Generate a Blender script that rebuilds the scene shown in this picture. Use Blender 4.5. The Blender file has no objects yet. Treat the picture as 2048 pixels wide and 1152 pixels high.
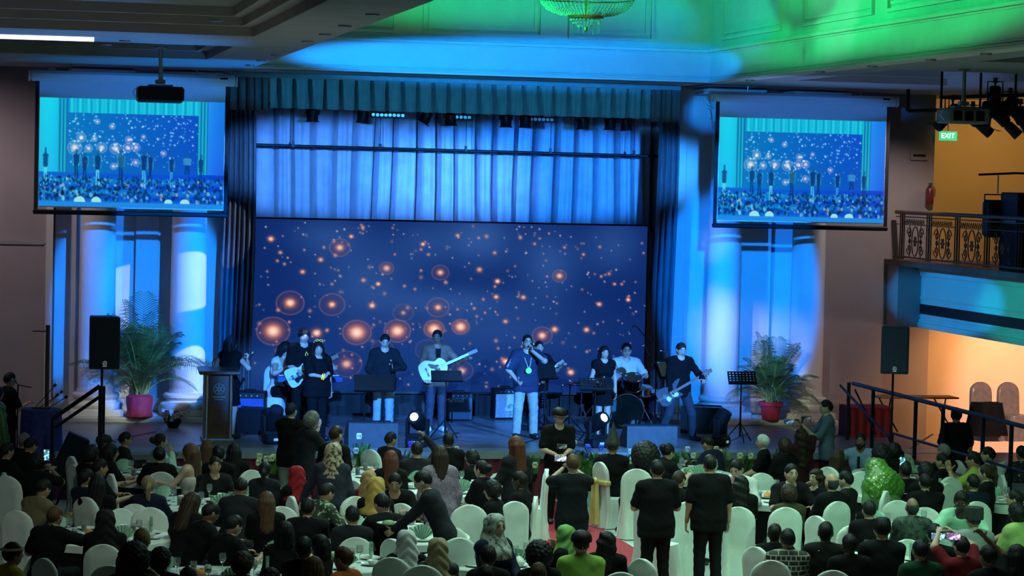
import bpy, math, random
import numpy as np
from mathutils import Vector, Matrix, Euler
random.seed(7); RNG = np.random.default_rng(7)
SC = bpy.context.scene
COL = SC.collection

# ------------------------------------------------------------------ camera
F = 5115.0; CX, CY = 1024.0, 576.0; CZ = 5.15          # focal length and centre in pixels of the 2048x1152 frame
vy = np.array([-20 - CX, 330 - CY, F]); vy /= np.linalg.norm(vy)          # vanishing point of the hall's length
vx = np.array([26000 - CX, 950 - CY, F]); vx -= vx.dot(vy) * vy; vx /= np.linalg.norm(vx)
vz = np.cross(vx, vy)
CM = np.stack([vx, vy, vz], 1); CC = np.array([0, 0, CZ])
def proj(p):
    c = CM @ (np.array(p, float) - CC); return CX + F * c[0] / c[2], CY + F * c[1] / c[2], F / c[2]
def ray(x, y): return CM.T @ np.array([(x - CX) / F, (y - CY) / F, 1.0])
def atX(x, y, X): d = ray(x, y); return CC + d * (X / d[0])
def atY(x, y, Y): d = ray(x, y); return CC + d * (Y / d[1])
def atZ(x, y, Z): d = ray(x, y); return CC + d * ((Z - CZ) / d[2])
cam = bpy.data.cameras.new('camera'); cam.sensor_width = 36; cam.lens = F / 2048 * 36
cam.clip_start = .5; cam.clip_end = 200
camo = bpy.data.objects.new('camera', cam); COL.objects.link(camo)
R = Matrix((tuple(CM[0]), tuple(-CM[1]), tuple(-CM[2]))).transposed()
camo.matrix_world = Matrix.Translation((0, 0, CZ)) @ R.to_4x4()
SC.camera = camo

# ------------------------------------------------------------------ world, lamps, exposure
w = bpy.data.worlds.new('world'); SC.world = w; w.use_nodes = True
w.node_tree.nodes['Background'].inputs[0].default_value = (.85, .9, 1, 1)
w.node_tree.nodes['Background'].inputs[1].default_value = .022
SC.view_settings.view_transform = 'Standard'; SC.view_settings.look = 'None'
SC.view_settings.gamma = 1; SC.view_settings.use_curve_mapping = False
SC.view_settings.exposure = 0.0
SC.cycles.use_denoising = True
SC.cycles.max_bounces = 5; SC.cycles.diffuse_bounces = 2; SC.cycles.glossy_bounces = 2
SC.cycles.transmission_bounces = 4; SC.cycles.transparent_max_bounces = 8
SC.cycles.sample_clamp_indirect = 3
def spot(name, loc, to, col, watts, deg, blend=.5, r=.08, ratio=1.0):
    l = bpy.data.lights.new(name, 'SPOT'); l.energy = watts; l.color = col
    l.spot_size = math.radians(deg); l.spot_blend = blend; l.shadow_soft_size = r
    o = bpy.data.objects.new(name, l); COL.objects.link(o); o.location = loc
    o.rotation_euler = (Vector(to) - Vector(loc)).to_track_quat('-Z', 'Y').to_euler()
    o.scale = (1, ratio, 1)
    return o
def area(name, loc, to, col, watts, sx, sy):
    l = bpy.data.lights.new(name, 'AREA'); l.energy = watts; l.color = col; l.shape = 'RECTANGLE'; l.size = sx; l.size_y = sy; l.spread = math.radians(105)
    o = bpy.data.objects.new(name, l); COL.objects.link(o); o.location = loc
    o.rotation_euler = (Vector(to) - Vector(loc)).to_track_quat('-Z', 'Y').to_euler(); return o
BLUE = (.0, .17, 1.0); GREEN = (.0, 1.0, .24)
# blue wash on the columns from the side lighting bars
spot('columns_left', (12.0, 36, 6.2), (2.85, 45.5, 2.9), BLUE, 12000, 10.5, .3, ratio=1.7)
spot('columns_left_b', (5.5, 34, 6.3), (2.66, 45.6, 2.75), (.0, .20, 1.0), 11500, 15, .18, ratio=1.4)
spot('columns_right', (4.6, 36, 6.2), (13.45, 45.5, 3.2), BLUE, 13000, 10.5, .3, ratio=1.7)
spot('columns_right_b', (10.9, 34, 6.3), (13.62, 45.6, 3.0), (.0, .20, 1.0), 11000, 15, .18, ratio=1.5)
# pale shaped beams, thrown from unseen spots in front of the stage
spot('beam_left', (11, 35.6, 6.0), (2.75, 45.7, 2.95), (.60, .68, .85), 6000, 6.6, .06, .02, .72)
spot('beam_left_b', (11.2, 35.6, 6.0), (3.95, 45.7, 3.95), (.50, .62, .9), 7000, 2.9, .08, .02, 1.9)
spot('beam_left_c', (9.5, 35.6, 6.0), (3.5, 44.9, 1.55), (.70, .74, .85), 6000, 4.6, .06, .02)
spot('beam_left_d', (6.0, 35.6, 6.0), (2.4, 45.0, 1.0), (.70, .74, .8), 1500, 12, .6, .02, .4)
spot('beam_right', (6.0, 35.6, 6.0), (13.45, 45.6, 2.35), (.62, .66, .8), 2600, 7.5, .9)
spot('beam_right_c', (6.0, 35.6, 6.0), (13.3, 45.6, 4.0), (.5, .58, .8), 1500, 5, .9)
spot('beam_palm_left', (9.0, 35.6, 6.0), (2.6, 44.5, 1.75), (.85, 1.0, .62), 2100, 6.5, .5, .02, 1.5)
spot('beam_palm_right', (7.5, 35.6, 6.0), (14.0, 44.5, 1.5), (.85, 1.0, .66), 1800, 6, .6, .02, 1.2)
spot('beam_right_b', (7.5, 35.6, 6.0), (14.2, 45.6, 1.7), (.66, .66, .7), 2600, 12, .8)
spot('capital_fill', (9.6, 36, 5.4), (12.75, 45, 6.35), (.0, .2, 1.0), 3600, 5.5, .6, ratio=.8)  # added blue spot to brighten the column capital
# curtain and valance wash
spot('curtain_a', (5.0, 37.0, 5.9), (6.4, 47.4, 5.2), (.07, .31, 1.0), 9000, 44, .7, ratio=.26)
spot('curtain_b', (11.5, 37.0, 5.9), (10.2, 47.4, 5.2), (.02, .26, 1.0), 10500, 44, .7, ratio=.26)
spot('curtain_pale', (8.2, 36.0, 5.9), (8.6, 47.4, 4.9), (.22, .42, 1.0), 2600, 20, .9, ratio=.5)
spot('valance_wash', (8.2, 35.0, 6.5), (8.2, 44.2, 6.52), (.03, .42, .95), 1500, 62, .5, ratio=.085)
# front light on the performers
spot('front_a', (3.2, 22, 6.6), (6.3, 42.5, 1.5), (.05, .28, 1.0), 54000, 15, .5, ratio=.62)
spot('front_b', (13.0, 22, 6.6), (9.8, 42.5, 1.5), (.06, .30, 1.0), 58000, 15, .5, ratio=.62)
# unseen spots placed inside the recess for its green and blue light
spot('fascia_blue', (6.4, 37.2, 7.0), (8.6, 43, 7.14), (.0, .26, 1.0), 3600, 76, .3, ratio=.085)
spot('frieze_green', (5.0, 33, 7.5), (8.0, 43, 9.0), GREEN, 3000, 60, .5, ratio=.24)
spot('frieze_blue', (11.9, 38.0, 7.5), (9.9, 43, 8.0), (.0, .30, 1.0), 420, 50, .5, ratio=.35)
spot('right_green', (6.3, 36.5, 7.5), (12.24, 37.5, 7.8), GREEN, 1150, 100, .5, ratio=.14)
spot('right_green_b', (6.3, 31.0, 7.5), (12.24, 32.5, 7.8), GREEN, 1250, 100, .5, ratio=.14)
spot('right_cyan', (8.0, 39.6, 7.5), (12.24, 41.2, 7.9), (.0, .5, .8), 240, 60, .7, ratio=.35)
spot('right_white', (8.4, 33, 7.5), (12.24, 36.2, 7.75), (.5, .7, 1), 170, 22, .7, ratio=.9)
spot('soffit_left', (8.3, 39.3, .9), (3.5, 41.4, 6.87), (.0, .26, 1.0), 3600, 30, .9)  # unseen floor spot, added to tint the low ceiling blue
spot('soffit_left_b', (6.5, 38.9, .9), (1.0, 34.2, 6.87), (.02, .28, 1.0), 3400, 30, .9)  # second added floor spot, for the beam between the coffers
spot('screen_top_left', (5.0, 34, 6.3), (2.3, 43.5, 6.5), (.02, .24, 1.0), 1500, 22, .5, ratio=.14)  # flat beam added for the cloth above the left picture
spot('screen_top_right', (11.2, 34, 6.3), (14.1, 43.5, 6.5), (.02, .22, 1.0), 1500, 22, .5, ratio=.14)  # the same beam added for the right screen
spot('soffit_right', (10.6, 39.4, .9), (14.2, 40.4, 6.87), (.25, .42, 1.0), 900, 44, .8)  # unseen floor spot added for the right low ceiling
# unseen fill lamps added over the tables
area('recess_bounce_fill', (8.2, 31.5, 6.8), (8.2, 31.5, 0), (.60, 1.0, .78), 520, 7, 12)  # stands in for light bounced down from the recess
spot('table_fill_left', (2.0, 25, 6.7), (2.3, 32.5, .9), (.85, 1.0, .85), 520, 62, .9)
spot('table_fill_right', (13.5, 24, 6.7), (12.0, 31, .9), (.36, 1.0, .55), 1250, 62, .9)
spot('table_fill_ice', (8.2, 40.5, 6.7), (6.9, 34.0, .9), (.5, .85, 1.0), 1700, 62, .8)
spot('wall_left_fill', (-1.2, 42.6, 6.8), (-.2, 45.5, 2.4), (1.0, .82, .90), 260, 110, .9)  # added fill to lift the left wall, not a fixture
spot('wall_right_fill', (16.3, 42.6, 6.8), (16.2, 45.3, 3.0), (1.0, .84, .80), 240, 80, .9)  # matching fill added for the right wall
spot('soffit_warm', (1.0, 30, 1.2), (.5, 31, 6.87), (1.0, .88, .70), 120, 110, .9)  # added upward spot, stands in for bounce off the floor
spot('under_balcony_orange', (18.4, 43.5, 2.48), (18.4, 45.3, 1.5), (1.0, .48, .16), 230, 115, .8)
spot('under_balcony_pink', (19.8, 39.8, 2.48), (20.6, 45.3, 1.3), (1.0, .55, .48), 1500, 62, .35)
spot('under_balcony_front', (17.7, 39.0, 2.48), (16.8, 42.2, 1.2), (1.0, .62, .5), 120, 90, .8)  # added to brighten the film-wrapped chairs
spot('upper_corridor', (18.9, 44.4, 6.6), (18.9, 47.0, 4.8), (1.0, .58, .14), 150, 130, .9)
spot('balcony_front_blue', (10, 42.2, 5.0), (16.87, 43.0, 3.12), (.0, .34, 1.0), 1700, 40, .4, ratio=.27)
spot('balcony_front_green', (10, 39.4, 5.0), (16.87, 39.8, 3.12), (.0, .8, .75), 900, 40, .6, ratio=.27)

# ------------------------------------------------------------------ materials
MATS = {}
def mat(name, col, rough=.6, metal=0., emit=None, estr=0., var=.12, scale=8., bump=0., bscale=40., alpha=1., spec=.5, trans=0., sheen=0.):
    if name in MATS: return MATS[name]
    m = bpy.data.materials.new(name); m.use_nodes = True; nt = m.node_tree; b = nt.nodes['Principled BSDF']
    b.inputs['Roughness'].default_value = rough; b.inputs['Metallic'].default_value = metal
    b.inputs['Specular IOR Level'].default_value = spec
    tc = nt.nodes.new('ShaderNodeTexCoord')
    if var > 0:
        n = nt.nodes.new('ShaderNodeTexNoise'); n.inputs['Scale'].default_value = scale; n.inputs['Detail'].default_value = 3
        nt.links.new(tc.outputs['Object'], n.inputs['Vector'])
        rmp = nt.nodes.new('ShaderNodeValToRGB'); e = rmp.color_ramp.elements
        e[0].position = .3; e[1].position = .7
        e[0].color = tuple(c * (1 - var) for c in col[:3]) + (1,); e[1].color = tuple(min(1, c * (1 + var)) for c in col[:3]) + (1,)
        nt.links.new(n.outputs['Fac'], rmp.inputs[0]); nt.links.new(rmp.outputs[0], b.inputs['Base Color'])
    else: b.inputs['Base Color'].default_value = tuple(col[:3]) + (1,)
    if bump > 0:
        n2 = nt.nodes.new('ShaderNodeTexNoise'); n2.inputs['Scale'].default_value = bscale
        bp = nt.nodes.new('ShaderNodeBump'); bp.inputs['Strength'].default_value = bump; bp.inputs['Distance'].default_value = .02
        nt.links.new(tc.outputs['Object'], n2.inputs['Vector']); nt.links.new(n2.outputs['Fac'], bp.inputs['Height']); nt.links.new(bp.outputs[0], b.inputs['Normal'])
    if emit is not None:
        b.inputs['Emission Color'].default_value = tuple(emit) + (1,); b.inputs['Emission Strength'].default_value = estr
    if trans: b.inputs['Transmission Weight'].default_value = trans
    if alpha < 1: b.inputs['Alpha'].default_value = alpha
    if sheen: b.inputs['Sheen Weight'].default_value = sheen
    m['c'] = list(col[:3]); MATS[name] = m
    return m
def vcol_emit(name, strength=1.0):
    m = bpy.data.materials.new(name); m.use_nodes = True; nt = m.node_tree; b = nt.nodes['Principled BSDF']
    a = nt.nodes.new('ShaderNodeVertexColor'); a.layer_name = 'picture'
    nt.links.new(a.outputs[0], b.inputs['Emission Color']); b.inputs['Emission Strength'].default_value = strength
    b.inputs['Base Color'].default_value = (.01, .01, .01, 1); b.inputs['Roughness'].default_value = .8; b.inputs['Specular IOR Level'].default_value = .08
    MATS[name] = m; return m
def two_tone(name, c0, c1, kind, scale, thr=.5, rough=.7, metal=0., c1metal=0.):
    """flat printed pattern in two colours"""
    m = bpy.data.materials.new(name); m.use_nodes = True; nt = m.node_tree; b = nt.nodes['Principled BSDF']; b.inputs['Roughness'].default_value = rough
    tc = nt.nodes.new('ShaderNodeTexCoord'); mp = nt.nodes.new('ShaderNodeMix'); mp.data_type = 'RGBA'
    mp.inputs['A'].default_value = tuple(c0) + (1,); mp.inputs['B'].default_value = tuple(c1) + (1,)
    gt = nt.nodes.new('ShaderNodeMath'); gt.operation = 'LESS_THAN' if kind in ('dots', 'sequin') else 'GREATER_THAN'; gt.inputs[1].default_value = thr
    if kind in ('dots', 'sequin'):
        t = nt.nodes.new('ShaderNodeTexVoronoi'); t.inputs['Scale'].default_value = scale; out = t.outputs['Distance']
        if kind == 'dots': t.inputs['Randomness'].default_value = .25
        nt.links.new(tc.outputs['Object'], t.inputs['Vector'])
    elif kind == 'maze':
        t = nt.nodes.new('ShaderNodeTexBrick'); t.inputs['Scale'].default_value = scale; t.inputs['Mortar Size'].default_value = .035
        t.inputs['Brick Width'].default_value = .62; t.inputs['Row Height'].default_value = .31; t.offset = .5; t.squash = .5; t.squash_frequency = 2
        mp2 = nt.nodes.new('ShaderNodeMapping'); mp2.inputs['Rotation'].default_value = (math.radians(90), 0, 0)
        nt.links.new(tc.outputs['Object'], mp2.inputs[0]); nt.links.new(mp2.outputs[0], t.inputs['Vector']); out = t.outputs['Fac']
    else:
        t = nt.nodes.new('ShaderNodeTexNoise'); t.inputs['Scale'].default_value = scale; t.inputs['Detail'].default_value = 4; out = t.outputs['Fac']
        nt.links.new(tc.outputs['Object'], t.inputs['Vector'])
    nt.links.new(out, gt.inputs[0]); nt.links.new(gt.outputs[0], mp.inputs['Factor']); nt.links.new(mp.outputs['Result'], b.inputs['Base Color'])
    if c1metal:
        mu = nt.nodes.new('ShaderNodeMath'); mu.operation = 'MULTIPLY'; mu.inputs[1].default_value = c1metal
        nt.links.new(gt.outputs[0], mu.inputs[0]); nt.links.new(mu.outputs[0], b.inputs['Metallic'])
        b.inputs['Roughness'].default_value = .3
    MATS[name] = m; return m
M = MATS
mat('cream_paint', (.62, .60, .56), .7, var=.05, scale=2)
mat('wall_paint', (.34, .29, .29), .8, var=.06, scale=1.5, bump=.05)
mat('warm_wall', (.55, .42, .30), .8, var=.05, scale=1.5)
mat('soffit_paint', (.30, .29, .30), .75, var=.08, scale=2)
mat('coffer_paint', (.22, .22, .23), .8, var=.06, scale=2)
mat('floor_marble', (.46, .52, .47), .28, var=.12, scale=3)
mat('deck_wood', (.16, .17, .19), .32, var=.35, scale=2.5)
mat('deck_edge', (.24, .30, .36), .35, var=.15, scale=5)
mat('red_carpet', (.30, .012, .02), .9, var=.2, scale=30, bump=.2, bscale=200)
mat('maroon_cloth', (.17, .012, .035), .8, var=.2, scale=6, sheen=.2)
mat('black_metal', (.010, .010, .012), .45, .3, var=.1, spec=.3)
mat('black_plastic', (.010, .010, .012), .5, var=.15, spec=.2)
mat('black_fabric', (.012, .012, .014), .85, var=.2, bump=.1)
mat('chrome', (.75, .77, .8), .18, 1., var=.05)
mat('steel', (.35, .36, .38), .35, 1., var=.1)
mat('white_paint', (.7, .7, .7), .5, var=.04)
mat('screen_cloth', (.75, .76, .78), .8, var=.02)
mat('curtain_cloth', (.42, .46, .58), .8, var=.12, scale=4, sheen=.3)
mat('curtain_dark', (.10, .11, .13), .85, var=.15, scale=4)
mat('valance_cloth', (.12, .27, .29), .75, var=.12, scale=5, sheen=.3)
mat('satin', (.62, .68, .64), .55, var=.07, scale=5, sheen=.3, bump=.06, bscale=12)
mat('satin_gold', (.60, .50, .16), .55, var=.15, scale=8)
mat('wood_dark', (.09, .045, .03), .45, var=.3, scale=5)
mat('wood_mid', (.22, .12, .07), .45, var=.25, scale=5)
mat('leaf', (.035, .10, .025), .5, var=.4, scale=6)
mat('leaf_pale', (.10, .24, .05), .5, var=.4, scale=6)
mat('leaf_stem', (.22, .26, .08), .5, var=.3, scale=6)
mat('pot_cloth', (.28, .015, .06), .7, var=.25, scale=9, bump=.15, bscale=14)
mat('soil', (.03, .02, .015), .95, var=.3, scale=30)
mat('crystal', (.30, .36, .34), .15, .0, var=.1, spec=1.0)
mat('brass', (.45, .32, .14), .35, 1., var=.15)
mat('iron_bronze', (.10, .065, .04), .45, .8, var=.2)
mat('rail_wood', (.10, .055, .035), .4, var=.25)
mat('black_cloth', (.008, .008, .009), .9, var=.2, scale=10, spec=.1)
mat('white_cloth', (.60, .66, .62), .75, var=.08, scale=10)
mat('china', (.72, .74, .72), .2, var=.02)
mat('glass', (.85, .9, .9), .05, var=0, trans=.9)
mat('food_orange', (.6, .22, .04), .6, var=.4, scale=40)
mat('food_green', (.16, .30, .10), .6, var=.5, scale=40)
mat('drink_dark', (.08, .03, .02), .15, var=.1)
mat('drink_amber', (.45, .18, .03), .15, var=.1)
mat('napkin', (.40, .62, .50), .8, var=.06)
# ------------------------------------------------------------------ mesh helpers
def v3(p): return np.array(p, float)
def frame(d):
    d = v3(d); d = d / (np.linalg.norm(d) + 1e-12)
    a = np.array([0, 0, 1.]) if abs(d[2]) < .9 else np.array([1., 0, 0])
    x = np.cross(a, d); x /= np.linalg.norm(x); return x, np.cross(d, x), d
def rz(a): c, s = math.cos(a), math.sin(a); return np.array([[c, -s, 0], [s, c, 0], [0, 0, 1.]])
def rx(a): c, s = math.cos(a), math.sin(a); return np.array([[1, 0, 0], [0, c, -s], [0, s, c]])
def ry(a): c, s = math.cos(a), math.sin(a); return np.array([[c, 0, s], [0, 1, 0], [-s, 0, c]])
class MB:
    """collects faces and links them as ONE mesh object"""
    def __init__(s): s.v = []; s.f = []; s.m = []; s.n = 0
    def add(s, vs, fs, mi=0):
        vs = np.asarray(vs, float); o = s.n; s.v.append(vs); s.n += len(vs)
        s.f += [tuple(i + o for i in f) for f in fs]; s.m += [mi] * len(fs); return s
    def box(s, c, d, rot=None, mi=0, bev=0.):
        x, y, z = np.array(d, float) / 2
        if bev > 0:
            b = min(bev, x * .9, y * .9, z * .9)
            # chamfered box: 24 vertices
            P = []
            for sx in (-1, 1):
                for sy in (-1, 1):
                    for sz in (-1, 1):
                        P += [(sx * x, sy * (y - b), sz * (z - b)), (sx * (x - b), sy * y, sz * (z - b)), (sx * (x - b), sy * (y - b), sz * z)]
            P = np.array(P)
            idx = lambda sx, sy, sz, k: (((sx > 0) * 2 + (sy > 0)) * 2 + (sz > 0)) * 3 + k
            fs = []
            for sg in (-1, 1):
                q = [idx(sg, a, b2, 0) for a, b2 in ((-1, -1), (1, -1), (1, 1), (-1, 1))]; fs.append(q if sg > 0 else q[::-1])
                q = [idx(a, sg, b2, 1) for a, b2 in ((-1, -1), (-1, 1), (1, 1), (1, -1))]; fs.append(q if sg > 0 else q[::-1])
                q = [idx(a, b2, sg, 2) for a, b2 in ((-1, -1), (1, -1), (1, 1), (-1, 1))]; fs.append(q if sg > 0 else q[::-1])
            for a in (-1, 1):
                for c2 in (-1, 1):
                    fs.append([idx(a, c2, -1, 0), idx(a, c2, 1, 0), idx(a, c2, 1, 1), idx(a, c2, -1, 1)][::a * c2])
                    fs.append([idx(a, -1, c2, 0), idx(a, -1, c2, 2), idx(a, 1, c2, 2), idx(a, 1, c2, 0)][::a * c2])
                    fs.append([idx(-1, a, c2, 1), idx(1, a, c2, 1), idx(1, a, c2, 2), idx(-1, a, c2, 2)][::a * c2])
                    for d2 in (-1, 1):
                        fs.append([idx(a, c2, d2, 0), idx(a, c2, d2, 1), idx(a, c2, d2, 2)][::a * c2 * d2])
            vs = P
        else:
            vs = np.array([(sx * x, sy * y, sz * z) for sx in (-1, 1) for sy in (-1, 1) for sz in (-1, 1)])
            fs = [(0, 1, 3, 2), (4, 6, 7, 5), (0, 4, 5, 1), (2, 3, 7, 6), (0, 2, 6, 4), (1, 5, 7, 3)]
        if rot is not None: vs = vs @ np.asarray(rot).T
        return s.add(vs + v3(c), fs, mi)
    def span(s, lo, hi, mi=0, bev=0.): lo, hi = v3(lo), v3(hi); return s.box((lo + hi) / 2, hi - lo, None, mi, bev)
    def cyl(s, a, b, r0, r1=None, n=12, mi=0, caps=True, sx=1.):
        r1 = r0 if r1 is None else r1; a, b = v3(a), v3(b); x, y, d = frame(b - a)
        t = np.arange(n) * 2 * math.pi / n; ring = np.cos(t)[:, None] * x * sx + np.sin(t)[:, None] * y
        fs = [(i, (i + 1) % n, n + (i + 1) % n, n + i) for i in range(n)]
        if caps: fs += [tuple(range(n))[::-1], tuple(range(n, 2 * n))]
        return s.add(np.vstack([a + ring * r0, b + ring * r1]), fs, mi)
    def tube(s, path, r, n=8, mi=0, closed=False):
        path = [v3(p) for p in path]; k = len(path); r = [r] * k if np.isscalar(r) else r; vs = []; ref = None
        t = np.arange(n) * 2 * math.pi / n
        for i, p in enumerate(path):
            d = path[(i + 1) % k if closed else min(i + 1, k - 1)] - path[(i - 1) if closed else max(i - 1, 0)]
            d = d / (np.linalg.norm(d) + 1e-9)
            if ref is None: x, y, _ = frame(d)
            else:
                x = ref - ref.dot(d) * d; x /= np.linalg.norm(x) + 1e-9; y = np.cross(d, x)
            ref = x; vs.append(p + r[i] * (np.cos(t)[:, None] * x + np.sin(t)[:, None] * y))
        fs = [(i * n + j, i * n + (j + 1) % n, ((i + 1) % k) * n + (j + 1) % n, ((i + 1) % k) * n + j) for i in range(k if closed else k - 1) for j in range(n)]
        if not closed: fs += [tuple(range(n))[::-1], tuple(range((k - 1) * n, k * n))]
        return s.add(np.vstack(vs), fs, mi)
    def lathe(s, prof, c=(0, 0, 0), n=20, mi=0, cap=True, sx=1., sy=1., wob=None):
        k = len(prof); t = np.arange(n) * 2 * math.pi / n; vs = []
        for r, z in prof:
            rr = r if wob is None else r * (1 + wob(t, z))
            vs.append(np.stack([rr * np.cos(t) * sx, rr * np.sin(t) * sy, np.full(n, z)], 1))
        fs = [(i * n + j, i * n + (j + 1) % n, (i + 1) * n + (j + 1) % n, (i + 1) * n + j) for i in range(k - 1) for j in range(n)]
        if cap: fs += [tuple(range(n))[::-1], tuple(range((k - 1) * n, k * n))]
        return s.add(np.vstack(vs) + v3(c), fs, mi)
    def ell(s, c, r, n=12, m=8, rot=None, mi=0):
        r = (r,) * 3 if np.isscalar(r) else r; vs = [(0, 0, -1)]
        for i in range(1, m):
            e = -math.pi / 2 + math.pi * i / m
            vs += [(math.cos(e) * math.cos(2 * math.pi * j / n), math.cos(e) * math.sin(2 * math.pi * j / n), math.sin(e)) for j in range(n)]
        vs.append((0, 0, 1)); vs = np.array(vs) * v3(r)
        if rot is not None: vs = vs @ np.asarray(rot).T
        fs = [(0, 1 + (j + 1) % n, 1 + j) for j in range(n)]
        fs += [(1 + i * n + j, 1 + i * n + (j + 1) % n, 1 + (i + 1) * n + (j + 1) % n, 1 + (i + 1) * n + j) for i in range(m - 2) for j in range(n)]
        l = 1 + (m - 1) * n; o = 1 + (m - 2) * n; fs += [(o + j, o + (j + 1) % n, l) for j in range(n)]
        return s.add(vs + v3(c), fs, mi)
    def prism(s, poly, d0, d1, to3, mi=0):
        """poly in 2D, extruded from d0 to d1; to3(u,v,d)->xyz"""
        n = len(poly); vs = [to3(u, v, d0) for u, v in poly] + [to3(u, v, d1) for u, v in poly]
        fs = [tuple(range(n))[::-1], tuple(range(n, 2 * n))] + [(i, (i + 1) % n, n + (i + 1) % n, n + i) for i in range(n)]
        return s.add(vs, fs, mi)
    def surf(s, G, mi=0, cyc=False):
        """grid of points (a,b,3)"""
        G = np.asarray(G, float); a, b = G.shape[:2]; bb = b if cyc else b - 1
        fs = [(i * b + j, i * b + (j + 1) % b, (i + 1) * b + (j + 1) % b, (i + 1) * b + j) for i in range(a - 1) for j in range(bb)]
        return s.add(G.reshape(-1, 3), fs, mi)
    def xf(s, Rm=None, t=(0, 0, 0), sc=1.):
        for i in range(len(s.v)):
            p = s.v[i] * sc
            if Rm is not None: p = p @ np.asarray(Rm).T
            s.v[i] = p + v3(t)
        return s
    def mesh(s, name, smooth=True, ang=.7):
        me = bpy.data.meshes.new(name); me.from_pydata(np.vstack(s.v).tolist(), [], s.f)
        if any(s.m): me.polygons.foreach_set('material_index', s.m)
        if smooth:
            me.polygons.foreach_set('use_smooth', [True] * len(me.polygons))
            if ang: me.set_sharp_from_angle(angle=ang)
        me.update(); return me
def link(name, me, mats, parent=None, loc=None, rot=None, sc=None):
    o = bpy.data.objects.new(name, me); COL.objects.link(o)
    if mats is not None:
        mats = mats if isinstance(mats, (list, tuple)) else [mats]
        if me is not None:
            while len(me.materials) < len(mats): me.materials.append(None)
            for i, m in enumerate(mats):
                m = M[m] if isinstance(m, str) else m
                if me.materials[i] is None: me.materials[i] = m
                elif me.materials[i] != m: o.material_slots[i].link = 'OBJECT'; o.material_slots[i].material = m
    if parent is not None: o.parent = parent
    if loc is not None: o.location = loc
    if rot is not None: o.rotation_euler = rot
    if sc is not None: o.scale = (sc,) * 3 if np.isscalar(sc) else sc
    return o
def part(name, mb, mats, parent=None, smooth=True, **k): return link(name, mb.mesh(name, smooth), mats, parent, **k)
def tag(o, label=None, cat=None, group=None, kind=None):
    for k, v in (('label', label), ('category', cat), ('group', group), ('kind', kind)):
        if v: o[k] = v
    return o
def thing(name, label, cat, loc=(0, 0, 0), rotz=0., group=None, sc=1.):
    o = bpy.data.objects.new(name, None); COL.objects.link(o); o.location = loc; o.rotation_euler = (0, 0, rotz); o.scale = (sc,) * 3
    return tag(o, label, cat, group)
def struct(name, mb, mats, label=None, smooth=False):
    o = part(name, mb, mats, None, smooth); return tag(o, label, None, None, 'structure')
def copy_tree(o, parent=None):
    c = o.copy(); COL.objects.link(c); c.parent = parent
    for ch in o.children: copy_tree(ch, c)
    return c
def smoothstep(a, b, x): t = np.clip((x - a) / (b - a), 0, 1); return t * t * (3 - 2 * t)

# ------------------------------------------------------------------ surfaces from distance fields (bodies, hair, cloth)
def smin(a, b, k):
    h = np.clip(.5 + .5 * (b - a) / k, 0, 1); return b + (a - b) * h - k * h * (1 - h)
def nets(V, lo, h):
    S = V < 0; nx, ny, nz = V.shape
    cnt = np.zeros((nx - 1, ny - 1, nz - 1), int)
    for dx in (0, 1):
        for dy in (0, 1):
            for dz in (0, 1): cnt += S[dx:nx - 1 + dx, dy:ny - 1 + dy, dz:nz - 1 + dz]
    act = (cnt > 0) & (cnt < 8); ci = np.argwhere(act)
    if len(ci) == 0: return np.zeros((0, 3)), []
    idx = np.full(act.shape, -1); idx[act] = np.arange(len(ci))
    acc = np.zeros((len(ci), 3)); num = np.zeros(len(ci))
    I, J, K = ci.T
    cor = [(a, b, c) for a in (0, 1) for b in (0, 1) for c in (0, 1)]
    for a in cor:
        for ax in range(3):
            if a[ax] == 1: continue
            b = list(a); b[ax] = 1
            va = V[I + a[0], J + a[1], K + a[2]]; vb = V[I + b[0], J + b[1], K + b[2]]
            m = (va < 0) != (vb < 0); t = np.where(m, va / (va - vb + 1e-12), 0)
            p = np.stack([np.full(len(ci), float(q)) for q in a], 1); p[:, ax] += t
            acc += p * m[:, None]; num += m
    pts = lo + (ci + acc / num[:, None]) * h
    quads = []
    for ax in range(3):
        sl = [slice(1, -1)] * 3; sl[ax] = slice(0, -1); s2 = list(sl); s2[ax] = slice(1, None)
        A, B = S[tuple(sl)], S[tuple(s2)]
        for sign in (0, 1):
            e = np.argwhere((A != B) & (A == bool(sign)))
            if not len(e): continue
            off = np.array([1, 1, 1]); off[ax] = 0; e = e + off
            u, w_ = [(1, 2), (2, 0), (0, 1)][ax]
            q = []
            for du, dw in ((0, 0), (1, 0), (1, 1), (0, 1)):
                c = e.copy(); c[:, u] -= du; c[:, w_] -= dw; q.append(idx[c[:, 0], c[:, 1], c[:, 2]])
            q = np.stack(q, 1); quads.append(q if sign else q[:, ::-1])
    return pts, np.vstack(quads)
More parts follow.
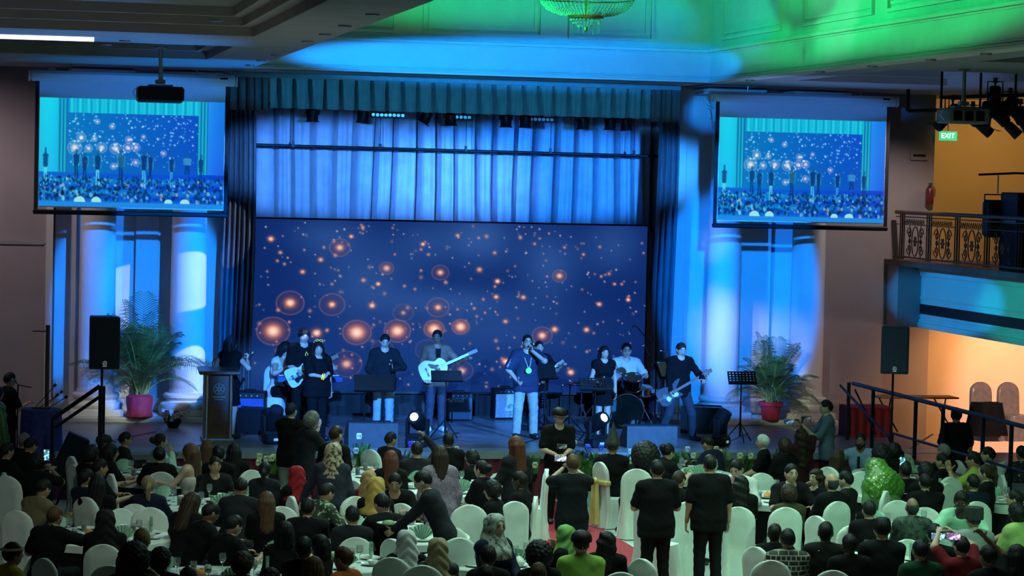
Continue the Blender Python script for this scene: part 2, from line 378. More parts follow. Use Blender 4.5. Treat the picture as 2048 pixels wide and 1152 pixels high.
def field(prims, h, k=.03, pad=.05, cuts=(), noise=None):
    """prims: (a,b,ra,rb[,n,f]) round cones, squeezed by f along n; cuts: functions P->distance kept where negative"""
    A = np.array([p[0] for p in prims] + [p[1] for p in prims], float); Rr = max(max(p[2], p[3]) for p in prims)
    fm = max([1.] + [1 / min(1, p[5]) for p in prims if len(p) > 4])
    lo = A.min(0) - Rr * fm - pad; hi = A.max(0) + Rr * fm + pad; n = np.ceil((hi - lo) / h).astype(int) + 1
    V = np.full(tuple(n), .3); g = [lo[i] + np.arange(n[i]) * h for i in range(3)]
    for p in prims:
        a, b, ra, rb = v3(p[0]), v3(p[1]), p[2], p[3]; e = max(ra, rb) * (1 / min(1, p[5]) if len(p) > 4 else 1) + k * 1.5 + 2 * h
        l = np.minimum(a, b) - e; u = np.maximum(a, b) + e
        i0 = np.clip(((l - lo) / h).astype(int), 0, n - 1); i1 = np.clip(np.ceil((u - lo) / h).astype(int) + 1, 1, n)
        sl = tuple(slice(i0[q], i1[q]) for q in range(3))
        X, Y, Z = np.meshgrid(*[g[q][sl[q]] for q in range(3)], indexing='ij'); P = np.stack([X, Y, Z], -1)
        if len(p) > 4:
            nn = v3(p[4]); c = (a + b) / 2; nd = ((P - c) @ nn)[..., None]; P = P + nn * nd * (p[5] - 1); a = a + nn * ((a - c) @ nn) * (p[5] - 1); b = b + nn * ((b - c) @ nn) * (p[5] - 1)
        ab = b - a; t = np.clip((P - a) @ ab / (ab @ ab + 1e-12), 0, 1)
        d = np.linalg.norm(P - a - t[..., None] * ab, axis=-1) - (ra + (rb - ra) * t)
        if len(p) > 4 and p[5] > 1: d = d / p[5] ** .5
        V[sl] = smin(V[sl], d, k)
    if cuts or noise is not None:
        X, Y, Z = np.meshgrid(*g, indexing='ij'); P = np.stack([X, Y, Z], -1)
        if noise is not None: V = V + noise(P)
        for c in cuts: V = np.maximum(V, c(P))
    V[0] = V[-1] = .1; V[:, 0] = V[:, -1] = .1; V[:, :, 0] = V[:, :, -1] = .1
    return nets(V, lo, h)
def np_mesh(name, parts_, smooth=True):
    """parts_: list of (verts, quads ndarray or list of tuples, material index)"""
    vs, fs, mi, o = [], [], [], 0
    for v, f, m in parts_:
        v = np.asarray(v); vs.append(v); f = [tuple(int(i) + o for i in q) for q in f]; fs += f
        mi += [m] * len(f) if np.isscalar(m) else list(m); o += len(v)
    me = bpy.data.meshes.new(name); me.from_pydata(np.vstack(vs).tolist(), [], fs); me.polygons.foreach_set('material_index', mi)
    me.polygons.foreach_set('use_smooth', [smooth] * len(fs)); me.update(); return me
# ------------------------------------------------------------------ setting
DK = .75                                   # stage deck height
struct('floor', MB().span((-8, -4, -.2), (22, 50, 0)), 'floor_marble')
# stage platform
st = struct('trim_stage_platform', MB().span((1.05, 40.25, .02), (15.9, 49, DK - .02)), 'deck_wood')
d = MB().span((1.05, 40.0, DK - .04), (15.9, 49, DK)); part('deck', d, 'deck_wood', st, False)
part('deck_nosing', MB().span((1.05, 39.93, DK - .10), (15.9, 40.55, DK + .006)), 'deck_edge', st, False)
for k in range(9):                         # floor joints running to the back
    x = 1.6 + k * 1.72; part('deck_joint', MB().box((x + .4, 41.6, DK + .002), (.05, 3.3, .006), rz(-.5)), 'black_metal', st, False)
part('walkway', MB().span((14.62, 31.5, .02), (17.0, 40.1, DK)), 'deck_wood', st, False)
part('walkway_edge', MB().span((14.55, 31.5, DK - .14), (14.64, 40.1, DK + .03)), 'wood_dark', st, False)
for k in range(5):
    part('step', MB().span((14.0 - .0, 36.2 - k * .3, 0), (14.62, 36.5 - k * .3, DK - .14 * (k + 1))), 'red_carpet', st, False)
for x0, x1 in ((1.0, 4.12), (12.3, 15.3)):
    part('plinth', MB().span((x0, 44.55, DK - .01), (x1, 46, DK + .09), bev=.015), 'cream_paint', st, False)
# pleated skirt on the stage front
n = 420; xs = np.linspace(1.05, 15.9, n); G = np.zeros((2, n, 3))
for i, z in enumerate((.01, DK - .1)): G[i] = np.stack([xs, 39.97 + .035 * np.sin(xs * 34) * (1.2 - z), np.full(n, z)], 1)
tag(part('stage_skirt', MB().surf(G), 'maroon_cloth'), 'pleated maroon cloth skirt along the stage front', 'skirt')
# back wall, left of the stage, with its door
struct('wall_back_left', MB().span((-8, 45.5, 0), (1.05, 46, 7)), 'wall_paint')
dr = thing('door_1', 'plain grey wall door left of the stage', 'door'); dr['kind'] = 'structure'
for k in ('category',): del dr[k]
for a, b in (((-.9, 45.44, 3.78), (1.0, 45.5, 3.84)), ((.95, 45.44, 0), (1.01, 45.5, 3.8)), ((-.9, 45.44, 0), (-.84, 45.5, 3.8))):
    part('door_frame', MB().span(a, b), 'soffit_paint', dr, False)
part('door_leaf', MB().span((-.84, 45.47, .02), (.95, 45.51, 3.78)), 'wall_paint', dr, False)
part('door_leaf_joint', MB().span((.03, 45.465, .02), (.05, 45.475, 3.78)), 'black_metal', dr, False)
struct('wall_left_return', MB().span((.98, 45.35, DK), (1.10, 46, 6.87)), 'cream_paint')
# front wall around the stage opening
wf = struct('wall_proscenium', MB().span((1.05, 45.85, 0), (4.1, 46.1, 6.87)).span((12.24, 45.85, 0), (15.25, 46.1, 6.87)).span((4.1, 45.85, 6.4), (12.24, 46.1, 6.87)), 'cream_paint')
for x0, x1 in ((1.14, 1.52), (2.55, 2.95), (3.78, 4.08), (12.28, 12.62), (13.62, 14.3), (15.0, 15.22)):
    part('pilaster', MB().span((x0, 45.74, DK + .09), (x1, 45.86, 6.6), bev=.012), 'cream_paint', wf, False)
for x0, x1 in ((1.05, 4.1), (12.24, 15.25)):
    part('wall_base_molding', MB().span((x0, 45.72, DK + .09), (x1, 45.86, DK + .32), bev=.02), 'cream_paint', wf, False)
struct('wall_stage_back', MB().span((2.5, 48.9, DK), (13.8, 49.1, 7.2)), 'black_fabric')
struct('wall_stage_side_left', MB().span((2.9, 46.1, DK), (3.0, 49, 7.2)), 'black_fabric')
struct('wall_stage_side_right', MB().span((13.3, 46.1, DK), (13.4, 49, 7.2)), 'black_fabric')
# columns with corinthian capitals
def column(x, lab):
    c = thing('trim_column', lab, None, (x, 45.15, DK + .09)); c['kind'] = 'structure'
    b = MB().box((0, 0, .06), (.92, .92, .12), bev=.01); part('column_plinth', b, 'cream_paint', c)
    pr = [(.45, .12), (.47, .15), (.47, .19), (.44, .22), (.39, .235), (.37, .27), (.39, .30), (.41, .32), (.41, .36), (.38, .385), (.335, .40), (.325, .46)]
    part('column_base', MB().lathe(pr, n=32), 'cream_paint', c)
    part('shaft', MB().lathe([(.318, .45), (.316, 1.8), (.305, 3.4), (.285, 4.6), (.272, 5.2), (.29, 5.22), (.29, 5.27), (.27, 5.29)], n=40), 'cream_paint', c)
    cap = MB().lathe([(.262, 5.28), (.27, 5.45), (.30, 5.62), (.36, 5.78), (.42, 5.86)], n=24); co = part('capital', cap, 'cream_paint', c)
    part('abacus', MB().box((0, 0, 5.93), (1.06, 1.06, .06), bev=.015).box((0, 0, 5.985), (1.12, 1.12, .05), bev=.015), 'cream_paint', co)
    lf = MB()
    for row, (z0, hh, rr) in enumerate(((5.29, .24, .285), (5.42, .30, .30))):
        for k in range(8):
            a = (k + .5 * row) * math.pi / 4; G = []
            for i in range(6):
                t = i / 5; w_ = .10 * math.sin(math.pi * (.25 + .7 * t)); r_ = rr + .10 * t ** 3; z_ = z0 + hh * (t if t < .85 else .85 - (t - .85) * .8)
                G.append([(r_ * math.cos(a) - w_ * s_ * math.sin(a), r_ * math.sin(a) + w_ * s_ * math.cos(a), z_) for s_ in (-1, 0, 1)])
            lf.surf(G)
    part('acanthus_leaves', lf, 'cream_paint', co)
    for k in range(4):
        a = math.pi / 4 + k * math.pi / 2; P = []
        for i in range(26):
            t = i / 25; th = t * 4.2 * math.pi; r_ = .12 * (1 - t) + .02
            u = .50 - .12 + r_ * math.sin(th); z_ = 5.78 + r_ * math.cos(th); P.append((u * math.cos(a), u * math.sin(a), z_))
        P = [(.28 * math.cos(a), .28 * math.sin(a), 5.6), (.36 * math.cos(a), .36 * math.sin(a), 5.84)] + P
        part('volute', MB().tube(P, .026, 6), 'cream_paint', co)
    return c
for x, lab in ((1.87, 'outermost cream column beneath the left projection screen'), (3.45, 'cream column beside the left stage curtain'),
               (13.22, 'cream column with visible scrolled capital right of the stage'), (14.83, 'outermost cream column beneath the right projection screen')):
    column(x, lab)
# right-hand walls
struct('wall_back_right', MB().span((15.2, 45.3, 0), (17.28, 46, 7)), 'wall_paint')
struct('wall_back_right_lower', MB().span((17.28, 45.3, 0), (22, 46, 3.0)), 'warm_wall')
struct('wall_upper_corridor', MB().span((17.0, 47, 3.6), (22, 47.2, 7)), 'warm_wall')
struct('wall_upper_corridor_side', MB().span((17.2, 45.9, 3.6), (17.28, 47.1, 7)), 'warm_wall')
struct('wall_right', MB().span((21.6, 20, 0), (22, 47, 7)), 'wall_paint')
bal = struct('trim_balcony', MB().span((16.87, 26, 2.56), (22, 45.3, 3.7)), 'cream_paint')
for z0, z1, dx in ((3.52, 3.60, .03), (3.60, 3.70, .06), (2.56, 2.66, .05), (2.66, 2.72, .025), (3.10, 3.13, .02), (2.76, 2.79, .02)):
    part('fascia_molding', MB().span((16.87 - dx, 26, z0), (16.9, 45.28, z1), bev=.008), 'cream_paint', bal, False)
part('vent_strip', MB().span((16.855, 26, 2.82), (16.9, 45.0, 3.0)), 'black_plastic', bal, False)
part('floor_lip', MB().span((16.35, 26, 3.70), (22, 45.3, 3.80)), 'wood_dark', bal, False)
part('end_pier', MB().span((16.42, 44.7, 2.56), (16.87, 45.3, 3.7)), 'wall_paint', bal, False)
for x, y in ((17.6, 42.4), (17.8, 41.4), (18.9, 42.0)):
    part('downlight', MB().lathe([(.10, 2.5), (.13, 2.52), (.13, 2.57)], (x, y, 0), 16), 'black_metal', bal)
# low ceilings with stepped coffers
def soffit(name, xs, ys, holes):
    o = None; main = MB()
    for i in range(len(xs) - 1):
        for j in range(len(ys) - 1):
            if (i, j) not in holes: main.span((xs[i], ys[j], 6.87), (xs[i + 1], ys[j + 1], 7.35))
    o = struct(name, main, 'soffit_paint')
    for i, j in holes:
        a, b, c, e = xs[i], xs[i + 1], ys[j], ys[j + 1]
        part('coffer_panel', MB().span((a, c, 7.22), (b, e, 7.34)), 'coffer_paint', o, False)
        for q, (z, ins) in enumerate(((6.99, .16), (7.10, .30))):
            r = MB().span((a, c, z), (a + ins, e, z + .12)).span((b - ins, c, z), (b, e, z + .12)).span((a + ins, c, z), (b - ins, c + ins, z + .12)).span((a + ins, e - ins, z), (b - ins, e, z + .12))
            part('coffer_step', r, 'soffit_paint', o, False)
    return o
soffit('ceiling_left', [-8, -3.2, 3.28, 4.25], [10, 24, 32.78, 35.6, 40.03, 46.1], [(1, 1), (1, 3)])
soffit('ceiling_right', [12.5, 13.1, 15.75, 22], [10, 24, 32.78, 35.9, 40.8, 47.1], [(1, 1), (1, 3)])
struct('ceiling_stage_strip', MB().span((4.25, 43.02, 6.87), (12.24, 46.1, 7.2)), 'cream_paint')
struct('ceiling_stage_house', MB().span((2.5, 46.1, 7.2), (13.8, 49.1, 7.3)), 'black_fabric')
struct('ceiling_recess', MB().span((4.0, 10, 9.7), (12.5, 43.4, 9.9)), 'cream_paint')
struct('wall_recess_left', MB().span((4.05, 10, 7.35), (4.25, 43.2, 9.7)), 'cream_paint')
wr = struct('wall_recess_front', MB().span((4.25, 43.0, 6.87), (12.24, 43.3, 9.7)), 'cream_paint')
wq = struct('wall_recess_right', MB().span((12.24, 10, 6.87), (12.5, 43.3, 9.7)), 'cream_paint')
for z0, z1, dd in ((6.87, 6.91, .05), (6.91, 6.94, .035), (6.96, 6.98, .02), (7.36, 7.39, .03), (7.39, 7.44, .09), (7.44, 7.47, .05)):
    part('cornice_strip', MB().span((4.25, 43.0 - dd, z0), (12.24, 43.02, z1), bev=.006), 'cream_paint', wr, False)
    part('cornice_strip', MB().span((12.24 - dd, 10, z0), (12.26, 43.0, z1), bev=.006), 'cream_paint', wq, False)
def panel_front(x0, x1, z0, z1, p):
    for i, (ins, th) in enumerate(((0, .05), (.10, .025))):
        a, b, c, e = x0 + ins, x1 - ins, z0 + ins, z1 - ins; t = .045
        part('panel_molding', MB().span((a, 43 - th, c), (b, 43.01, c + t)).span((a, 43 - th, e - t), (b, 43.01, e)).span((a, 43 - th, c + t), (a + t, 43.01, e - t)).span((b - t, 43 - th, c + t), (b, 43.01, e - t)), 'cream_paint', p, False)
for x0, x1 in ((4.5, 6.7), (7.16, 9.24), (9.7, 11.2)): panel_front(x0, x1, 7.55, 9.2, wr)
def panel_right(y0, y1, z0, z1, p):
    for i, (ins, th) in enumerate(((0, .05), (.10, .025))):
        a, b, c, e = y0 + ins, y1 - ins, z0 + ins, z1 - ins; t = .05; X = 12.24
        part('panel_molding', MB().span((X - th, a, c), (X + .01, b, c + t)).span((X - th, a, e - t), (X + .01, b, e)).span((X - th, a, c + t), (X + .01, a + t, e - t)).span((X - th, b - t, c + t), (X + .01, b, e - t)), 'cream_paint', p, False)
for y0, y1 in ((38.9, 42.2), (34.6, 37.8), (30.6, 34.0), (26.6, 30.0)): panel_right(y0, y1, 7.57, 9.2, wq)
# small lamps set into the low ceilings
mat('lamp_glow', (1, .95, .85), .4, emit=(1, .93, .8), estr=6, var=0)
DLAB = ['downlight alone at the front of the left ceiling coffer'] + ['downlight, %s along the left recess edge counted from above' % q for q in ('second', 'third', 'fourth', 'fifth', 'sixth', 'lowest')] + ['downlight left of the pair above the left projector', 'downlight right of the pair above the left projector', 'downlight, topmost along the left recess edge'] + ['downlight, %s along the right recess edge from the column' % q for q in ('first', 'second', 'fourth', 'fifth', 'third')]
for i, (x, y) in enumerate([(432, 40), (690, 51), (650, 68), (615, 82), (552, 110), (522, 121), (500, 130), (212, 89), (250, 81), (745, 28), (1500, 160), (1640, 143), (1861, 119), (1972, 107), (1745, 132)]):
    p = atZ(x, y, 6.868); t = thing('ceiling_downlight', 'small recessed ' + DLAB[i], 'downlight', tuple(p), group='downlights in the low ceilings')
    part('trim_ring', MB().lathe([(.05, -.012), (.075, -.016), (.08, 0), (.05, .002)], n=16), 'steel', t)
    part('lens', MB().lathe([(.001, -.006), (.022, -.006), (.022, 0)], n=10), 'lamp_glow', t)
a, b = atZ(-40, 71, 6.85), atZ(188, 78, 6.85)
t = thing('ceiling_strip_light', 'bright white strip light across the left ceiling beam', 'strip light')
mat('strip_glow', (1, 1, 1), .4, emit=(.72, .86, 1), estr=3.0, var=0)
part('light_tube', MB().cyl(a, b, .035, n=10), 'strip_glow', t); part('fixture_body', MB().cyl(a + [0, .03, .03], b + [0, .03, .03], .04, n=8), 'white_paint', t)
# carpet in the aisle
tag(part('red_carpet', MB().span((7.6, 10, .001), (8.92, 39.6, .012)), 'red_carpet', None, False), 'red carpet runner down the aisle to the stage', 'carpet')
# ------------------------------------------------------------------ pictures shown on the LED wall and the screens
def lin(c): c = np.asarray(c, float) / 255; return np.where(c <= .04045, c / 12.92, ((c + .055) / 1.055) ** 2.4)
def picture_mesh(name, P00, P10, P01, nu, nv, fn):
    """flat grid; P00 top left, P10 top right, P01 bottom left; fn(u,v)->sRGB 0..255"""
    u, v = np.meshgrid(np.linspace(0, 1, nu), np.linspace(0, 1, nv))
    P = v3(P00) + u[..., None] * (v3(P10) - v3(P00)) + v[..., None] * (v3(P01) - v3(P00))
    me = MB().surf(P).mesh(name, False)
    c = np.ones((nu * nv, 4), np.float32); c[:, :3] = lin(np.clip(fn(u, v), 0, 255)).reshape(-1, 3)
    at = me.color_attributes.new('picture', 'FLOAT_COLOR', 'POINT'); at.data.foreach_set('color', c.ravel()); return me
BOK = [(545, 665, 32, 19, 1), (577, 608, 27, 12, 1), (659, 610, 25, 8, .9), (709, 666, 28, 19, 1), (789, 662, 26, 16, 1), (862, 657, 20, 15, 1), (915, 652, 17, 13, 1), (869, 613, 22, 8, .8),
       (672, 495, 20, 9, .8), (537, 480, 0, 7, .9), (836, 485, 0, 5, .9), (738, 611, 0, 7, .9), (749, 567, 0, 5, 1), (630, 668, 0, 10, 1), (690, 730, 30, 12, .7), (1080, 668, 20, 10, .9), (1112, 545, 14, 8, .8),
       (1105, 655, 0, 8, .8), (987, 558, 0, 6, 1), (872, 542, 17, 8, .8), (765, 535, 14, 9, .7), (694, 472, 0, 5, .8), (920, 742, 22, 9, .7), (1140, 743, 0, 8, .9), (1007, 722, 0, 8, 1), (985, 590, 0, 6, .8), (1254, 592, 0, 5, 1),
       (1195, 602, 0, 6, .8), (1170, 655, 0, 7, .8), (905, 466, 0, 5, .6), (557, 705, 0, 7, .6), (600, 545, 0, 6, .7), (635, 520, 0, 6, .7), (556, 507, 0, 5, .6), (800, 625, 20, 6, .5), (850, 700, 24, 8, .5), (760, 700, 22, 6, .5),
       (1040, 590, 0, 6, .7), (1005, 640, 0, 6, .6), (950, 535, 0, 7, .6), (1225, 560, 0, 4, .7), (1160, 500, 0, 4, .6), (1060, 480, 0, 4, .5), (980, 500, 0, 5, .5), (720, 560, 0, 6, .5)]
_r = np.random.default_rng(3); DOTS = np.stack([_r.uniform(510, 1288, 420), _r.uniform(445, 780, 420), _r.choice([1.2, 1.7, 2.3, 3.0, 4.0], 420, p=[.35, .3, .2, .1, .05]), _r.uniform(.35, 1, 420)], 1)
def led_fn(u, v):
    x, y = 503 + u * 787, 440 + v * 345
    cl = sum(a * np.exp(-((x - cx) / sx) ** 2 - ((y - cy) / sy) ** 2) for cx, cy, sx, sy, a in ((720, 560, 110, 90, .55), (950, 470, 70, 60, .7), (1090, 520, 60, 70, .6), (640, 470, 80, 40, .4), (840, 480, 60, 50, .35), (980, 650, 200, 60, .4), (1220, 480, 60, 60, .5), (560, 740, 120, 40, .35), (900, 600, 120, 30, .4)))  # lighter patches of spotlight falling on the wall, painted into the picture
    c = np.array([12, 40, 104.]) + np.clip(cl, 0, 1)[..., None] * np.array([48, 62, 66.]) + (np.sin(x * .5) * np.sin(y * .5))[..., None] * .4
    def over(sl, al, col): c[sl] = c[sl] * (1 - al[..., None]) + np.array(col, float) * al[..., None]
    al = slice(None)
    for bx, by, r, a in DOTS:
        j0, j1 = np.searchsorted(x[0], [bx - 12, bx + 12]); i0, i1 = np.searchsorted(y[:, 0], [by - 12, by + 12]); sl = (slice(i0, i1), slice(j0, j1))
        d = np.hypot(x[sl] - bx, y[sl] - by); over(sl, a * np.exp(-(d / (r * .85 + .3)) ** 2), (245, 205, 190) if r < 2 else (235, 150, 120))
    for bx, by, R, r, a in BOK:
        d = np.hypot(x - bx, (y - by) * 1.15)
        if R: over(al, a * .20 * (1 / (1 + np.exp((d - R) / .8))), (140, 62, 70)); over(al, a * .38 * np.exp(-((d - R) / 1.3) ** 2), (200, 140, 140))
        over(al, a * .95 * np.exp(-(d / (r * 1.0)) ** 2.2), (232, 112, 78)); over(al, a * np.exp(-(d / (r * .62)) ** 2.4), (255, 222, 200))
    return c
def screen_fn(u, v):
    c = np.stack([18 + 12 * u, 205 - 75 * u - 30 * v, 228 + 8 * u], -1) + (np.sin(u * 30) * 8)[..., None]
    led = (u > .155) & (u < .86) & (v > .13) & (v < .70)
    c[led] = np.stack([10 + 0 * u, 128 - 55 * u, 190 + 5 * u], -1)[led]
    cur = (u > .10) & (u < .91) & (v < .13); st_ = .55 + .45 * np.sin(u * 210) * np.sin(u * 61 + 1)
    c[cur] = (np.stack([40 * st_, 150 + 60 * st_, 200 + 30 * st_], -1))[cur]
    sid = ((u > .10) & (u < .155)) | ((u > .86) & (u < .91)); c[sid & (v < .72)] = (np.stack([20 + 0 * u, 110 + 70 * (np.sin(u * 330) > 0), 190 + 0 * u], -1))[sid & (v < .72)]
    fl = v > .68; c[fl] = np.stack([12 + 0 * u, 120 - 40 * u + 20 * np.sin(v * 60), 205 + 0 * u], -1)[fl]
    r_ = np.random.default_rng(5)
    for k in range(240):
        bx, by, r, a = r_.uniform(.16, .86), r_.uniform(.14, .62), r_.choice([.0022, .003, .005]), r_.uniform(.5, 1.1)
        c += (a * np.exp(-((u - bx) ** 2 + ((v - by) * .6) ** 2) / r ** 2))[..., None] * np.array([190, 150, 90.])
    for bx, by, r in [(.19, .455, .022), (.265, .46, .012), (.335, .45, .016), (.41, .455, .018), (.475, .445, .014), (.52, .44, .013), (.225, .36, .014), (.295, .37, .009), (.48, .37, .011), (.39, .25, .009), (.56, .34, .007), (.31, .21, .008), (.67, .49, .009), (.52, .58, .011), (.40, .62, .01)]:
        d = np.sqrt((u - bx) ** 2 + ((v - by) * .6) ** 2); c += np.exp(-(d / r) ** 2)[..., None] * np.array([235, 110, 40.]) + (.6 * np.exp(-((d - r * 1.7) / .003) ** 2))[..., None] * np.array([120, 60, 30.])
    def mix(m_, col, al): c[m_] = c[m_] * (1 - al) + np.array(col, float) * al
    def fig(x, y0, y1, w_, body, legs):
        h = y1 - y0
        mix(((u - x) / (w_ * .24)) ** 2 + ((v - y0 - h * .07) / (h * .075)) ** 2 < 1, (25, 90, 140), .8)
        t = (v - y0 - h * .14) / (h * .4); sh = w_ * (.50 - .16 * np.clip(t, 0, 1)) * np.clip(t * 9, .35, 1)
        mix((np.abs(u - x) < sh) & (t > 0) & (t < 1), body, .78); mix((np.abs(np.abs(u - x) - sh - .0035) < .004) & (t > .12) & (t < .95), (60, 150, 190), .5)
        l = (v - y0 - h * .53) / (h * .47); mix((np.abs(np.abs(u - x) - w_ * (.14 + .08 * l)) < w_ * .12) & (l >= 0) & (l < 1), legs, .8)
    dk = (6, 52, 112)
    for x, y0, y1, w_, b, l in [(.035, .46, .80, .030, dk, (90, 215, 225)), (.20, .47, .75, .034, dk, dk), (.245, .50, .76, .034, dk, dk), (.315, .47, .82, .034, dk, (90, 215, 235)), (.44, .46, .78, .036, (30, 95, 130), dk), (.565, .46, .82, .034, dk, (70, 190, 225)), (.60, .48, .80, .026, dk, dk), (.715, .50, .80, .026, dk, (60, 170, 215)), (.80, .50, .68, .04, (60, 150, 205), dk), (.875, .49, .80, .03, dk, dk)]:
        fig(x, y0, y1, w_, b, l)
    for k in range(620):
        x, y = r_.uniform(0, 1), r_.uniform(.72, .94); s_ = r_.uniform(.004, .007) + .012 * (y - .72) * r_.uniform(0, 1.5)
        col = [(5, 40, 92), (8, 60, 120), (4, 28, 70), (120, 215, 225), (60, 165, 210), (190, 190, 180)][r_.choice(6, p=[.36, .22, .18, .08, .12, .04])]
        mix(((u - x) / s_) ** 2 + ((v - y) / (s_ * 2.2)) ** 2 < 1, col, .62)
    for x, y, s_ in [(.31, .945, .026), (.22, .95, .03), (.70, .95, .022), (.79, .955, .027)]:
        m_ = (((u - x) / s_) ** 2 + ((v - y) / (s_ * 1.5)) ** 2 < 1); c[m_] = (150, 225, 225)
    bt = v > .955; c[bt] = np.stack([30 + 0 * u, 135 + 0 * u, 225 + 0 * u], -1)[bt]
    return c
# LED wall
led = thing('led_wall', 'wide LED wall showing orange bokeh lights on deep blue', 'LED wall', (0, 0, 0))
vcol_emit('led_picture', 1.0); vcol_emit('screen_picture', 1.0)
link('display', picture_mesh('display', (4.66, 46.0, 4.30), (11.97, 46.0, 4.30), (4.66, 46.0, 1.20), 520, 224, led_fn), 'led_picture', led)
part('cabinet', MB().span((4.64, 46.004, 1.16), (11.99, 46.14, 4.33)), 'black_metal', led, False)
part('side_post', MB().span((4.52, 45.95, DK), (4.64, 46.15, 4.2)), 'wood_dark', led, False)
part('side_post', MB().span((11.99, 45.95, DK), (12.16, 46.15, 4.2)), 'wood_dark', led, False)
for k in range(8): part('support_leg', MB().span((4.8 + k * 1.0, 46.05, DK), (4.86 + k * 1.0, 46.11, 1.17)), 'black_metal', led, False)
part('base_drape', MB().surf([[(x, 46.14 + .03 * math.sin(x * 30), z) for x in np.linspace(4.64, 11.99, 120)] for z in (DK, 1.17)]), 'black_fabric', led)
# projection screens, same live picture
spic = picture_mesh('picture', (0, 0, 0), (3.08, 0, 0), (0, 0, -1.81), 330, 194, screen_fn)
for x, lab in ((.80, 'pull-down projection screen left of the stage showing the live concert'), (12.58, 'pull-down projection screen right of the stage showing the live concert')):
    s = thing('projection_screen', lab, 'screen', (x, 43.5, 6.30))
    link('picture', spic, 'screen_picture', s, loc=(0, -.012, 0))
    part('cloth', MB().span((-.03, -.006, -1.83), (3.11, .004, .30)), 'screen_cloth', s, False)
    part('border', MB().span((-.075, -.01, -1.90), (-.01, .008, .30)), 'black_fabric', s, False); part('border', MB().span((3.09, -.01, -1.90), (3.155, .008, .30)), 'black_fabric', s, False)
    part('bottom_bar', MB().span((-.09, -.03, -1.95), (3.17, .03, -1.87), bev=.02), 'black_plastic', s)
    part('housing', MB().span((-.18, -.09, .27), (3.27, .09, .45), bev=.05), 'screen_cloth', s)
    for q in (-.18, 3.27): part('end_cap', MB().cyl((q - .015, 0, .36), (q + .015, 0, .36), .095, n=16), 'white_paint', s)
    for q in (.5, 2.6): part('hanger', MB().cyl((q, 0, .44), (q, 0, .57), .012, n=6), 'steel', s)
    part('label_plate', MB().box((3.05, -.092, .40), (.13, .004, .03)), 'black_plastic', s, False)
# projectors hanging from the ceiling
def projector(px, py, lab, dark):
    p = atZ(px, py, 6.87); t = thing('ceiling_projector', lab, 'projector', tuple(p))
    bm = 'black_plastic' if dark else mat('projector_grey', (.16, .17, .18), .5)
    part('ceiling_plate', MB().cyl((0, 0, 0), (0, 0, -.03), .09, n=16), 'steel', t)
    part('drop_pole', MB().cyl((0, 0, -.02), (0, 0, -.48), .028, n=10).cyl((.02, 0, -.3), (.03, -.02, -.5), .01, n=6), 'steel', t)
    part('bracket', MB().box((0, 0, -.50), (.14, .12, .06), bev=.01).box((0, 0, -.55), (.34, .2, .02)), 'steel', t)
    b = part('body', MB().box((0, 0, -.68), (.64, .52, .22), bev=.03), bm, t)
    for k in range(3): part('vent', MB().box((-.18 + k * .17, -.262, -.68), (.13, .01, .14)).box((-.18 + k * .17, -.266, -.68), (.10, .008, .02)).box((-.18 + k * .17, -.266, -.72), (.10, .008, .02)), 'black_metal', b, False)
    part('lens', MB().cyl((.12, .25, -.68), (.12, .33, -.68), .07, .06, 16), 'black_plastic', b)
    P = [(-.32 - .06 * math.sin(i / 8 * math.pi), -.1, -.58 - .17 * i / 8) for i in range(9)]; part('cable', MB().tube(P, .008, 6), 'white_paint', t)
    return t
projector(322, 92, 'black projector hanging in front of the left screen', True); projector(1929, 138, 'grey projector hanging above the balcony end', False)
# curtains, valance and stage pipes
def folds(x0, x1, Y, z0, z1, pitch, depth, seed, nz=8, sharp=3.):
    r_ = np.random.default_rng(seed); n_ = int((x1 - x0) / pitch); e = np.linspace(x0, x1, n_ + 1); e[1:-1] += r_.uniform(-.15, .15, n_ - 1) * pitch
    X = []; U = []
    for a, b in zip(e[:-1], e[1:]):
        t_ = np.linspace(0, 1, 16, endpoint=False); X += list(a + (b - a) * t_); U += list(t_)
    X, U = np.array(X), np.array(U); ed = np.minimum(U, 1 - U); amp = np.exp(-(ed / (.30 / sharp)) ** 2) + .10 * (1 - np.sin(math.pi * U)) + .05 * np.sin(U * 14 + np.floor(X * 2.7) * 2.1)
    ph = r_.uniform(0, 6.28, 3); G = []
    for i in range(nz):
        z = z0 + (z1 - z0) * i / (nz - 1)
        G.append(np.stack([X + .03 * np.sin(z * .9 + X * 2 + ph[0]), Y + depth * amp * (1 + .15 * np.sin(X * 5 + z)) + .03 * np.sin(X * 9 + ph[1]) + .015 * np.sin(X * 31 + z * 2), np.full(len(X), z)], 1))
    return MB().surf(G)
tag(part('stage_curtain', folds(3.6, 12.8, 47.3, .8, 6.6, .37, .42, 1, sharp=4.), 'curtain_cloth'), 'pale blue-lit pleated backdrop curtain behind the LED wall', 'curtain')
tag(part('side_curtain', folds(4.02, 4.62, 45.35, .8, 6.4, .085, .10, 2, sharp=1.2), 'curtain_dark'), 'dark gathered curtain beside the left column', 'curtain')
tag(part('side_curtain', folds(11.98, 12.36, 45.35, .8, 6.4, .085, .10, 3, sharp=1.2), 'curtain_dark'), 'dark gathered curtain at the right edge of the stage', 'curtain')
va = thing('valance', 'pleated grey-blue valance hanging across the top of the stage', 'valance')
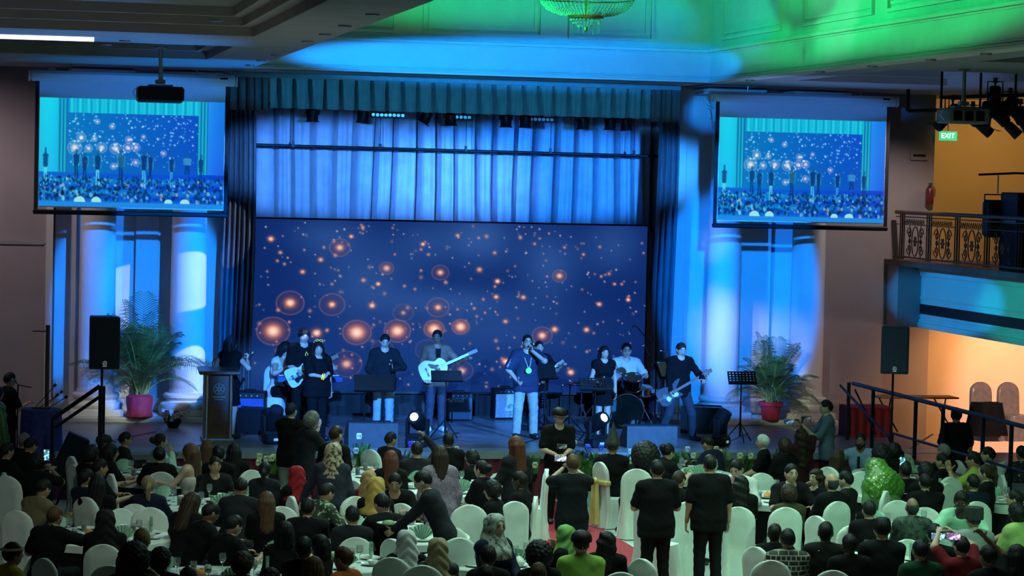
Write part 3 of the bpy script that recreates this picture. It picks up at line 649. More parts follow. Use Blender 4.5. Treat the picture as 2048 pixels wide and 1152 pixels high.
def pleat_row(x0, x1, Y, z0, z1, n_, seed):
    r_ = np.random.default_rng(seed); G = []; X = np.linspace(x0, x1, n_ * 16 + 1); u = (X - x0) / (x1 - x0) * n_; fr = u % 1
    jit = r_.uniform(.6, 1.4, n_ + 1)[np.minimum(u.astype(int), n_)]
    for i in range(16):
        t_ = i / 15; w_ = (.045 + .11 * (1 - t_)) * jit; g = np.exp(-((fr - .5 - .10 * (1 - t_) * (jit - 1)) / w_) ** 2)
        hem = .006 * np.sin(u * 6.28 + seed) * (t_ < .05)
        G.append(np.stack([X, Y + .20 * g - .03 * np.sin(fr * math.pi) * (1 - t_) + (.008 * np.sin(X * 70) if t_ < .9 else 0), np.full(len(X), z0 + (z1 - z0) * t_) + hem], 1))
    return MB().surf(G)
part('pleats', pleat_row(4.72, 11.5, 44.2, 6.25, 6.80, 25, 4), 'valance_cloth', va)
part('heading_band', MB().span((4.0, 44.17, 6.77), (12.05, 44.24, 6.86), bev=.01), 'valance_cloth', va)
for x0, x1 in ((3.98, 4.72), (11.5, 12.05)): part('end_drape', folds(x0, x1, 44.22, 6.2, 6.84, .14, .06, 5, 4), 'curtain_dark', va)
pp = thing('stage_pipe', 'long black pipe hanging across the backdrop curtain', 'pipe')
part('bar', MB().cyl((4.55, 46.5, 5.63), (12.28, 46.5, 5.61), .028, n=10), 'black_metal', pp)
for k in range(5): part('clamp', MB().box((5.4 + k * 1.6, 46.5, 5.66), (.04, .06, .10)).cyl((5.4 + k * 1.6, 46.5, 5.68), (5.4 + k * 1.6, 46.5, 7.2), .006, n=6), 'black_metal', pp)
tag(part('lighting_bar', MB().cyl((4.3, 44.9, 6.34), (12.1, 44.9, 6.34), .03, n=10).cyl((4.4, 44.9, 6.34), (4.4, 44.9, 6.87), .015, n=6).cyl((8.2, 44.9, 6.34), (8.2, 44.9, 6.87), .015, n=6).cyl((12, 44.9, 6.34), (12, 44.9, 6.87), .015, n=6), 'black_metal'), 'black lamp bar just behind the valance', 'lighting bar')
for i, (px, tilt) in enumerate(((625, 0), (728, .1), (860, .45), (900, -.05), (1012, 0), (1052, .05), (1166, 0), (1222, .05), (1250, -.1))):
    p = atY(px, 236, 44.9); t = thing('par_can', ['first', 'second', 'third', 'fourth', 'fifth', 'sixth', 'seventh', 'eighth', 'ninth'][i] + ' black stage lamp from the left under the valance', 'stage lamp', (p[0], 44.9, 6.34), group='stage lamps under the valance')
    Rm = ry(tilt)
    part('can', MB().lathe([(.06, -.06), (.10, -.09), (.10, -.27), (.105, -.28), (.125, -.29), (.125, -.30), (.09, -.295)], n=18).xf(Rm), 'black_metal', t)
    part('yoke', MB().tube([(-.11, 0, -.17), (-.11, 0, .0), (.11, 0, .0), (.11, 0, -.17)], .012, 6), 'black_metal', t); part('clamp', MB().box((0, 0, 0), (.06, .08, .09)), 'black_metal', t, False)
for i, (px, w_, lab) in enumerate(((775, .60, 'dark batten lamp between the second and third stage lamps'), (928, .35, 'short batten lamp right of the fourth stage lamp'), (1085, .5, 'dark batten lamp right of the sixth stage lamp'))):
    p = atY(px, 234, 44.9); t = thing('batten_lamp', lab, 'stage lamp', (p[0], 44.95, 6.2))
    part('body', MB().box((0, 0, 0), (w_, .12, .10), bev=.015), 'black_metal', t)
    for k in range(int(w_ / .075)): part('lens', MB().cyl((-w_ / 2 + .045 + k * .075, -.058, 0), (-w_ / 2 + .045 + k * .075, -.066, 0), .03, n=10), 'steel', t)
    part('bracket', MB().box((0, 0, .10), (.05, .05, .12)), 'black_metal', t, False)
# chandelier
ch = thing('chandelier', 'large crystal basket chandelier hanging in the green-lit recess', 'chandelier', (8.61, 37.0, 7.39))
prof = [(.02, .0), (.16, .03), (.235, .10), (.245, .15)]; big = [(.26, .17), (.45, .20), (.60, .27), (.685, .37), (.72, .50), (.70, .66), (.60, .86)]
for nm, rows, cnt in (('lower_strings', prof, 26), ('crystal_strings', big, 64)):
    bd = MB(); o8 = np.array([(1, 0, 0), (-1, 0, 0), (0, 1, 0), (0, -1, 0), (0, 0, 1), (0, 0, -1)]) * .013; f8 = [(0, 2, 4), (2, 1, 4), (1, 3, 4), (3, 0, 4), (2, 0, 5), (1, 2, 5), (3, 1, 5), (0, 3, 5)]
    L_ = np.array(rows); tt = np.linspace(0, len(rows) - 1, 5 if cnt < 30 else 22)
    for k in range(cnt):
        a = k * 2 * math.pi / cnt
        for q in tt:
            i = min(int(q), len(rows) - 2); r_, z_ = L_[i] + (L_[i + 1] - L_[i]) * (q - i); bd.add(o8 + (r_ * math.cos(a), r_ * math.sin(a), z_), f8)
    o = part(nm, bd, 'crystal', ch, False); o['kind'] = 'stuff'
for r_, z_ in ((.245, .15), (.70, .42), (.26, .17), (.70, .66), (.6, .86)): part('brass_ring', MB().tube([(r_ * math.cos(a), r_ * math.sin(a), z_) for a in np.arange(32) * math.pi / 16], .014, 6, closed=True), 'brass', ch)
part('stem', MB().cyl((0, 0, .1), (0, 0, 2.3), .025, n=8), 'brass', ch); part('finial', MB().ell((0, 0, -.02), (.03, .03, .05)), 'brass', ch)
for k in range(8): part('drop', MB().cyl((.2 * math.cos(k * .785), .2 * math.sin(k * .785), .02), (.2 * math.cos(k * .785), .2 * math.sin(k * .785), -.09), .004, n=5), 'crystal', ch)
# loudspeakers on poles
def emblem(t, c, r, m):
    part('emblem_ring', MB().tube([(c[0] + r * math.cos(a), c[1], c[2] + r * math.sin(a)) for a in np.arange(20) * math.pi / 10], r * .16, 5, closed=True), m, t)
    e = MB()
    for k in range(3):
        a = math.pi / 2 + k * 2 * math.pi / 3; e.cyl((c[0], c[1], c[2]), (c[0] + r * .9 * math.cos(a), c[1], c[2] + r * .9 * math.sin(a)), r * .14, n=5)
    part('emblem_forks', e, m, t)
def text(body, size, loc, m, parent, ext=.002, rot=(math.pi / 2, 0, 0), align='CENTER'):
    cu = bpy.data.curves.new('lettering', 'FONT'); cu.body = body; cu.size = size; cu.extrude = ext; cu.align_x = align; cu.align_y = 'CENTER'
    o = bpy.data.objects.new('lettering', cu); COL.objects.link(o); me = bpy.data.meshes.new_from_object(o.evaluated_get(bpy.context.evaluated_depsgraph_get())); bpy.data.objects.remove(o)
    return link('lettering', me, m, parent, loc, rot)
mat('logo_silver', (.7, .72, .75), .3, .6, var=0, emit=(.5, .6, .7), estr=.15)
mat('speaker_blue_black', (.010, .013, .028), .5, var=.2, spec=.25)
def pa(px, lab, slab, Yv, topy, roty, bodym='speaker_blue_black', gm='grille'):
    p = atY(px, topy, Yv); z1 = p[2]; z0 = z1 - .74
    s = thing('pole_speaker', lab, 'loudspeaker', (p[0], Yv, z0), roty)
    part('cabinet', MB().prism([(-.21, 0), (.21, 0), (.215, .03), (.215, .71), (.20, .74), (-.20, .74), (-.215, .71), (-.215, .03)], -.20, .18, lambda u, v_, d_: (u * (1 - .25 * max(d_, 0) / .18), d_, v_)), bodym, s)
    part('grille', MB().box((0, -.205, .37), (.39, .02, .68), bev=.02), gm, s)
    emblem(s, (.0, -.222, .085), .028, 'logo_silver'); part('name_plate', MB().box((0, -.219, .042), (.06, .004, .012)), 'logo_silver', s, False)
    t = thing('speaker_pole', slab, 'speaker stand', (p[0], Yv, 0))
    part('pole', MB().cyl((0, 0, .15), (0, 0, 1.3), .025, n=10).cyl((0, 0, 1.25), (0, 0, z0), .019, n=10), 'black_metal', t); part('collar', MB().cyl((0, 0, 1.2), (0, 0, 1.32), .04, n=10), 'black_metal', t)
    for k in range(3):
        a = k * 2.094 + .4; part('leg', MB().tube([(0, 0, .75), (.5 * math.cos(a), .5 * math.sin(a), .015)], .014, 6), 'black_metal', t)
mat('grille', (.012, .016, .028), .7, var=.3, scale=160, bump=.4, bscale=300, spec=.15); mat('navy_cabinet', (.02, .028, .075), .5, var=.2); mat('navy_grille', (.025, .035, .10), .6, var=.3, scale=160)
pa(206, 'black loudspeaker on a pole left of the tall palm', 'black speaker pole at the left stage steps', 36.6, 632, .12)
pa(1789, 'blue-black loudspeaker on a pole before the orange wall', 'black speaker pole by the right walkway rail', 37.6, 651, -.25, 'navy_cabinet', 'navy_grille')
# palms
def frond(base, az, length, lift, droop, nl, seed):
    r_ = random.Random(seed); m_ = MB(); P = []
    for i in range(15):
        t_ = i / 14; out = length * (t_ ** 1.25) * math.cos(lift); up = length * t_ * math.sin(lift) - droop * t_ ** 2.6
        P.append(v3(base) + v3((out * math.cos(az), out * math.sin(az), up)))
    m_.tube(P, [.013 * (1 - .8 * i / 14) for i in range(15)], 5, mi=1)
    for i in range(nl):
        t_ = .30 + .70 * i / (nl - 1); q = t_ * 14; k = min(int(q), 13); p = P[k] + (P[k + 1] - P[k]) * (q - k); d_ = P[k + 1] - P[k]; d_ /= np.linalg.norm(d_)
        side = np.cross(d_, (0, 0, 1.)); side /= np.linalg.norm(side) + 1e-9; up = np.cross(side, d_)
        ll = length * .33 * math.sin(math.pi * (.14 + .80 * (t_ - .3) / .7)) ** .8
        for s_ in (-1, 1):
            dr_ = side * s_ * .82 + d_ * .55 + up * .25; dr_ /= np.linalg.norm(dr_); wv = d_ * .0075
            tip = p + dr_ * ll + v3((0, 0, -.35 * ll * r_.uniform(.6, 1.3))); mid = p + dr_ * ll * .55 + v3((0, 0, -.04 * ll))
            m_.add([p - wv * .5, p + wv * .5, mid + wv, mid - wv, tip], [(0, 1, 2, 3), (3, 2, 4)])
    return m_
def palm(x, y, z, height, spread, nf, seed, lab, wrap):
    t = thing('potted_palm', lab, 'potted palm', (x, y, z)); r_ = random.Random(seed)
    if wrap:
        part('pot_wrap', MB().lathe([(.20, .0), (.235, .02), (.225, .05), (.21, .12), (.23, .26), (.225, .36), (.16, .40)], n=40, wob=lambda a, z_: .03 * np.sin(a * 11 + z_ * 20) + .02 * np.sin(a * 5)), 'pot_cloth', t)
    else:
        part('pot', MB().lathe([(.15, 0), (.155, .02), (.19, .26), (.22, .27), (.22, .34), (.19, .34), (.18, .30)], n=28), 'pot_cloth', t)
    part('soil', MB().cyl((0, 0, .28), (0, 0, .32), .17, n=16), 'soil', t)
    for k in range(12):
        a = r_.uniform(0, 6.28); rr = r_.uniform(.02, .12); b = (rr * math.cos(a), rr * math.sin(a), .28); h_ = r_.uniform(.35, .6) * height * .55
        part('cane', MB().tube([b, (b[0] * 1.6, b[1] * 1.6, .28 + h_ * .5), (b[0] * 2.2, b[1] * 2.2, .28 + h_)], [.016, .014, .012], 6), 'leaf_stem', t)
    for k in range(nf):
        a = k * 2.399 + r_.uniform(-.3, .3); q = (k + .5) / nf; L_ = height * (.45 + .40 * r_.random()) * (1.0 if q < .7 else 1.15)
        b = (.06 * math.cos(a), .06 * math.sin(a), .30 + height * .10 * r_.random())
        lift = math.radians(38 + 46 * q + r_.uniform(-6, 6)) if spread < 1 else math.radians(24 + 56 * q + r_.uniform(-6, 6))
        part('frond', frond(b, a, L_, lift, L_ * r_.uniform(.25, .55) * (1.25 - q), 27, seed * 100 + k), ['leaf', 'leaf_stem'], t)
    return t
palm(2.60, 44.62, DK + .09, 2.02, .8, 46, 11, 'tall potted palm in a wine-red wrapped pot between the left columns', True)
palm(14.02, 44.62, DK + .09, 1.42, 1.3, 44, 23, 'shorter bushy potted palm in a red pot between the right columns', False)
# lectern
t = thing('lectern', 'dark wooden lectern with chrome posts and a crest, before the emcee', 'lectern', (3.69, 41.6, DK))
part('base', MB().box((0, 0, .03), (.52, .5, .06), bev=.015), 'chrome', t); part('front_panel', MB().box((.0, -.10, .58), (.33, .06, 1.06)), 'wood_dark', t, False)
for s_ in (-.20, .19): part('post', MB().cyl((s_, -.14, .05), (s_, -.14, 1.12), .035, n=14), 'chrome', t)
for s_ in (-.20, .19): part('post', MB().cyl((s_, .18, .05), (s_, .18, 1.12), .03, n=12), 'chrome', t)
part('desk', MB().box((0, 0, 1.15), (.66, .5, .05), rx(.12), bev=.012), 'steel', t); part('desk_lip', MB().box((0, -.25, 1.13), (.66, .04, .05), bev=.01), 'wood_dark', t)
cr = part('crest_plate', MB().box((0, -.135, .80), (.27, .012, .34)), mat('crest_dark', (.05, .05, .055), .5), t, False)
cm = mat('crest_line', (.28, .30, .30), .5, var=.1)
part('crest_ring', MB().tube([(.085 * math.cos(a), -.145, .86 + .085 * math.sin(a)) for a in np.arange(24) * math.pi / 12], .008, 5, closed=True), cm, cr)
e = MB()
for k in range(6): a = math.pi / 2 + k * math.pi / 3; e.ell((.04 * math.cos(a), -.145, .86 + .04 * math.sin(a)), (.032, .006, .014), 8, 5, ry(-a))
part('crest_petals', e, cm, cr); part('crest_ribbon', MB().box((0, -.145, .73), (.20, .008, .022)).box((0, -.145, .69), (.14, .008, .014)), cm, cr, False)
part('gooseneck', MB().tube([(-.08, .1, 1.17), (-.1, .08, 1.28), (-.06, .0, 1.34)], .007, 6), 'black_metal', t)
# amplifiers, wedges, keyboard
def amp(name, px, py, Y, w_, h_, dpt, lab, m_front, m_body='black_plastic', txt=None, rot=0., z=DK):
    p = atY(px, py, Y); t = thing(name, lab, 'amplifier', (p[0], Y, z), rot)
    part('cabinet', MB().box((0, 0, h_ / 2), (w_, dpt, h_), bev=.015), m_body, t); part('grille_cloth', MB().box((0, -dpt / 2 - .003, h_ * .44), (w_ * .9, .012, h_ * .76)), m_front, t, False)
    part('control_panel', MB().box((0, -dpt / 2 - .003, h_ * .90), (w_ * .9, .012, h_ * .09)), 'black_metal', t, False)
    part('handle', MB().tube([(-.1, 0, h_), (-.1, 0, h_ + .03), (.1, 0, h_ + .03), (.1, 0, h_)], .012, 6), 'black_plastic', t)
    for s_ in (-.25, -.08, .09, .26): part('knob', MB().cyl((w_ * s_, -dpt / 2 - .008, h_ * .9), (w_ * s_, -dpt / 2 - .03, h_ * .9), .012, n=8), 'steel', t)
    if txt: text(txt, .10, (-w_ * .2, -dpt / 2 - .013, h_ * .74), 'white_paint', t)
    return t
mat('amp_blue', (.02, .06, .30), .6, var=.2); mat('amp_grey', (.05, .06, .09), .7, var=.2, scale=60); mat('amp_silver', (.35, .37, .4), .6, var=.5, scale=60)
amp('guitar_amplifier', 917, 800, 45.3, .48, .50, .28, 'black guitar amplifier behind the acoustic guitarist with white script lettering', 'amp_grey', txt='Marshall')
amp('guitar_amplifier', 1008, 800, 45.6, .44, .56, .28, 'silver-speckled amplifier left of the singer with the medal', 'amp_silver', rot=.1)
t = amp('bass_amplifier', 500, 800, 43.9, .56, .62, .42, 'black and blue speaker cabinet beside the keyboard player', 'amp_blue', rot=-.2)
part('port', MB().box((.12, -.222, .22), (.12, .01, .13)).box((.12, -.224, .17), (.12, .01, .03)), 'black_plastic', t, False)
def wedge(x, y, w_, h_, dpt, rot, lab, m='black_plastic'):
    t = thing('monitor_wedge', lab, 'stage monitor', (x, y, DK), rot)
    part('cabinet', MB().prism([(-dpt / 2, 0), (dpt / 2, 0), (dpt / 2, h_ * .35), (-dpt * .05, h_), (-dpt / 2, h_)], -w_ / 2, w_ / 2, lambda u, v_, d_: (d_, -u, v_)), m, t, False)
    part('grille', MB().box((0, -dpt * .235, h_ * .69), (w_ * .9, .015, h_ * .86), rx(math.atan2(dpt * .55, h_ * .65) - math.pi / 2 + math.pi / 2)), 'grille', t, False)
    return t
wedge(4.35, 42.9, .60, .42, .46, 2.6, 'black floor monitor behind the lectern'); wedge(12.35, 43.3, .72, .46, .55, 2.8, 'black floor monitor at the feet of the bass player')
mat('monitor_top', (.05, .055, .065), .6, var=.2)
wedge(6.10, 40.85, .80, .40, .55, 3.14, 'wide grey floor monitor at the stage front before the singer in jeans', 'monitor_top'); wedge(10.75, 40.9, .85, .36, .5, 3.14, 'wide grey floor monitor at the stage front before the girl in black', 'monitor_top')
t = thing('keyboard', 'stage keyboard on a stand, blue panel with white lettering', 'keyboard', (5.32, 44.0, DK), .05)
part('case', MB().box((.15, 0, .83), (1.15, .30, .11), bev=.015), mat('keyboard_blue', (.02, .07, .22), .45), t); part('key_bed', MB().box((.15, .05, .89), (1.05, .16, .012)), 'white_paint', t, False)
for k in range(24): part('black_key', MB().box((-.33 + k * .0415, .08, .90), (.016, .09, .014)), 'black_plastic', t, False)
text('Roland RD', .09, (-.05, -.153, .835), 'white_paint', t)
part('stand', MB().tube([(-.3, -.1, 0), (.5, .1, .78)], .018, 6).tube([(.5, -.1, 0), (-.3, .1, .78)], .018, 6), 'black_metal', t)
# moving-head lamps on the stage lip
mat('beam_glow', (1, 1, 1), .3, emit=(.8, .9, 1), estr=9, var=0)
def moving_head(px, Y, pan, tilt, on, lab):
    p = atY(px, 860, Y); t = thing('moving_head_lamp', lab, 'stage lamp', (p[0], Y, DK), pan)
    part('base', MB().box((0, 0, .08), (.34, .28, .16), bev=.03), 'black_plastic', t)
    y_ = part('yoke', MB().box((-.17, 0, .30), (.045, .12, .32), bev=.015).box((.17, 0, .30), (.045, .12, .32), bev=.015).box((0, 0, .18), (.36, .14, .05), bev=.01), 'black_plastic', t)
    h = MB().lathe([(.06, -.22), (.12, -.19), (.135, -.05), (.125, .12), (.115, .20), (.10, .20)], n=20).xf(rx(tilt), (0, 0, .42)); part('head', h, 'black_plastic', t)
    part('lens', MB().cyl((0, 0, .185), (0, 0, .202), .068, n=18).xf(rx(tilt), (0, 0, .42)), 'beam_glow' if on else 'grille', t)
    part('display', MB().box((0, -.142, .08), (.09, .006, .04)), mat('lcd_blue', (.1, .3, .5), .3, emit=(.3, .7, 1), estr=.5), t, False)
moving_head(835, 40.8, -.5, 1.15, True, 'moving-head lamp with a bright lens before the acoustic guitarist'); moving_head(1193, 40.7, .5, 1.1, True, 'moving-head lamp with a bright lens at the feet of the girl in black')
moving_head(1440, 41.0, .9, .5, False, 'unlit moving-head lamp leaning beside the empty music stand'); moving_head(548, 41.2, .2, .7, False, 'unlit moving-head lamp at the stage front left of the gesturing man')
# music stands
def music_stand(px, py, Y, w_, h_, lab, rot=0., holes=True, paper=False, base=DK):
    p = atY(px, py, Y); zt = p[2] - base; t = thing('music_stand', lab, 'music stand', (p[0], Y, base), rot)
    m_ = MB(); tl = .5
    if holes:
        nx_, nz_ = 8, 5
        for i in range(nx_ + 1): m_.box(((i / nx_ - .5) * w_, 0, 0), (.028, .006, h_))
        for j in range(nz_ + 1): m_.box((0, 0, (j / nz_ - .5) * h_), (w_ + .028, .006, .022))
    else: m_.box((0, 0, 0), (w_, .008, h_))
    part('desk', m_.xf(rx(-tl), (0, 0, zt)), 'black_metal', t, False)
    part('ledge', MB().box((0, -.03, -h_ / 2), (w_ + .02, .07, .02)).xf(rx(-tl), (0, 0, zt)), 'black_metal', t, False)
    if paper: part('sheet', MB().box((-.02, -.008, .02), (w_ * .62, .003, h_ * .9)).xf(rx(-tl), (0, 0, zt)), 'white_paint', t, False)
    part('pole', MB().cyl((0, .03, .25), (0, .03, zt), .012, n=8).cyl((0, .03, .1), (0, .03, .6), .017, n=8), 'black_metal', t)
    for k in range(3): a = k * 2.094 + .5; part('leg', MB().tube([(0, .03, .34), (.27 * math.cos(a), .03 + .27 * math.sin(a), .012)], .01, 6), 'black_metal', t)
    return t
music_stand(730, 766, 41.7, .36, .30, 'solid black music stand, left of the two before the singer in jeans', 0, False); music_stand(765, 766, 41.85, .36, .30, 'solid black music stand, right of the two before the singer in jeans', 0, False)
music_stand(893, 752, 41.9, .52, .20, 'low wide black music stand before the acoustic guitarist', 0, False); music_stand(1092, 742, 43.0, .36, .30, 'black music stand half hidden behind the singer with the medal', .2, False)
music_stand(1192, 769, 41.6, .54, .22, 'perforated black music stand before the girl in the black dress', 0, True); ms = music_stand(1330, 741, 42.6, .36, .30, 'perforated music stand with white sheets and a gooseneck lamp', .5, True, True)
part('gooseneck_lamp', MB().tube([(.02, 0, 1.22), (.06, .0, 1.34), (.03, 0, 1.46), (-.12, 0, 1.48)], .010, 6), 'white_paint', ms)
music_stand(1484, 756, 41.6, .47, .22, 'empty perforated music stand with tripod legs right of the bass player', 0, True)
# drum kit
def drum(name, c, r, h_, ax, parent, mshell, mhead='drum_head'):
    a = v3(c) - v3(ax) * h_ / 2; b = v3(c) + v3(ax) * h_ / 2; o = part(name, MB().cyl(a, b, r, n=28), mshell, parent)
    part('head', MB().cyl(b, b + v3(ax) * .006, r * .96, n=28), mhead, o); part('head', MB().cyl(a, a - v3(ax) * .006, r * .96, n=28), mhead, o)
    x_, y_, _ = frame(ax)
    for q in (a, b): part('hoop', MB().tube([q + r * 1.02 * (math.cos(t_) * x_ + math.sin(t_) * y_) for t_ in np.arange(28) * math.pi / 14], .013, 6, closed=True), 'chrome', o)
    for k in range(8):
        t_ = k * math.pi / 4; q = r * 1.03 * (math.cos(t_) * x_ + math.sin(t_) * y_); part('lug', MB().cyl(v3(c) + q - v3(ax) * h_ * .25, v3(c) + q + v3(ax) * h_ * .25, .012, n=6), 'chrome', o)
    return o
mat('drum_shell', (.02, .02, .03), .25, .2); mat('drum_head', (.35, .4, .45), .5, var=.05); mat('bass_head', (.03, .10, .10), .35, var=.5, scale=4); mat('cymbal', (.30, .25, .14), .3, 1., var=.2)
K = thing('drum_kit', 'black drum kit with chrome hardware in front of the seated drummer', 'drum kit', (11.22, 44.3, DK))
drum('bass_drum', (.02, 0, .30), .29, .42, (-.25, -.968, 0), K, 'drum_shell', 'bass_head')
drum('rack_tom', (.12, .05, .78), .155, .22, (-.1, -.45, .887), K, 'drum_shell'); drum('rack_tom', (-.22, .10, .80), .14, .2, (.1, -.45, .887), K, 'drum_shell')
drum('floor_tom', (.62, .3, .42), .20, .36, (0, -.1, .995), K, 'drum_shell'); drum('snare_drum', (.35, .25, .62), .18, .14, (0, -.15, .988), K, 'chrome')
def cym(c, r, tilt, nm='cymbal'): return part(nm, MB().lathe([(.01, .03), (.05, .022), (r * .5, .008), (r, 0), (r, -.003), (r * .5, .004), (.01, .025)], n=28).xf(ry(tilt), c), 'cymbal', K)
cym((-.62, -.05, 1.02), .27, .18, 'crash_cymbal'); cym((.75, .1, 1.18), .28, -.3, 'ride_cymbal'); cym((-.80, .1, .78), .18, 0, 'hi_hat'); cym((-.80, .1, .76), .18, 0, 'hi_hat')
def tripod(x, y, h_, parent=K, nm='cymbal_stand', sp=.28, m='chrome'):
    o = part(nm, MB().cyl((x, y, .12), (x, y, h_), .012, n=8), m, parent)
    for k in range(3): a = k * 2.094 + .9; part('leg', MB().tube([(x, y, .38), (x + sp * math.cos(a), y + sp * math.sin(a), .012)], .011, 6).tube([(x, y, .15), (x + sp * .6 * math.cos(a), y + sp * .6 * math.sin(a), .16)], .008, 5), m, o)
for x, y, h_ in ((-.62, -.05, 1.02), (.75, .1, 1.16), (-.80, .1, .78), (.9, -.25, 1.0), (-.45, -.2, .6)): tripod(x, y, h_)
for s_ in (-1, 1): part('spur', MB().cyl((.02 + s_ * .26, -.1, .35), (.02 + s_ * .42, -.28, .01), .012, n=6), 'chrome', K)
part('throne', MB().lathe([(.15, .48), (.17, .52), (.17, .56), (.02, .58)], (.62, .68, 0), 18).cyl((.62, .68, .02), (.62, .68, .5), .025, n=8), 'black_fabric', K)
def boom(px, py, Y, x2, z2, lab, base=DK):
    p = atY(px, py, Y); t = thing('microphone_stand', lab, 'microphone stand', (p[0], Y, base)); h_ = p[2] - base
    part('pole', MB().cyl((0, 0, .1), (0, 0, h_), .012, n=8), 'black_metal', t); part('boom_arm', MB().tube([(.35 * -x2 / max(abs(x2), .01) * .6, 0, h_ - .15 * z2 / .4), (0, 0, h_), (x2, 0, h_ + z2)], .009, 6), 'black_metal', t)
    part('microphone', MB().cyl((x2, 0, h_ + z2), (x2 * 1.12, -.02, h_ + z2 * 1.02 - .03), .018, n=8).ell((x2 * 1.14, -.02, h_ + z2 * 1.02 - .035), .028, 10, 6), 'steel', t)
    for k in range(3): a = k * 2.094 + .3; part('leg', MB().tube([(0, 0, .3), (.3 * math.cos(a), .3 * math.sin(a), .012)], .010, 6), 'black_metal', t)
boom(1304, 690, 45.5, -.32, .36, 'boom microphone stand reaching over the drummer'); boom(1312, 740, 43.2, -.22, .45, 'short boom microphone stand right of the drums'); boom(1140, 770, 42.9, -.12, .03, 'chrome-footed microphone stand left of the girl in black')
# left stage steps, handrail, cloth-covered table with microphones
t = thing('stage_steps', 'dark steps climbing to the left end of the stage', 'steps', (0, 0, 0))
for k in range(4): part('step', MB().span((1.55, 38.9 + k * .27, 0), (2.6, 40.0, .19 * (k + 1) - .02), bev=.01), 'deck_wood', t, False)
t = thing('handrail', 'black sloping handrail beside the left stage steps', 'handrail')
a0, a1 = atX(200, 772, 1.62), atX(112, 832, .95)
Yr = 38.8; q0, q1, q2, q3 = atY(200, 772, Yr), atY(105, 838, Yr), atY(200, 793, Yr), atY(110, 855, Yr)
part('post', MB().box((q0[0] + .03, Yr, q0[2] / 2), (.10, .07, q0[2])), 'black_metal', t, False); part('top_rail', MB().tube([q0, q1], .032, 8), 'black_metal', t); part('lower_rail', MB().tube([q2, q3], .026, 8), 'black_metal', t)
part('post', MB().cyl((q1[0], Yr, 0), (q1[0], Yr, q1[2]), .025, n=8), 'black_metal', t)
mat('blue_cloth', (.03, .03, .20), .75, var=.3, scale=14)
p = atY(83, 817, 40.2); t = thing('draped_table', 'small table draped in dark blue cloth beside the left wall', 'table', (p[0], 40.2, 0))
part('table_cloth', MB().lathe([(.36, .01), (.345, .5), (.31, p[2] - .02), (.29, p[2]), (.01, p[2] + .001)], n=48, wob=lambda a, z_: .05 * np.sin(a * 9) * np.clip(1 - z_ / 1.2, 0, 1)), 'blue_cloth', t)
for i, (px, py, lab) in enumerate(((112, 768, 'tallest gooseneck microphone on the blue-draped table'), (117, 788, 'gooseneck microphone next to the tallest on the blue-draped table'), (125, 782, 'middle gooseneck microphone on the blue-draped table'), (134, 793, 'lowest slanting gooseneck microphone on the blue-draped table'))):
    q = atY(px, py, 40.2); m_ = thing('table_microphone', lab, 'microphone', (p[0] + (-.10 + .06 * i), 40.2 - .04 * i, p[2])); d_ = q - v3(m_.location)
    part('base', MB().cyl((0, 0, 0), (0, 0, .02), .05, n=12), 'black_metal', m_); part('neck', MB().tube([(0, 0, .01), d_ * .45, d_ * .92], .007, 6), 'black_metal', m_); part('capsule', MB().cyl(d_ * .9, d_, .022, n=10), 'black_plastic', m_)
p = atY(96, 650, 41.0); t = thing('upright_stand', 'tall dark pole with short crossbar against the left wall', 'pole', (p[0], 41.0, 0))
part('pole', MB().cyl((0, 0, 0), (0, 0, p[2]), .035, n=8), 'wood_dark', t); part('crossbar', MB().cyl((-.24, 0, p[2] - .1), (.02, 0, p[2] - .1), .010, n=6), 'black_metal', t); part('foot', MB().cyl((0, 0, 0), (0, 0, .04), .22, n=18), 'black_metal', t)
t = thing('tilted_speaker', 'black box speaker leaning against the left stage steps', 'loudspeaker', (1.25, 39.2, .3), 0)
part('cabinet', MB().box((0, 0, .45), (.34, .3, .72), ry(.42), bev=.02), 'black_plastic', t); part('grille', MB().box((0, -.155, .45), (.29, .01, .64), ry(.42)), 'grille', t, False); part('stand_frame', MB().tube([(-.2, 0, -.3), (.0, 0, .2), (.15, 0, -.3)], .02, 6), 'black_metal', t)
# ramp-side rail on the right
def pz(px, py, X): return atX(px, py, X)
t = thing('walkway_rail', 'black metal railing along the right walkway in front of orange wall', 'railing', (0, 0, 0)); XR = 14.6
def railpt(Y, z): return (XR, Y, z)
part('top_rail', MB().tube([railpt(41.8, DK + 1.0), railpt(31.6, DK + 1.0)], .035, 8), 'black_metal', t); part('mid_rail', MB().tube([railpt(39.8, DK + .35), railpt(31.6, DK + .35)], .022, 6), 'black_metal', t)
for px in (1697, 1746, 1832, 1887, 1968, 2025, 2080):
    d_ = ray(px, 800); Y = XR / d_[0] * d_[1]; part('post', MB().box((XR, Y, DK + .5), (.05, .05, 1.0)), 'black_metal', t, False)
part('stair_rail', MB().tube([(14.3, 41.6, DK + .98), (14.2, 38.2, .95), (14.2, 38.2, .0)], .022, 6), 'black_metal', t); part('brace', MB().tube([railpt(41.7, DK + .9), railpt(40.6, DK + .25)], .018, 6), 'black_metal', t)
mat('red_cloth', (.20, .012, .02), .8, var=.2); mat('plastic_film', (.72, .60, .55), .22, var=.15, scale=12, bump=.3, bscale=9)
p = atY(1728, 828, 42.8); t = thing('draped_table', 'red-draped low table behind the walkway rail', 'table', (p[0], 42.8, DK))
part('cloth', MB().surf([[(x, -.3 + .02 * math.sin(x * 40), z) for x in np.linspace(-.35, .42, 40)] for z in (.0, .52)]).span((-.36, -.32, .5), (.43, .3, .53)).span((-.36, -.3, 0), (-.34, .3, .5)).span((.41, -.3, 0), (.43, .3, .5)), 'red_cloth', t)
p = atY(1812, 857, 43.6); t = thing('folding_table', 'narrow folding table with crossed legs before the orange wall', 'table', (p[0] + .15, 43.6, DK))
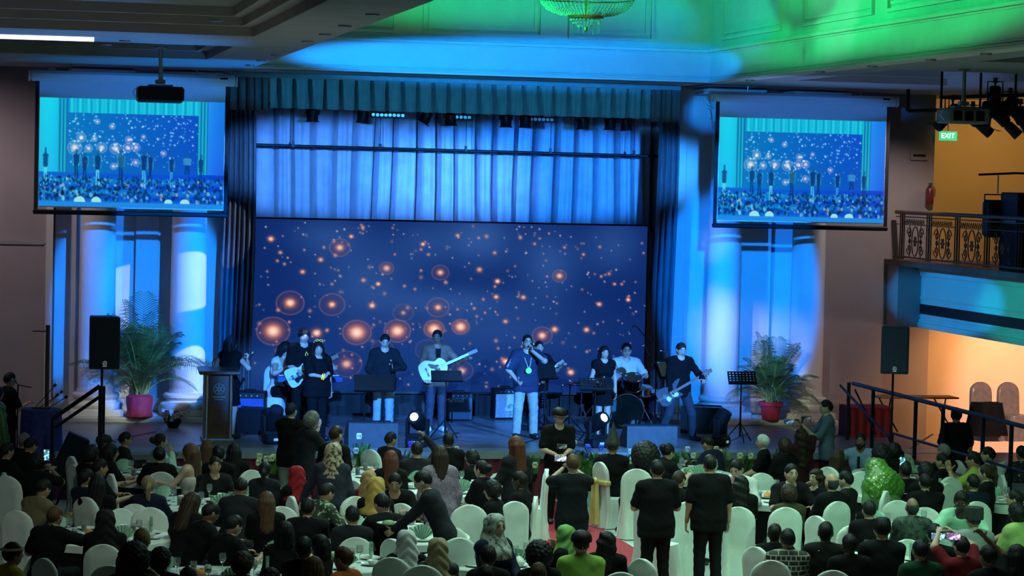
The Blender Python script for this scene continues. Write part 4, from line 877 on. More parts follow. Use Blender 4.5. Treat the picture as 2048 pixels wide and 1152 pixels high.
part('table_top', MB().box((0, 0, .62), (1.5, .5, .03), bev=.008), 'wood_mid', t)
for s_ in (-.5, .55): part('leg', MB().tube([(s_ - .12, -.2, 0), (s_ + .12, .2, .6)], .014, 6).tube([(s_ + .12, -.2, 0), (s_ - .12, .2, .6)], .014, 6), 'black_metal', t)
# ------------------------------------------------------------------ banquet chair under a satin cover
def chair_meshes(seed):
    r_ = np.random.default_rng(seed); ph = r_.uniform(0, 6.28, 4)
    n_ = 40
    G = []                                   # back: slab with an arched top, front and rear skins in one loop
    zs = [.012, .20, .42, .55, .70, .82, .90, .95, .985, 1.005, 1.01]
    for i, z in enumerate(zs):
        q = (z - .40) / .61; hw = .225 * (1 if q < .70 else math.sqrt(max(1 - ((q - .70) / .305) ** 2, .02))); th = .045 * (1 if q < .9 else .7); yb = -.20 - .05 * max(q, 0)
        if q < 0: hw *= 1 - q * .22; th *= 1 - q * 1.2; yb -= .03 * -q
        a = np.arange(n_) * 2 * math.pi / n_; cx_ = np.sign(np.cos(a)) * np.abs(np.cos(a)) ** .55 * hw; cy_ = np.sign(np.sin(a)) * np.abs(np.sin(a)) ** .8 * th
        fold = (.014 * np.sin(cx_ * 38 + ph[0] + z * 4) + .010 * np.sin(cx_ * 21 - z * 9 + ph[2])) * (1 - min(q, 1)) * (np.sin(a) < 0)
        G.append(np.stack([cx_, yb + cy_ + fold, np.full(n_, z)], 1))
    back = MB().surf(G, cyc=True); back.add(G[-1], [tuple(range(n_))])
    G = []
    for i, z in enumerate((.46, .455, .42, .25, .012)):
        k = 64; a = np.arange(k) * 2 * math.pi / k; f_ = (.6, .96, 1.0, 1.04, 1.16)[i]
        cx_ = np.sign(np.cos(a)) * np.abs(np.cos(a)) ** .5 * .235 * f_; cy_ = np.sign(np.sin(a)) * np.abs(np.sin(a)) ** .5 * .235 * f_
        w_ = (0, 0, .006, .02, .035)[i] * np.sin(a * 11 + ph[1]) + (0, 0, 0, .01, .02)[i] * np.sin(a * 5 + ph[2])
        G.append(np.stack([cx_ * (1 + w_), cy_ * (1 + w_) , np.full(k, z)], 1))
    sk = MB().surf(G, cyc=True); sk.add(G[0], [tuple(range(64))])
    return back.mesh('back_cover'), sk.mesh('seat_cover')
CH = [chair_meshes(s) for s in (1, 2, 3)]
NCH = [0]
def chair(x, y, z, head, lab, sc=1., extra=None, cat='chair', group=None):
    me = CH[NCH[0] % 3]; NCH[0] += 1
    t = thing('banquet_chair', lab, cat, (x, y, z), -math.radians(head), group, sc)
    link('back_cover', me[0], 'satin', t); link('seat_cover', me[1], 'satin', t)
    for sx_ in (-1, 1):
        for sy_ in (-1, 1): link('leg', LEGM, 'black_metal', t, loc=(sx_ * .18, sy_ * .18, 0))
    return t
LEGM = MB().cyl((0, 0, 0), (0, 0, .44), .012, n=6).mesh('leg')
# ------------------------------------------------------------------ more stage-side things
kc = atY(545, 728, 44.9); chair(kc[0], 44.75, DK, 200, 'white covered chair of the keyboard player on stage')
def plant_clump(name, x, y, z, w_, h_, nleaf, nflow, fm, lab, cat='flower arrangement', lm='leaf_pale', seed=0, pot=None):
    t = thing(name, lab, cat, (x, y, z)); r_ = random.Random(seed)
    if pot == 'trough': part('trough', MB().box((0, 0, .07), (w_ * .8, .22, .14), bev=.02), 'black_plastic', t)
    else: part('holder', MB().lathe([(.08, 0), (.12, .08), (.11, .12), (.02, .12)], n=14), 'black_plastic', t)
    if z > .3: part('pedestal', MB().lathe([(.13, -z), (.13, -z + .02), (.035, -z + .04), (.035, -.04), (.11, 0), (.02, .005)], n=14), 'black_metal', t)
    for k in range(nleaf):
        a = r_.uniform(0, 6.28); L_ = h_ * r_.uniform(.6, 1.15); ou = r_.uniform(.25, .95) * w_ * .5; bx = r_.uniform(-.5, .5) * w_ * .55
        P = [v3((bx, 0, .08)) + v3((ou * t_ ** 1.3 * math.cos(a), ou * t_ ** 1.3 * math.sin(a) * .6, L_ * (t_ - .42 * t_ ** 3))) for t_ in np.linspace(0, 1, 6)]
        s_ = v3((-math.sin(a), math.cos(a), 0)); G = [[p - s_ * ww, p + s_ * ww] for p, ww in zip(P, np.array([.006, .018, .024, .022, .013, .002]) * r_.uniform(.8, 1.5))]
        part('leaf', MB().surf(G), lm if r_.random() < .6 else 'leaf', t)
    for k in range(nflow):
        c = v3((r_.uniform(-.45, .45) * w_, -r_.uniform(.02, .15), h_ * r_.uniform(.45, .95))); m_ = MB()
        for j in range(6):
            a = j * math.pi / 3; d_ = v3((math.cos(a), -.5, math.sin(a))); m_.ell(c + d_ * .035, (.012, .03, .022), 6, 4, rz(a))
        m_.ell(c, .016, 6, 4); part('flower', m_, fm, t)
    return t
mat('lily', (.75, .78, .5), .6, var=.15); mat('violet_flower', (.16, .06, .45), .6, var=.3); mat('white_flower', (.75, .78, .75), .6, var=.1); mat('blue_flower', (.10, .14, .55), .6, var=.3)
Yf = 39.55
for i, (px, py, w_, h_, nl, nf, fm, lab) in enumerate(((543, 905, .5, .62, 22, 7, 'lily', 'arrangement of pale yellow lilies at the stage edge left'), (722, 885, .35, .95, 18, 2, 'white_flower', 'tall spiky leaves with white buds at the stage edge'), (806, 905, .5, .75, 22, 5, 'violet_flower', 'green and violet flower arrangement behind the raised phone'),
        (912, 900, .45, .75, 18, 2, 'white_flower', 'bright green spray of leaves right of the dark round head'), (1062, 915, .4, .6, 16, 4, 'white_flower', 'small arrangement beside the man in the cap'), (1175, 910, .55, .72, 22, 8, 'blue_flower', 'blue and violet flower arrangement right of the man in the cap'), (1262, 915, .5, .62, 24, 3, 'white_flower', 'leafy arrangement with pale leaves behind the pointed hat guest'),
        (1372, 905, .75, .72, 34, 3, 'white_flower', 'large leafy bush of pale green leaves at the stage edge'), (1440, 900, .5, .78, 24, 2, 'lily', 'pale leafy spray below the unlit lamp at the stage edge'), (1492, 912, .45, .6, 16, 4, 'lily', 'yellow-leaved arrangement before the maroon skirt'), (1560, 895, .5, .8, 20, 0, 'lily', 'dark fern spray behind the white-haired man'), (1668, 905, .6, .75, 24, 0, 'lily', 'dark leafy spray below the filming man'))):
    p = atY(px, py, Yf); plant_clump('flower_arrangement', p[0], Yf, .34, w_, h_ * .85, nl + 8, nf, fm, lab, seed=40 + i)
p = atZ(1180, 1012, 0); t = plant_clump('aisle_planter', p[0], p[1], .24, .62, .80, 70, 0, 'lily', 'leafy planter on a ribbed white box at the head of the red carpet', 'planter', 'leaf_pale', 77)
bx_ = MB().box((0, 0, -.12), (.36, .30, .24))
for k in range(12): bx_.box((-.165 + k * .03, -.155, -.12), (.014, .012, .23))
part('ribbed_box', bx_, mat('ribbed_teal', (.35, .5, .52), .6), t, False)
p = atZ(346, 856, DK); t = plant_clump('ribbon_arrangement', p[0], p[1], DK, .55, .35, 14, 9, mat('grey_petal', (.45, .42, .5), .7, var=.2), 'low grey flower arrangement with dark leaves on the stage left', 'flower arrangement', 'leaf', 91)
# right upper balcony: railing with scrollwork, loudspeaker, lamps
BR = thing('balcony_railing', 'bronze scrollwork balcony railing with a wooden handrail', 'railing', (16.5, 0, 3.80))
part('handrail', MB().box((0, 38.0, .88), (.10, 14.2, .07), bev=.02), 'rail_wood', BR); part('bottom_rail', MB().box((0, 38.0, .06), (.03, 14.2, .03)), 'iron_bronze', BR, False); part('upper_rail', MB().box((0, 38.0, .80), (.03, 14.2, .02)).box((0, 38, .66), (.02, 14.2, .015)), 'iron_bronze', BR, False)
def scroll_panel():
    m_ = MB(); w_ = .98
    for c in (-.28, 0, .28):
        if c == 0:
            m_.tube([(0, .17 * math.cos(a), .36 + .27 * math.sin(a)) for a in np.arange(20) * math.pi / 10], .011, 5, closed=True)
            for k in range(6): a = k * math.pi / 3; m_.ell((0, .06 * math.cos(a), .36 + .06 * math.sin(a)), (.012, .05, .026), 6, 4, rx(a))
        else:
            sg = 1 if c > 0 else -1
            for up in (1, -1):
                P = [(0, c + sg * (.02 + (.11 * (1 - t_) + .015) * math.cos(t_ * 9)), .36 + up * (.14 + (.11 * (1 - t_) + .015) * math.sin(t_ * 9) * 1.0)) for t_ in np.linspace(0, 1, 20)]; m_.tube(P, .010, 5)
            m_.ell((0, c, .36), (.02, .06, .05), 8, 5); m_.tube([(0, c, .06), (0, c, .66)], .008, 5)
    for k in range(11): m_.tube([(0, -.45 + k * .09, .67), (0, -.41 + k * .09, .76), (0, -.37 + k * .09, .67)], .007, 4)
    return m_.mesh('scroll_panel')
sp = scroll_panel(); ps = MB()
for dy in (-.045, .045): ps.cyl((0, dy, .02), (0, dy, .86), .013, n=8)
ps = ps.mesh('baluster_pair')
for k in range(11):
    y = 44.1 - k * 1.37; link('scroll_panel', sp, 'iron_bronze', BR, loc=(0, y, 0)); link('baluster_pair', ps, 'iron_bronze', BR, loc=(0, y + .62, 0)); link('baluster_pair', ps, 'iron_bronze', BR, loc=(0, y + .74, 0))
p = atX(1995, 400, 16.7); t = thing('balcony_speaker', 'dark rounded loudspeaker hanging from a bar at the balcony', 'loudspeaker', tuple(p))
hgt = p[2] - atX(1995, 475, 16.7)[2]
part('cabinet', MB().box((0, 0, -hgt / 2), (.42, .36, hgt), bev=.05), 'black_plastic', t); part('yoke', MB().tube([(-.23, 0, -hgt * .4), (-.23, 0, .09), (.23, 0, .09), (.23, 0, -hgt * .4)], .015, 6), 'black_metal', t)
part('hanging_rod', MB().tube([(0, 0, .09), (0, 0, .42)], .012, 6), 'steel', t); part('cross_bar', MB().tube([(-.35, 0, .42), (.3, 0, .46), (.55, 0, .46), (.9, .0, .30)], .022, 6), 'black_metal', t)
p = atX(2030, 385, 16.75); t = thing('equipment_case', 'tall black equipment case at the right edge of the balcony', 'case', (p[0] + .2, p[1], 3.80))
part('case', MB().box((0, 0, (p[2] - 3.8) / 2), (.6, .75, p[2] - 3.8), bev=.02), 'black_plastic', t); part('shelf_edge', MB().box((-.31, 0, (p[2] - 3.8) * .62), (.02, .7, .05)), 'steel', t, False)
p = atY(1896, 272, 45.25); t = thing('exit_sign', 'green illuminated EXIT sign by the balcony corridor', 'sign', (p[0], 45.25, p[2]))
mat('exit_green', (.05, .6, .25), .4, emit=(.06, .75, .30), estr=.9, var=.0); mat('exit_white', (1, 1, 1), .4, emit=(1, 1, 1), estr=1.6, var=0)
part('panel', MB().box((0, 0, 0), (.34, .04, .17)), 'exit_green', t, False); text('EXIT', .13, (-.01, -.022, 0), 'exit_white', t); part('hanging_rod', MB().cyl((0, 0, .08), (0, 0, 6.87 - p[2]), .012, n=8), 'steel', t)
p = atY(1860, 372, 45.2); t = thing('fire_extinguisher', 'dark red fire extinguisher on the wall near the balcony', 'extinguisher', (p[0], 45.2, p[2]))
part('cylinder', MB().lathe([(.06, -.34), (.075, -.32), (.075, -.06), (.05, -.02), (.025, 0)], n=16), mat('extinguisher_red', (.16, .03, .035), .3), t); part('valve', MB().box((0, -.02, .03), (.05, .09, .05)).tube([(.03, -.03, .02), (.09, -.04, -.06), (.085, -.03, -.2)], .01, 6), 'steel', t); part('bracket', MB().box((0, .08, -.2), (.05, .05, .1)), 'steel', t, False)
p = atY(1838, 310, 45.28); t = thing('wall_plaque', 'small framed plaque on the grey wall left of the balcony opening', 'plaque', (p[0], 45.28, p[2])); part('frame', MB().box((0, 0, 0), (.34, .04, .20), bev=.01), 'wall_paint', t); part('plate', MB().box((0, -.022, -.01), (.24, .01, .04)), 'black_plastic', t, False)
# lighting bar on the right
Yl = 36.0; q = atY(1930, 215, Yl)
t = thing('side_lighting_bar', 'black pipe frame carrying spotlights under the right ceiling', 'lighting bar')
b0, b1 = atY(1815, 222, Yl), atY(2110, 214, Yl); part('bar', MB().tube([b0, b1], .028, 8), 'black_metal', t); part('upright', MB().tube([b0, b0 + v3((0, 0, .32))], .03, 8), 'black_metal', t)
for px in (1882, 1960, 2030): c = atY(px, 216, Yl); part('hanger', MB().cyl(c, (c[0], Yl, 6.87), .02, n=8), 'black_metal', t)
part('second_bar', MB().tube([atY(1880, 195, Yl), atY(2110, 188, Yl)], .028, 8), 'black_metal', t)
for i, (px, py, pan, tl) in enumerate(((1905, 250, 1.9, .9), (1945, 262, -2.2, .9), (1975, 245, 2.6, .7), (2003, 262, -2.0, .8), (2020, 235, 2.3, 1.0), (2040, 258, -2.4, .6), (1990, 215, 2.9, .5))):
    c = atY(px, py - 25, Yl + (.0, .45, -.4, .1, .55, -.35, .3)[i]); s = thing('spotlight', ['leftmost', 'second', 'third', 'fourth', 'fifth', 'sixth', 'uppermost'][i] + ' black profile spotlight on the side lighting bar', 'spotlight', tuple(c), group='spotlights on the side bar')
    m_ = MB().box((0, 0, 0), (.17, .17, .26), bev=.03).cyl((0, 0, -.13), (0, 0, -.36), .075, .085, 14); part('body', m_.xf(rz(pan) @ rx(tl)), 'black_metal', s)
    part('lens', MB().cyl((0, 0, -.355), (0, 0, -.365), .07, n=14).xf(rz(pan) @ rx(tl)), 'grille', s); part('yoke', MB().tube([(-.12, 0, -.02), (-.12, 0, .2), (.12, 0, .2), (.12, 0, -.02)], .012, 6).box((0, 0, .22), (.05, .06, .08)), 'black_metal', s)
    part('side_arm', MB().tube([(0, 0, .24), (0, 0, b0[2] - c[2]), (0, Yl - c[1], b0[2] - c[2])], .016, 6), 'black_metal', s)
    part('barn_door', MB().box((0, .1, -.40), (.16, .006, .10), rx(.4)).xf(rz(pan) @ rx(tl)), 'black_metal', s, False)
# stacked chairs in plastic film and a jacket at the right
for i, (px, py, lab) in enumerate(((1975, 808, 'film-wrapped chair with a black jacket hung on it'), (2030, 806, 'film-wrapped chair at the right edge against the pink wall'))):
    p = atY(px, py, 42.0); s = chair(p[0], 42.0, DK, 170, lab)
    for ch in s.children:
        if ch.name.split('.')[0] in ('back_cover', 'seat_cover'): ch.material_slots[0].link = 'OBJECT'; ch.material_slots[0].material = M['plastic_film']
p = atY(1972, 804, 41.6); tag(part('black_jacket', MB().surf([[(x * (1 + .5 * t_), .05 * math.sin(x * 14) - .12 * (1 - abs(x) * 2), -.58 * t_) for x in np.linspace(-.25, .25, 18)] for t_ in np.linspace(0, 1, 6)]).surf([[(x * (1 + .5 * t_), .10 + .04 * math.sin(x * 14), -.58 * t_) for x in np.linspace(-.25, .25, 18)] for t_ in np.linspace(0, 1, 6)]), 'black_fabric', None, loc=(p[0], 41.55, p[2] + .0)), 'black jacket draped over the film-wrapped chair', 'jacket')
# ------------------------------------------------------------------ people
def ik(S, W_, l1, l2, hint):
    S, W_ = v3(S), v3(W_); d = W_ - S; L = np.linalg.norm(d); 
    if L > (l1 + l2) * .995: W_ = S + d / L * (l1 + l2) * .995; d = W_ - S; L = np.linalg.norm(d)
    a = (l1 * l1 - l2 * l2 + L * L) / (2 * L); h_ = math.sqrt(max(l1 * l1 - a * a, 1e-6)); u = d / L; hn = v3(hint); hn = hn - hn.dot(u) * u; hn /= np.linalg.norm(hn) + 1e-9
    return S + u * a + hn * h_, W_
def rotm(ax, a):
    ax = v3(ax) / np.linalg.norm(ax); K_ = np.array([[0, -ax[2], ax[1]], [ax[2], 0, -ax[0]], [-ax[1], ax[0], 0]]); return np.eye(3) + math.sin(a) * K_ + (1 - math.cos(a)) * K_ @ K_
def head_mesh(nu=34, nv=30):
    az = (np.arange(nu) / nu) * 2 * math.pi; az = az - .55 * np.sin(az) * .6; el = np.linspace(-1.45, 1.5, nv)
    A, E_ = np.meshgrid(az, el); x = .076 * np.sin(A) * np.cos(E_); y = .096 * np.cos(A) * np.cos(E_); z = .122 * np.sin(E_)
    t = np.clip((-z - .015) / .1, 0, 1); x = x * (1 - .30 * t ** 1.6); back = y < 0
    y = np.where(back, y * (1 - .50 * t), y * (1 - .04 * t)); y = y + np.where(~back, .010 * np.exp(-((z + .10) / .025) ** 2), 0)
    fr = np.clip(y / .05, 0, 1)
    y = y - fr * .010 * (np.exp(-((np.abs(x) - .031) / .015) ** 2 - ((z - .012) / .014) ** 2))
    g = np.where(z > -.03, np.clip((.035 - z) / .065, 0, 1), np.clip((z + .042) / .012, 0, 1)); y = y + fr * .024 * np.exp(-(x / .012) ** 2) * g
    y = y + fr * (.006 * np.exp(-(x / .024) ** 2) * (np.exp(-((z + .055) / .006) ** 2) + np.exp(-((z + .067) / .007) ** 2)) + .004 * np.exp(-((z - .033) / .009) ** 2) * (np.abs(x) < .055))
    P = np.stack([x, y, z], -1).reshape(-1, 3); f = []; m = []
    for i in range(nv - 1):
        for j in range(nu):
            q = (i * nu + j, i * nu + (j + 1) % nu, (i + 1) * nu + (j + 1) % nu, (i + 1) * nu + j); f.append(q[::-1]); c = P[list(q)].mean(0)
            m.append(2 if (abs(c[0]) < .023 and -.072 < c[2] < -.050 and c[1] > .06) else 0)
    f += [tuple(range(nu)), tuple(range((nv - 1) * nu, nv * nu))[::-1]]; m += [0, 0]
    b = MB(); b.add(P, f); b.m = m
    for s in (-1, 1):
        b.ell((s * .076, -.006, -.004), (.010, .022, .033), 8, 6, rz(s * -.3)); b.ell((s * .031, .084, .012), (.0145, .008, .0075), 8, 5, mi=3)
        b.ell((s * .031, .0905, .012), (.0072, .004, .0072), 6, 4, mi=1); b.ell((s * .033, .090, .036), (.021, .006, .0042), 8, 4, rz(-s * .25), mi=1)
    return np.vstack(b.v), b.f, b.m
HEADV, HEADF, HEADM = head_mesh(); HEADV = HEADV * 1.03
def hand_verts(W_, d, pn, curl, side, spread=.5):
    """palm and five fingers; d along the fingers, pn out of the palm"""
    d = v3(d) / np.linalg.norm(d); pn = v3(pn); pn = pn - pn.dot(d) * d; pn /= np.linalg.norm(pn) + 1e-9; sd = np.cross(d, pn) * side; b = MB()
    b.ell(v3(W_) + d * .045, (.040, .014, .052), 8, 6, np.stack([sd, pn, d], 1))
    for k, (off, L, r) in enumerate(((.030, .072, .0085), (.010, .080, .009), (-.010, .075, .0085), (-.029, .058, .0075))):
        p = v3(W_) + d * .085 + sd * off; P = [p - d * .01]; dd = d + sd * off * spread * 3; dd /= np.linalg.norm(dd)
        for s_, a in enumerate((.7, 1.2, .8)):
            dd = rotm(np.cross(d, pn), a * curl) @ dd; p = p + dd * L * (.45, .32, .23)[s_]; P.append(p)
        b.tube(P, [r, r, r * .92, r * .75], 6)
    p = v3(W_) + d * .025 + sd * .028; dd = d * .65 + sd * .75; dd /= np.linalg.norm(dd); P = [p]
    for s_, a in enumerate((.3, .8)):
        dd = rotm(np.cross(d, pn), a * curl) @ (rotm(pn, -.35 * curl * side) @ dd); p = p + dd * (.042, .034)[s_]; P.append(p)
    b.tube(P, [.012, .010, .008], 6)
    return np.vstack(b.v), b.f
POSES = {}
def make_body(key, seat=False, lean=0., hp=0., hy=0., wl=None, wr=None, hl=None, hr=None, cl=.5, cr=.5, build=1., fem=False, stance=.10, sleeve='short', lower='trousers', form='tee', hem=None, h=.018, dl=None, dr=None, pl=None, pr=None, knee=0., wide=1., legspec=None, tw=0., strapless=False):
    """returns meshes body / top / bottom / shoes, head matrix, height; local frame faces +Y, feet on z=0"""
    if key in POSES: return POSES[key]
    sh = (.155 if fem else .175) * (1 + .35 * (build - 1)); pz_ = .52 if seat else .93; up = np.array([0, math.sin(lean), math.cos(lean)]); fw = np.array([0, math.cos(lean), -math.sin(lean)])
    Rt = rz(tw); rt = Rt @ np.array([1., 0, 0]); fw = Rt @ fw; up = Rt @ up
    pel = v3((0, 0, pz_)); che = pel + up * .32; nek = pel + up * .50 + fw * .0; hc = nek + (up * .7 + v3((0, 0, .3))) * .155 + fw * .025
    Sl, Sr = nek - up * .045 - rt * sh, nek - up * .045 + rt * sh; Hl, Hr = pel + v3((-.088, 0, -.02)), pel + v3((.088, 0, -.02))
    if legspec is not None: (Kl, Al, Tl), (Kr, Ar, Tr) = [[v3(q) for q in s_] for s_ in legspec]
    elif seat: Kl, Kr, Al, Ar, Tl, Tr = [v3(p) for p in ((-.12, .42, .50), (.12, .42, .50), (-.12, .40, .09), (.12, .40, .09), (-.13, .55, .045), (.13, .55, .045))]
    else: Kl, Kr, Al, Ar, Tl, Tr = [v3(p) for p in ((-stance, .03 + knee, .50), (stance, .03 - knee * .3, .50), (-stance * 1.1, -.02, .09), (stance * 1.1, -.02, .09), (-stance * 1.35, .13, .045), (stance * 1.35, .13, .045))]
    def arm(S, s_, w_, hint):
        if w_ is None: w_ = S + v3((s_ * .07, .05, -.52)) if not seat else v3((s_ * .10, .34, .62))
        else: w_ = v3(w_)
        return ik(S, w_, .285, .255, hint if hint is not None else v3((s_ * .6, -.6, -.5)))
    El, Wl = arm(Sl, -1, wl, hl); Er, Wr = arm(Sr, 1, wr, hr); B_ = build; N = tuple(fw); fl = 1.32
    tor = [(Hl, Hr, .098 * B_, .098 * B_), (pel, che, .125 * B_, .142 * B_ if not fem else .120 * B_, N, fl), (che - rt * .05, che + rt * .05, .135 * B_ ** .7, .135 * B_ ** .7, N, fl * .95), (Sl * .62 + nek * .38 - up * .03, Sr * .62 + nek * .38 - up * .03, .085, .085), (Sl, nek - up * .0, .062, .055), (Sr, nek, .062, .055)]
    if fem: tor += [(che + fw * .07 - rt * .07, che + fw * .07 - rt * .06, .07, .07), (che + fw * .07 + rt * .07, che + fw * .07 + rt * .06, .07, .07)]
    ar = .9 if fem else 1.0; arms = [(Sl, El, .052 * ar, .042 * ar), (El, Wl, .042 * ar, .029 * ar), (Sr, Er, .052 * ar, .042 * ar), (Er, Wr, .042 * ar, .029 * ar)]
    legs = [(Hl, Kl, .086 * B_ ** .5, .058), (Kl, Al, .058, .038), (Hr, Kr, .086 * B_ ** .5, .058), (Kr, Ar, .058, .038)]
    feet = [(Al + v3((0, -.03, -.04)), Tl, .042, .036), (Ar + v3((0, -.03, -.04)), Tr, .042, .036)]
    bv, bq = field(tor + arms + legs + feet + [(nek - up * .03, hc - v3((0, 0, .05)), .056 if not fem else .048, .052)], h, .035)
    Rh = rz(hy) @ rx(-lean * .35 - hp); hv = HEADV @ Rh.T + hc; parts_ = [(bv, bq, 0), (hv, HEADF, HEADM)]
    for W_, E_, sd, cu, dd, pp in ((Wl, El, -1, cl, dl, pl), (Wr, Er, 1, cr, dr, pr)):
        d_ = v3(dd) if dd is not None else W_ - E_; pn = v3(pp) if pp is not None else (v3((-sd, 0, 0)) if abs(d_[2]) > .15 else v3((0, 0, -1.)))
        a, b = hand_verts(W_, d_, pn, cu, sd); parts_.append((a, b, 0))
    body = np_mesh('person', parts_)
    o_ = .014
    def grow(L_, e): return [(p[0], p[1], p[2] + e, p[3] + e) + tuple(p[4:]) for p in L_]
    wr_ = lambda P: .0035 * np.sin(P[..., 2] * 55 + P[..., 0] * 23) * np.sin(P[..., 0] * 31 + P[..., 1] * 27)
    tp = grow(tor, o_ * 1.15)
    if sleeve == 'short': tp += [(Sl, Sl + (El - Sl) * .78, .074 * wide, .070 * wide), (Sr, Sr + (Er - Sr) * .78, .074 * wide, .070 * wide)]
    elif sleeve == 'long': tp += grow([(Sl, El, .058, .05), (El, El + (Wl - El) * .94, .05, .038), (Sr, Er, .058, .05), (Er, Er + (Wr - Er) * .94, .05, .038)], .010)
    elif sleeve == 'cap': tp += [(Sl, Sl + (El - Sl) * .25, .062, .06), (Sr, Sr + (Er - Sr) * .25, .062, .06)]
    if form == 'dress':
        tp += [(pel, pel + v3((0, 0, -.28 if hem is None else -hem)), .15 * B_, .20 * B_, N, 1.2)] if not seat else [(Hl, Kl, .10, .09), (Hr, Kr, .10, .09), (Hl * .5 + Hr * .5, Kl * .5 + Kr * .5, .11, .1)]
    elif not seat: tp += [(che - rt * .055, Hl + v3((-.01, 0, 0)), .118 * B_ ** .8, .112 * B_, N, 1.12), (che + rt * .055, Hr + v3((.01, 0, 0)), .118 * B_ ** .8, .112 * B_, N, 1.12), (che, pel, .132 * B_ * wide ** .5, .140 * B_ * wide ** .5, N, fl), (Hl + v3((-.012, 0, -.10)), Hr + v3((.012, 0, -.10)), .112 * B_, .112 * B_), (Hl + v3((-.008, 0, .04)), Hr + v3((.008, 0, .04)), .112 * B_, .112 * B_)]
    else: tp += [(che, pel, .132 * B_ * wide ** .5, .140 * B_, N, fl)]
    cuts = []; ncut = nek + up * .015 + fw * (.03 if sleeve != 'none' else .07); rn = .072 if sleeve != 'none' else .135
    cuts.append(lambda P: rn - np.linalg.norm(P - ncut, axis=-1))
    if form == 'dress' and not seat: zc = pz_ - .30 if hem is None else pz_ - hem; cuts.append(lambda P: zc - P[..., 2])
    elif not seat: zc2 = pz_ - .17; cuts.append(lambda P: zc2 - P[..., 2])
    if strapless: cuts.append(lambda P: (P - che) @ up - .05)
    tvq = field(tp, h, .03, cuts=cuts, noise=wr_); topm = np_mesh('top', [(tvq[0], tvq[1], 0)])
    botm = None
    if lower == 'trousers':
        e = .016 * wide; bt = grow(legs, e) + [(Hl, Hr, .098 * B_ + .010, .098 * B_ + .010)]
        bt = [(p[0], p[1], p[2], p[3] + (.012 * wide if i in (1, 3) else 0)) for i, p in enumerate(bt)]; q = field(bt, h, .02, noise=wr_, cuts=[lambda P: .075 - P[..., 2]] if not seat else []); botm = np_mesh('trousers', [(q[0], q[1], 0)])
    shoes = []
    for ft in feet: q = field(grow([ft], .012), h * .8, .02, pad=.03, cuts=[lambda P: .004 - P[..., 2]]); shoes.append(np_mesh('shoe', [(q[0], q[1], 0)]))
    POSES[key] = dict(body=body, top=topm, bottom=botm, shoes=shoes, hc=hc, Rh=Rh, H=hc[2] + .125, Wl=Wl, Wr=Wr, El=El, Er=Er, nek=nek, che=che, fw=fw, up=up, rt=rt, Sl=Sl, Sr=Sr); return POSES[key]
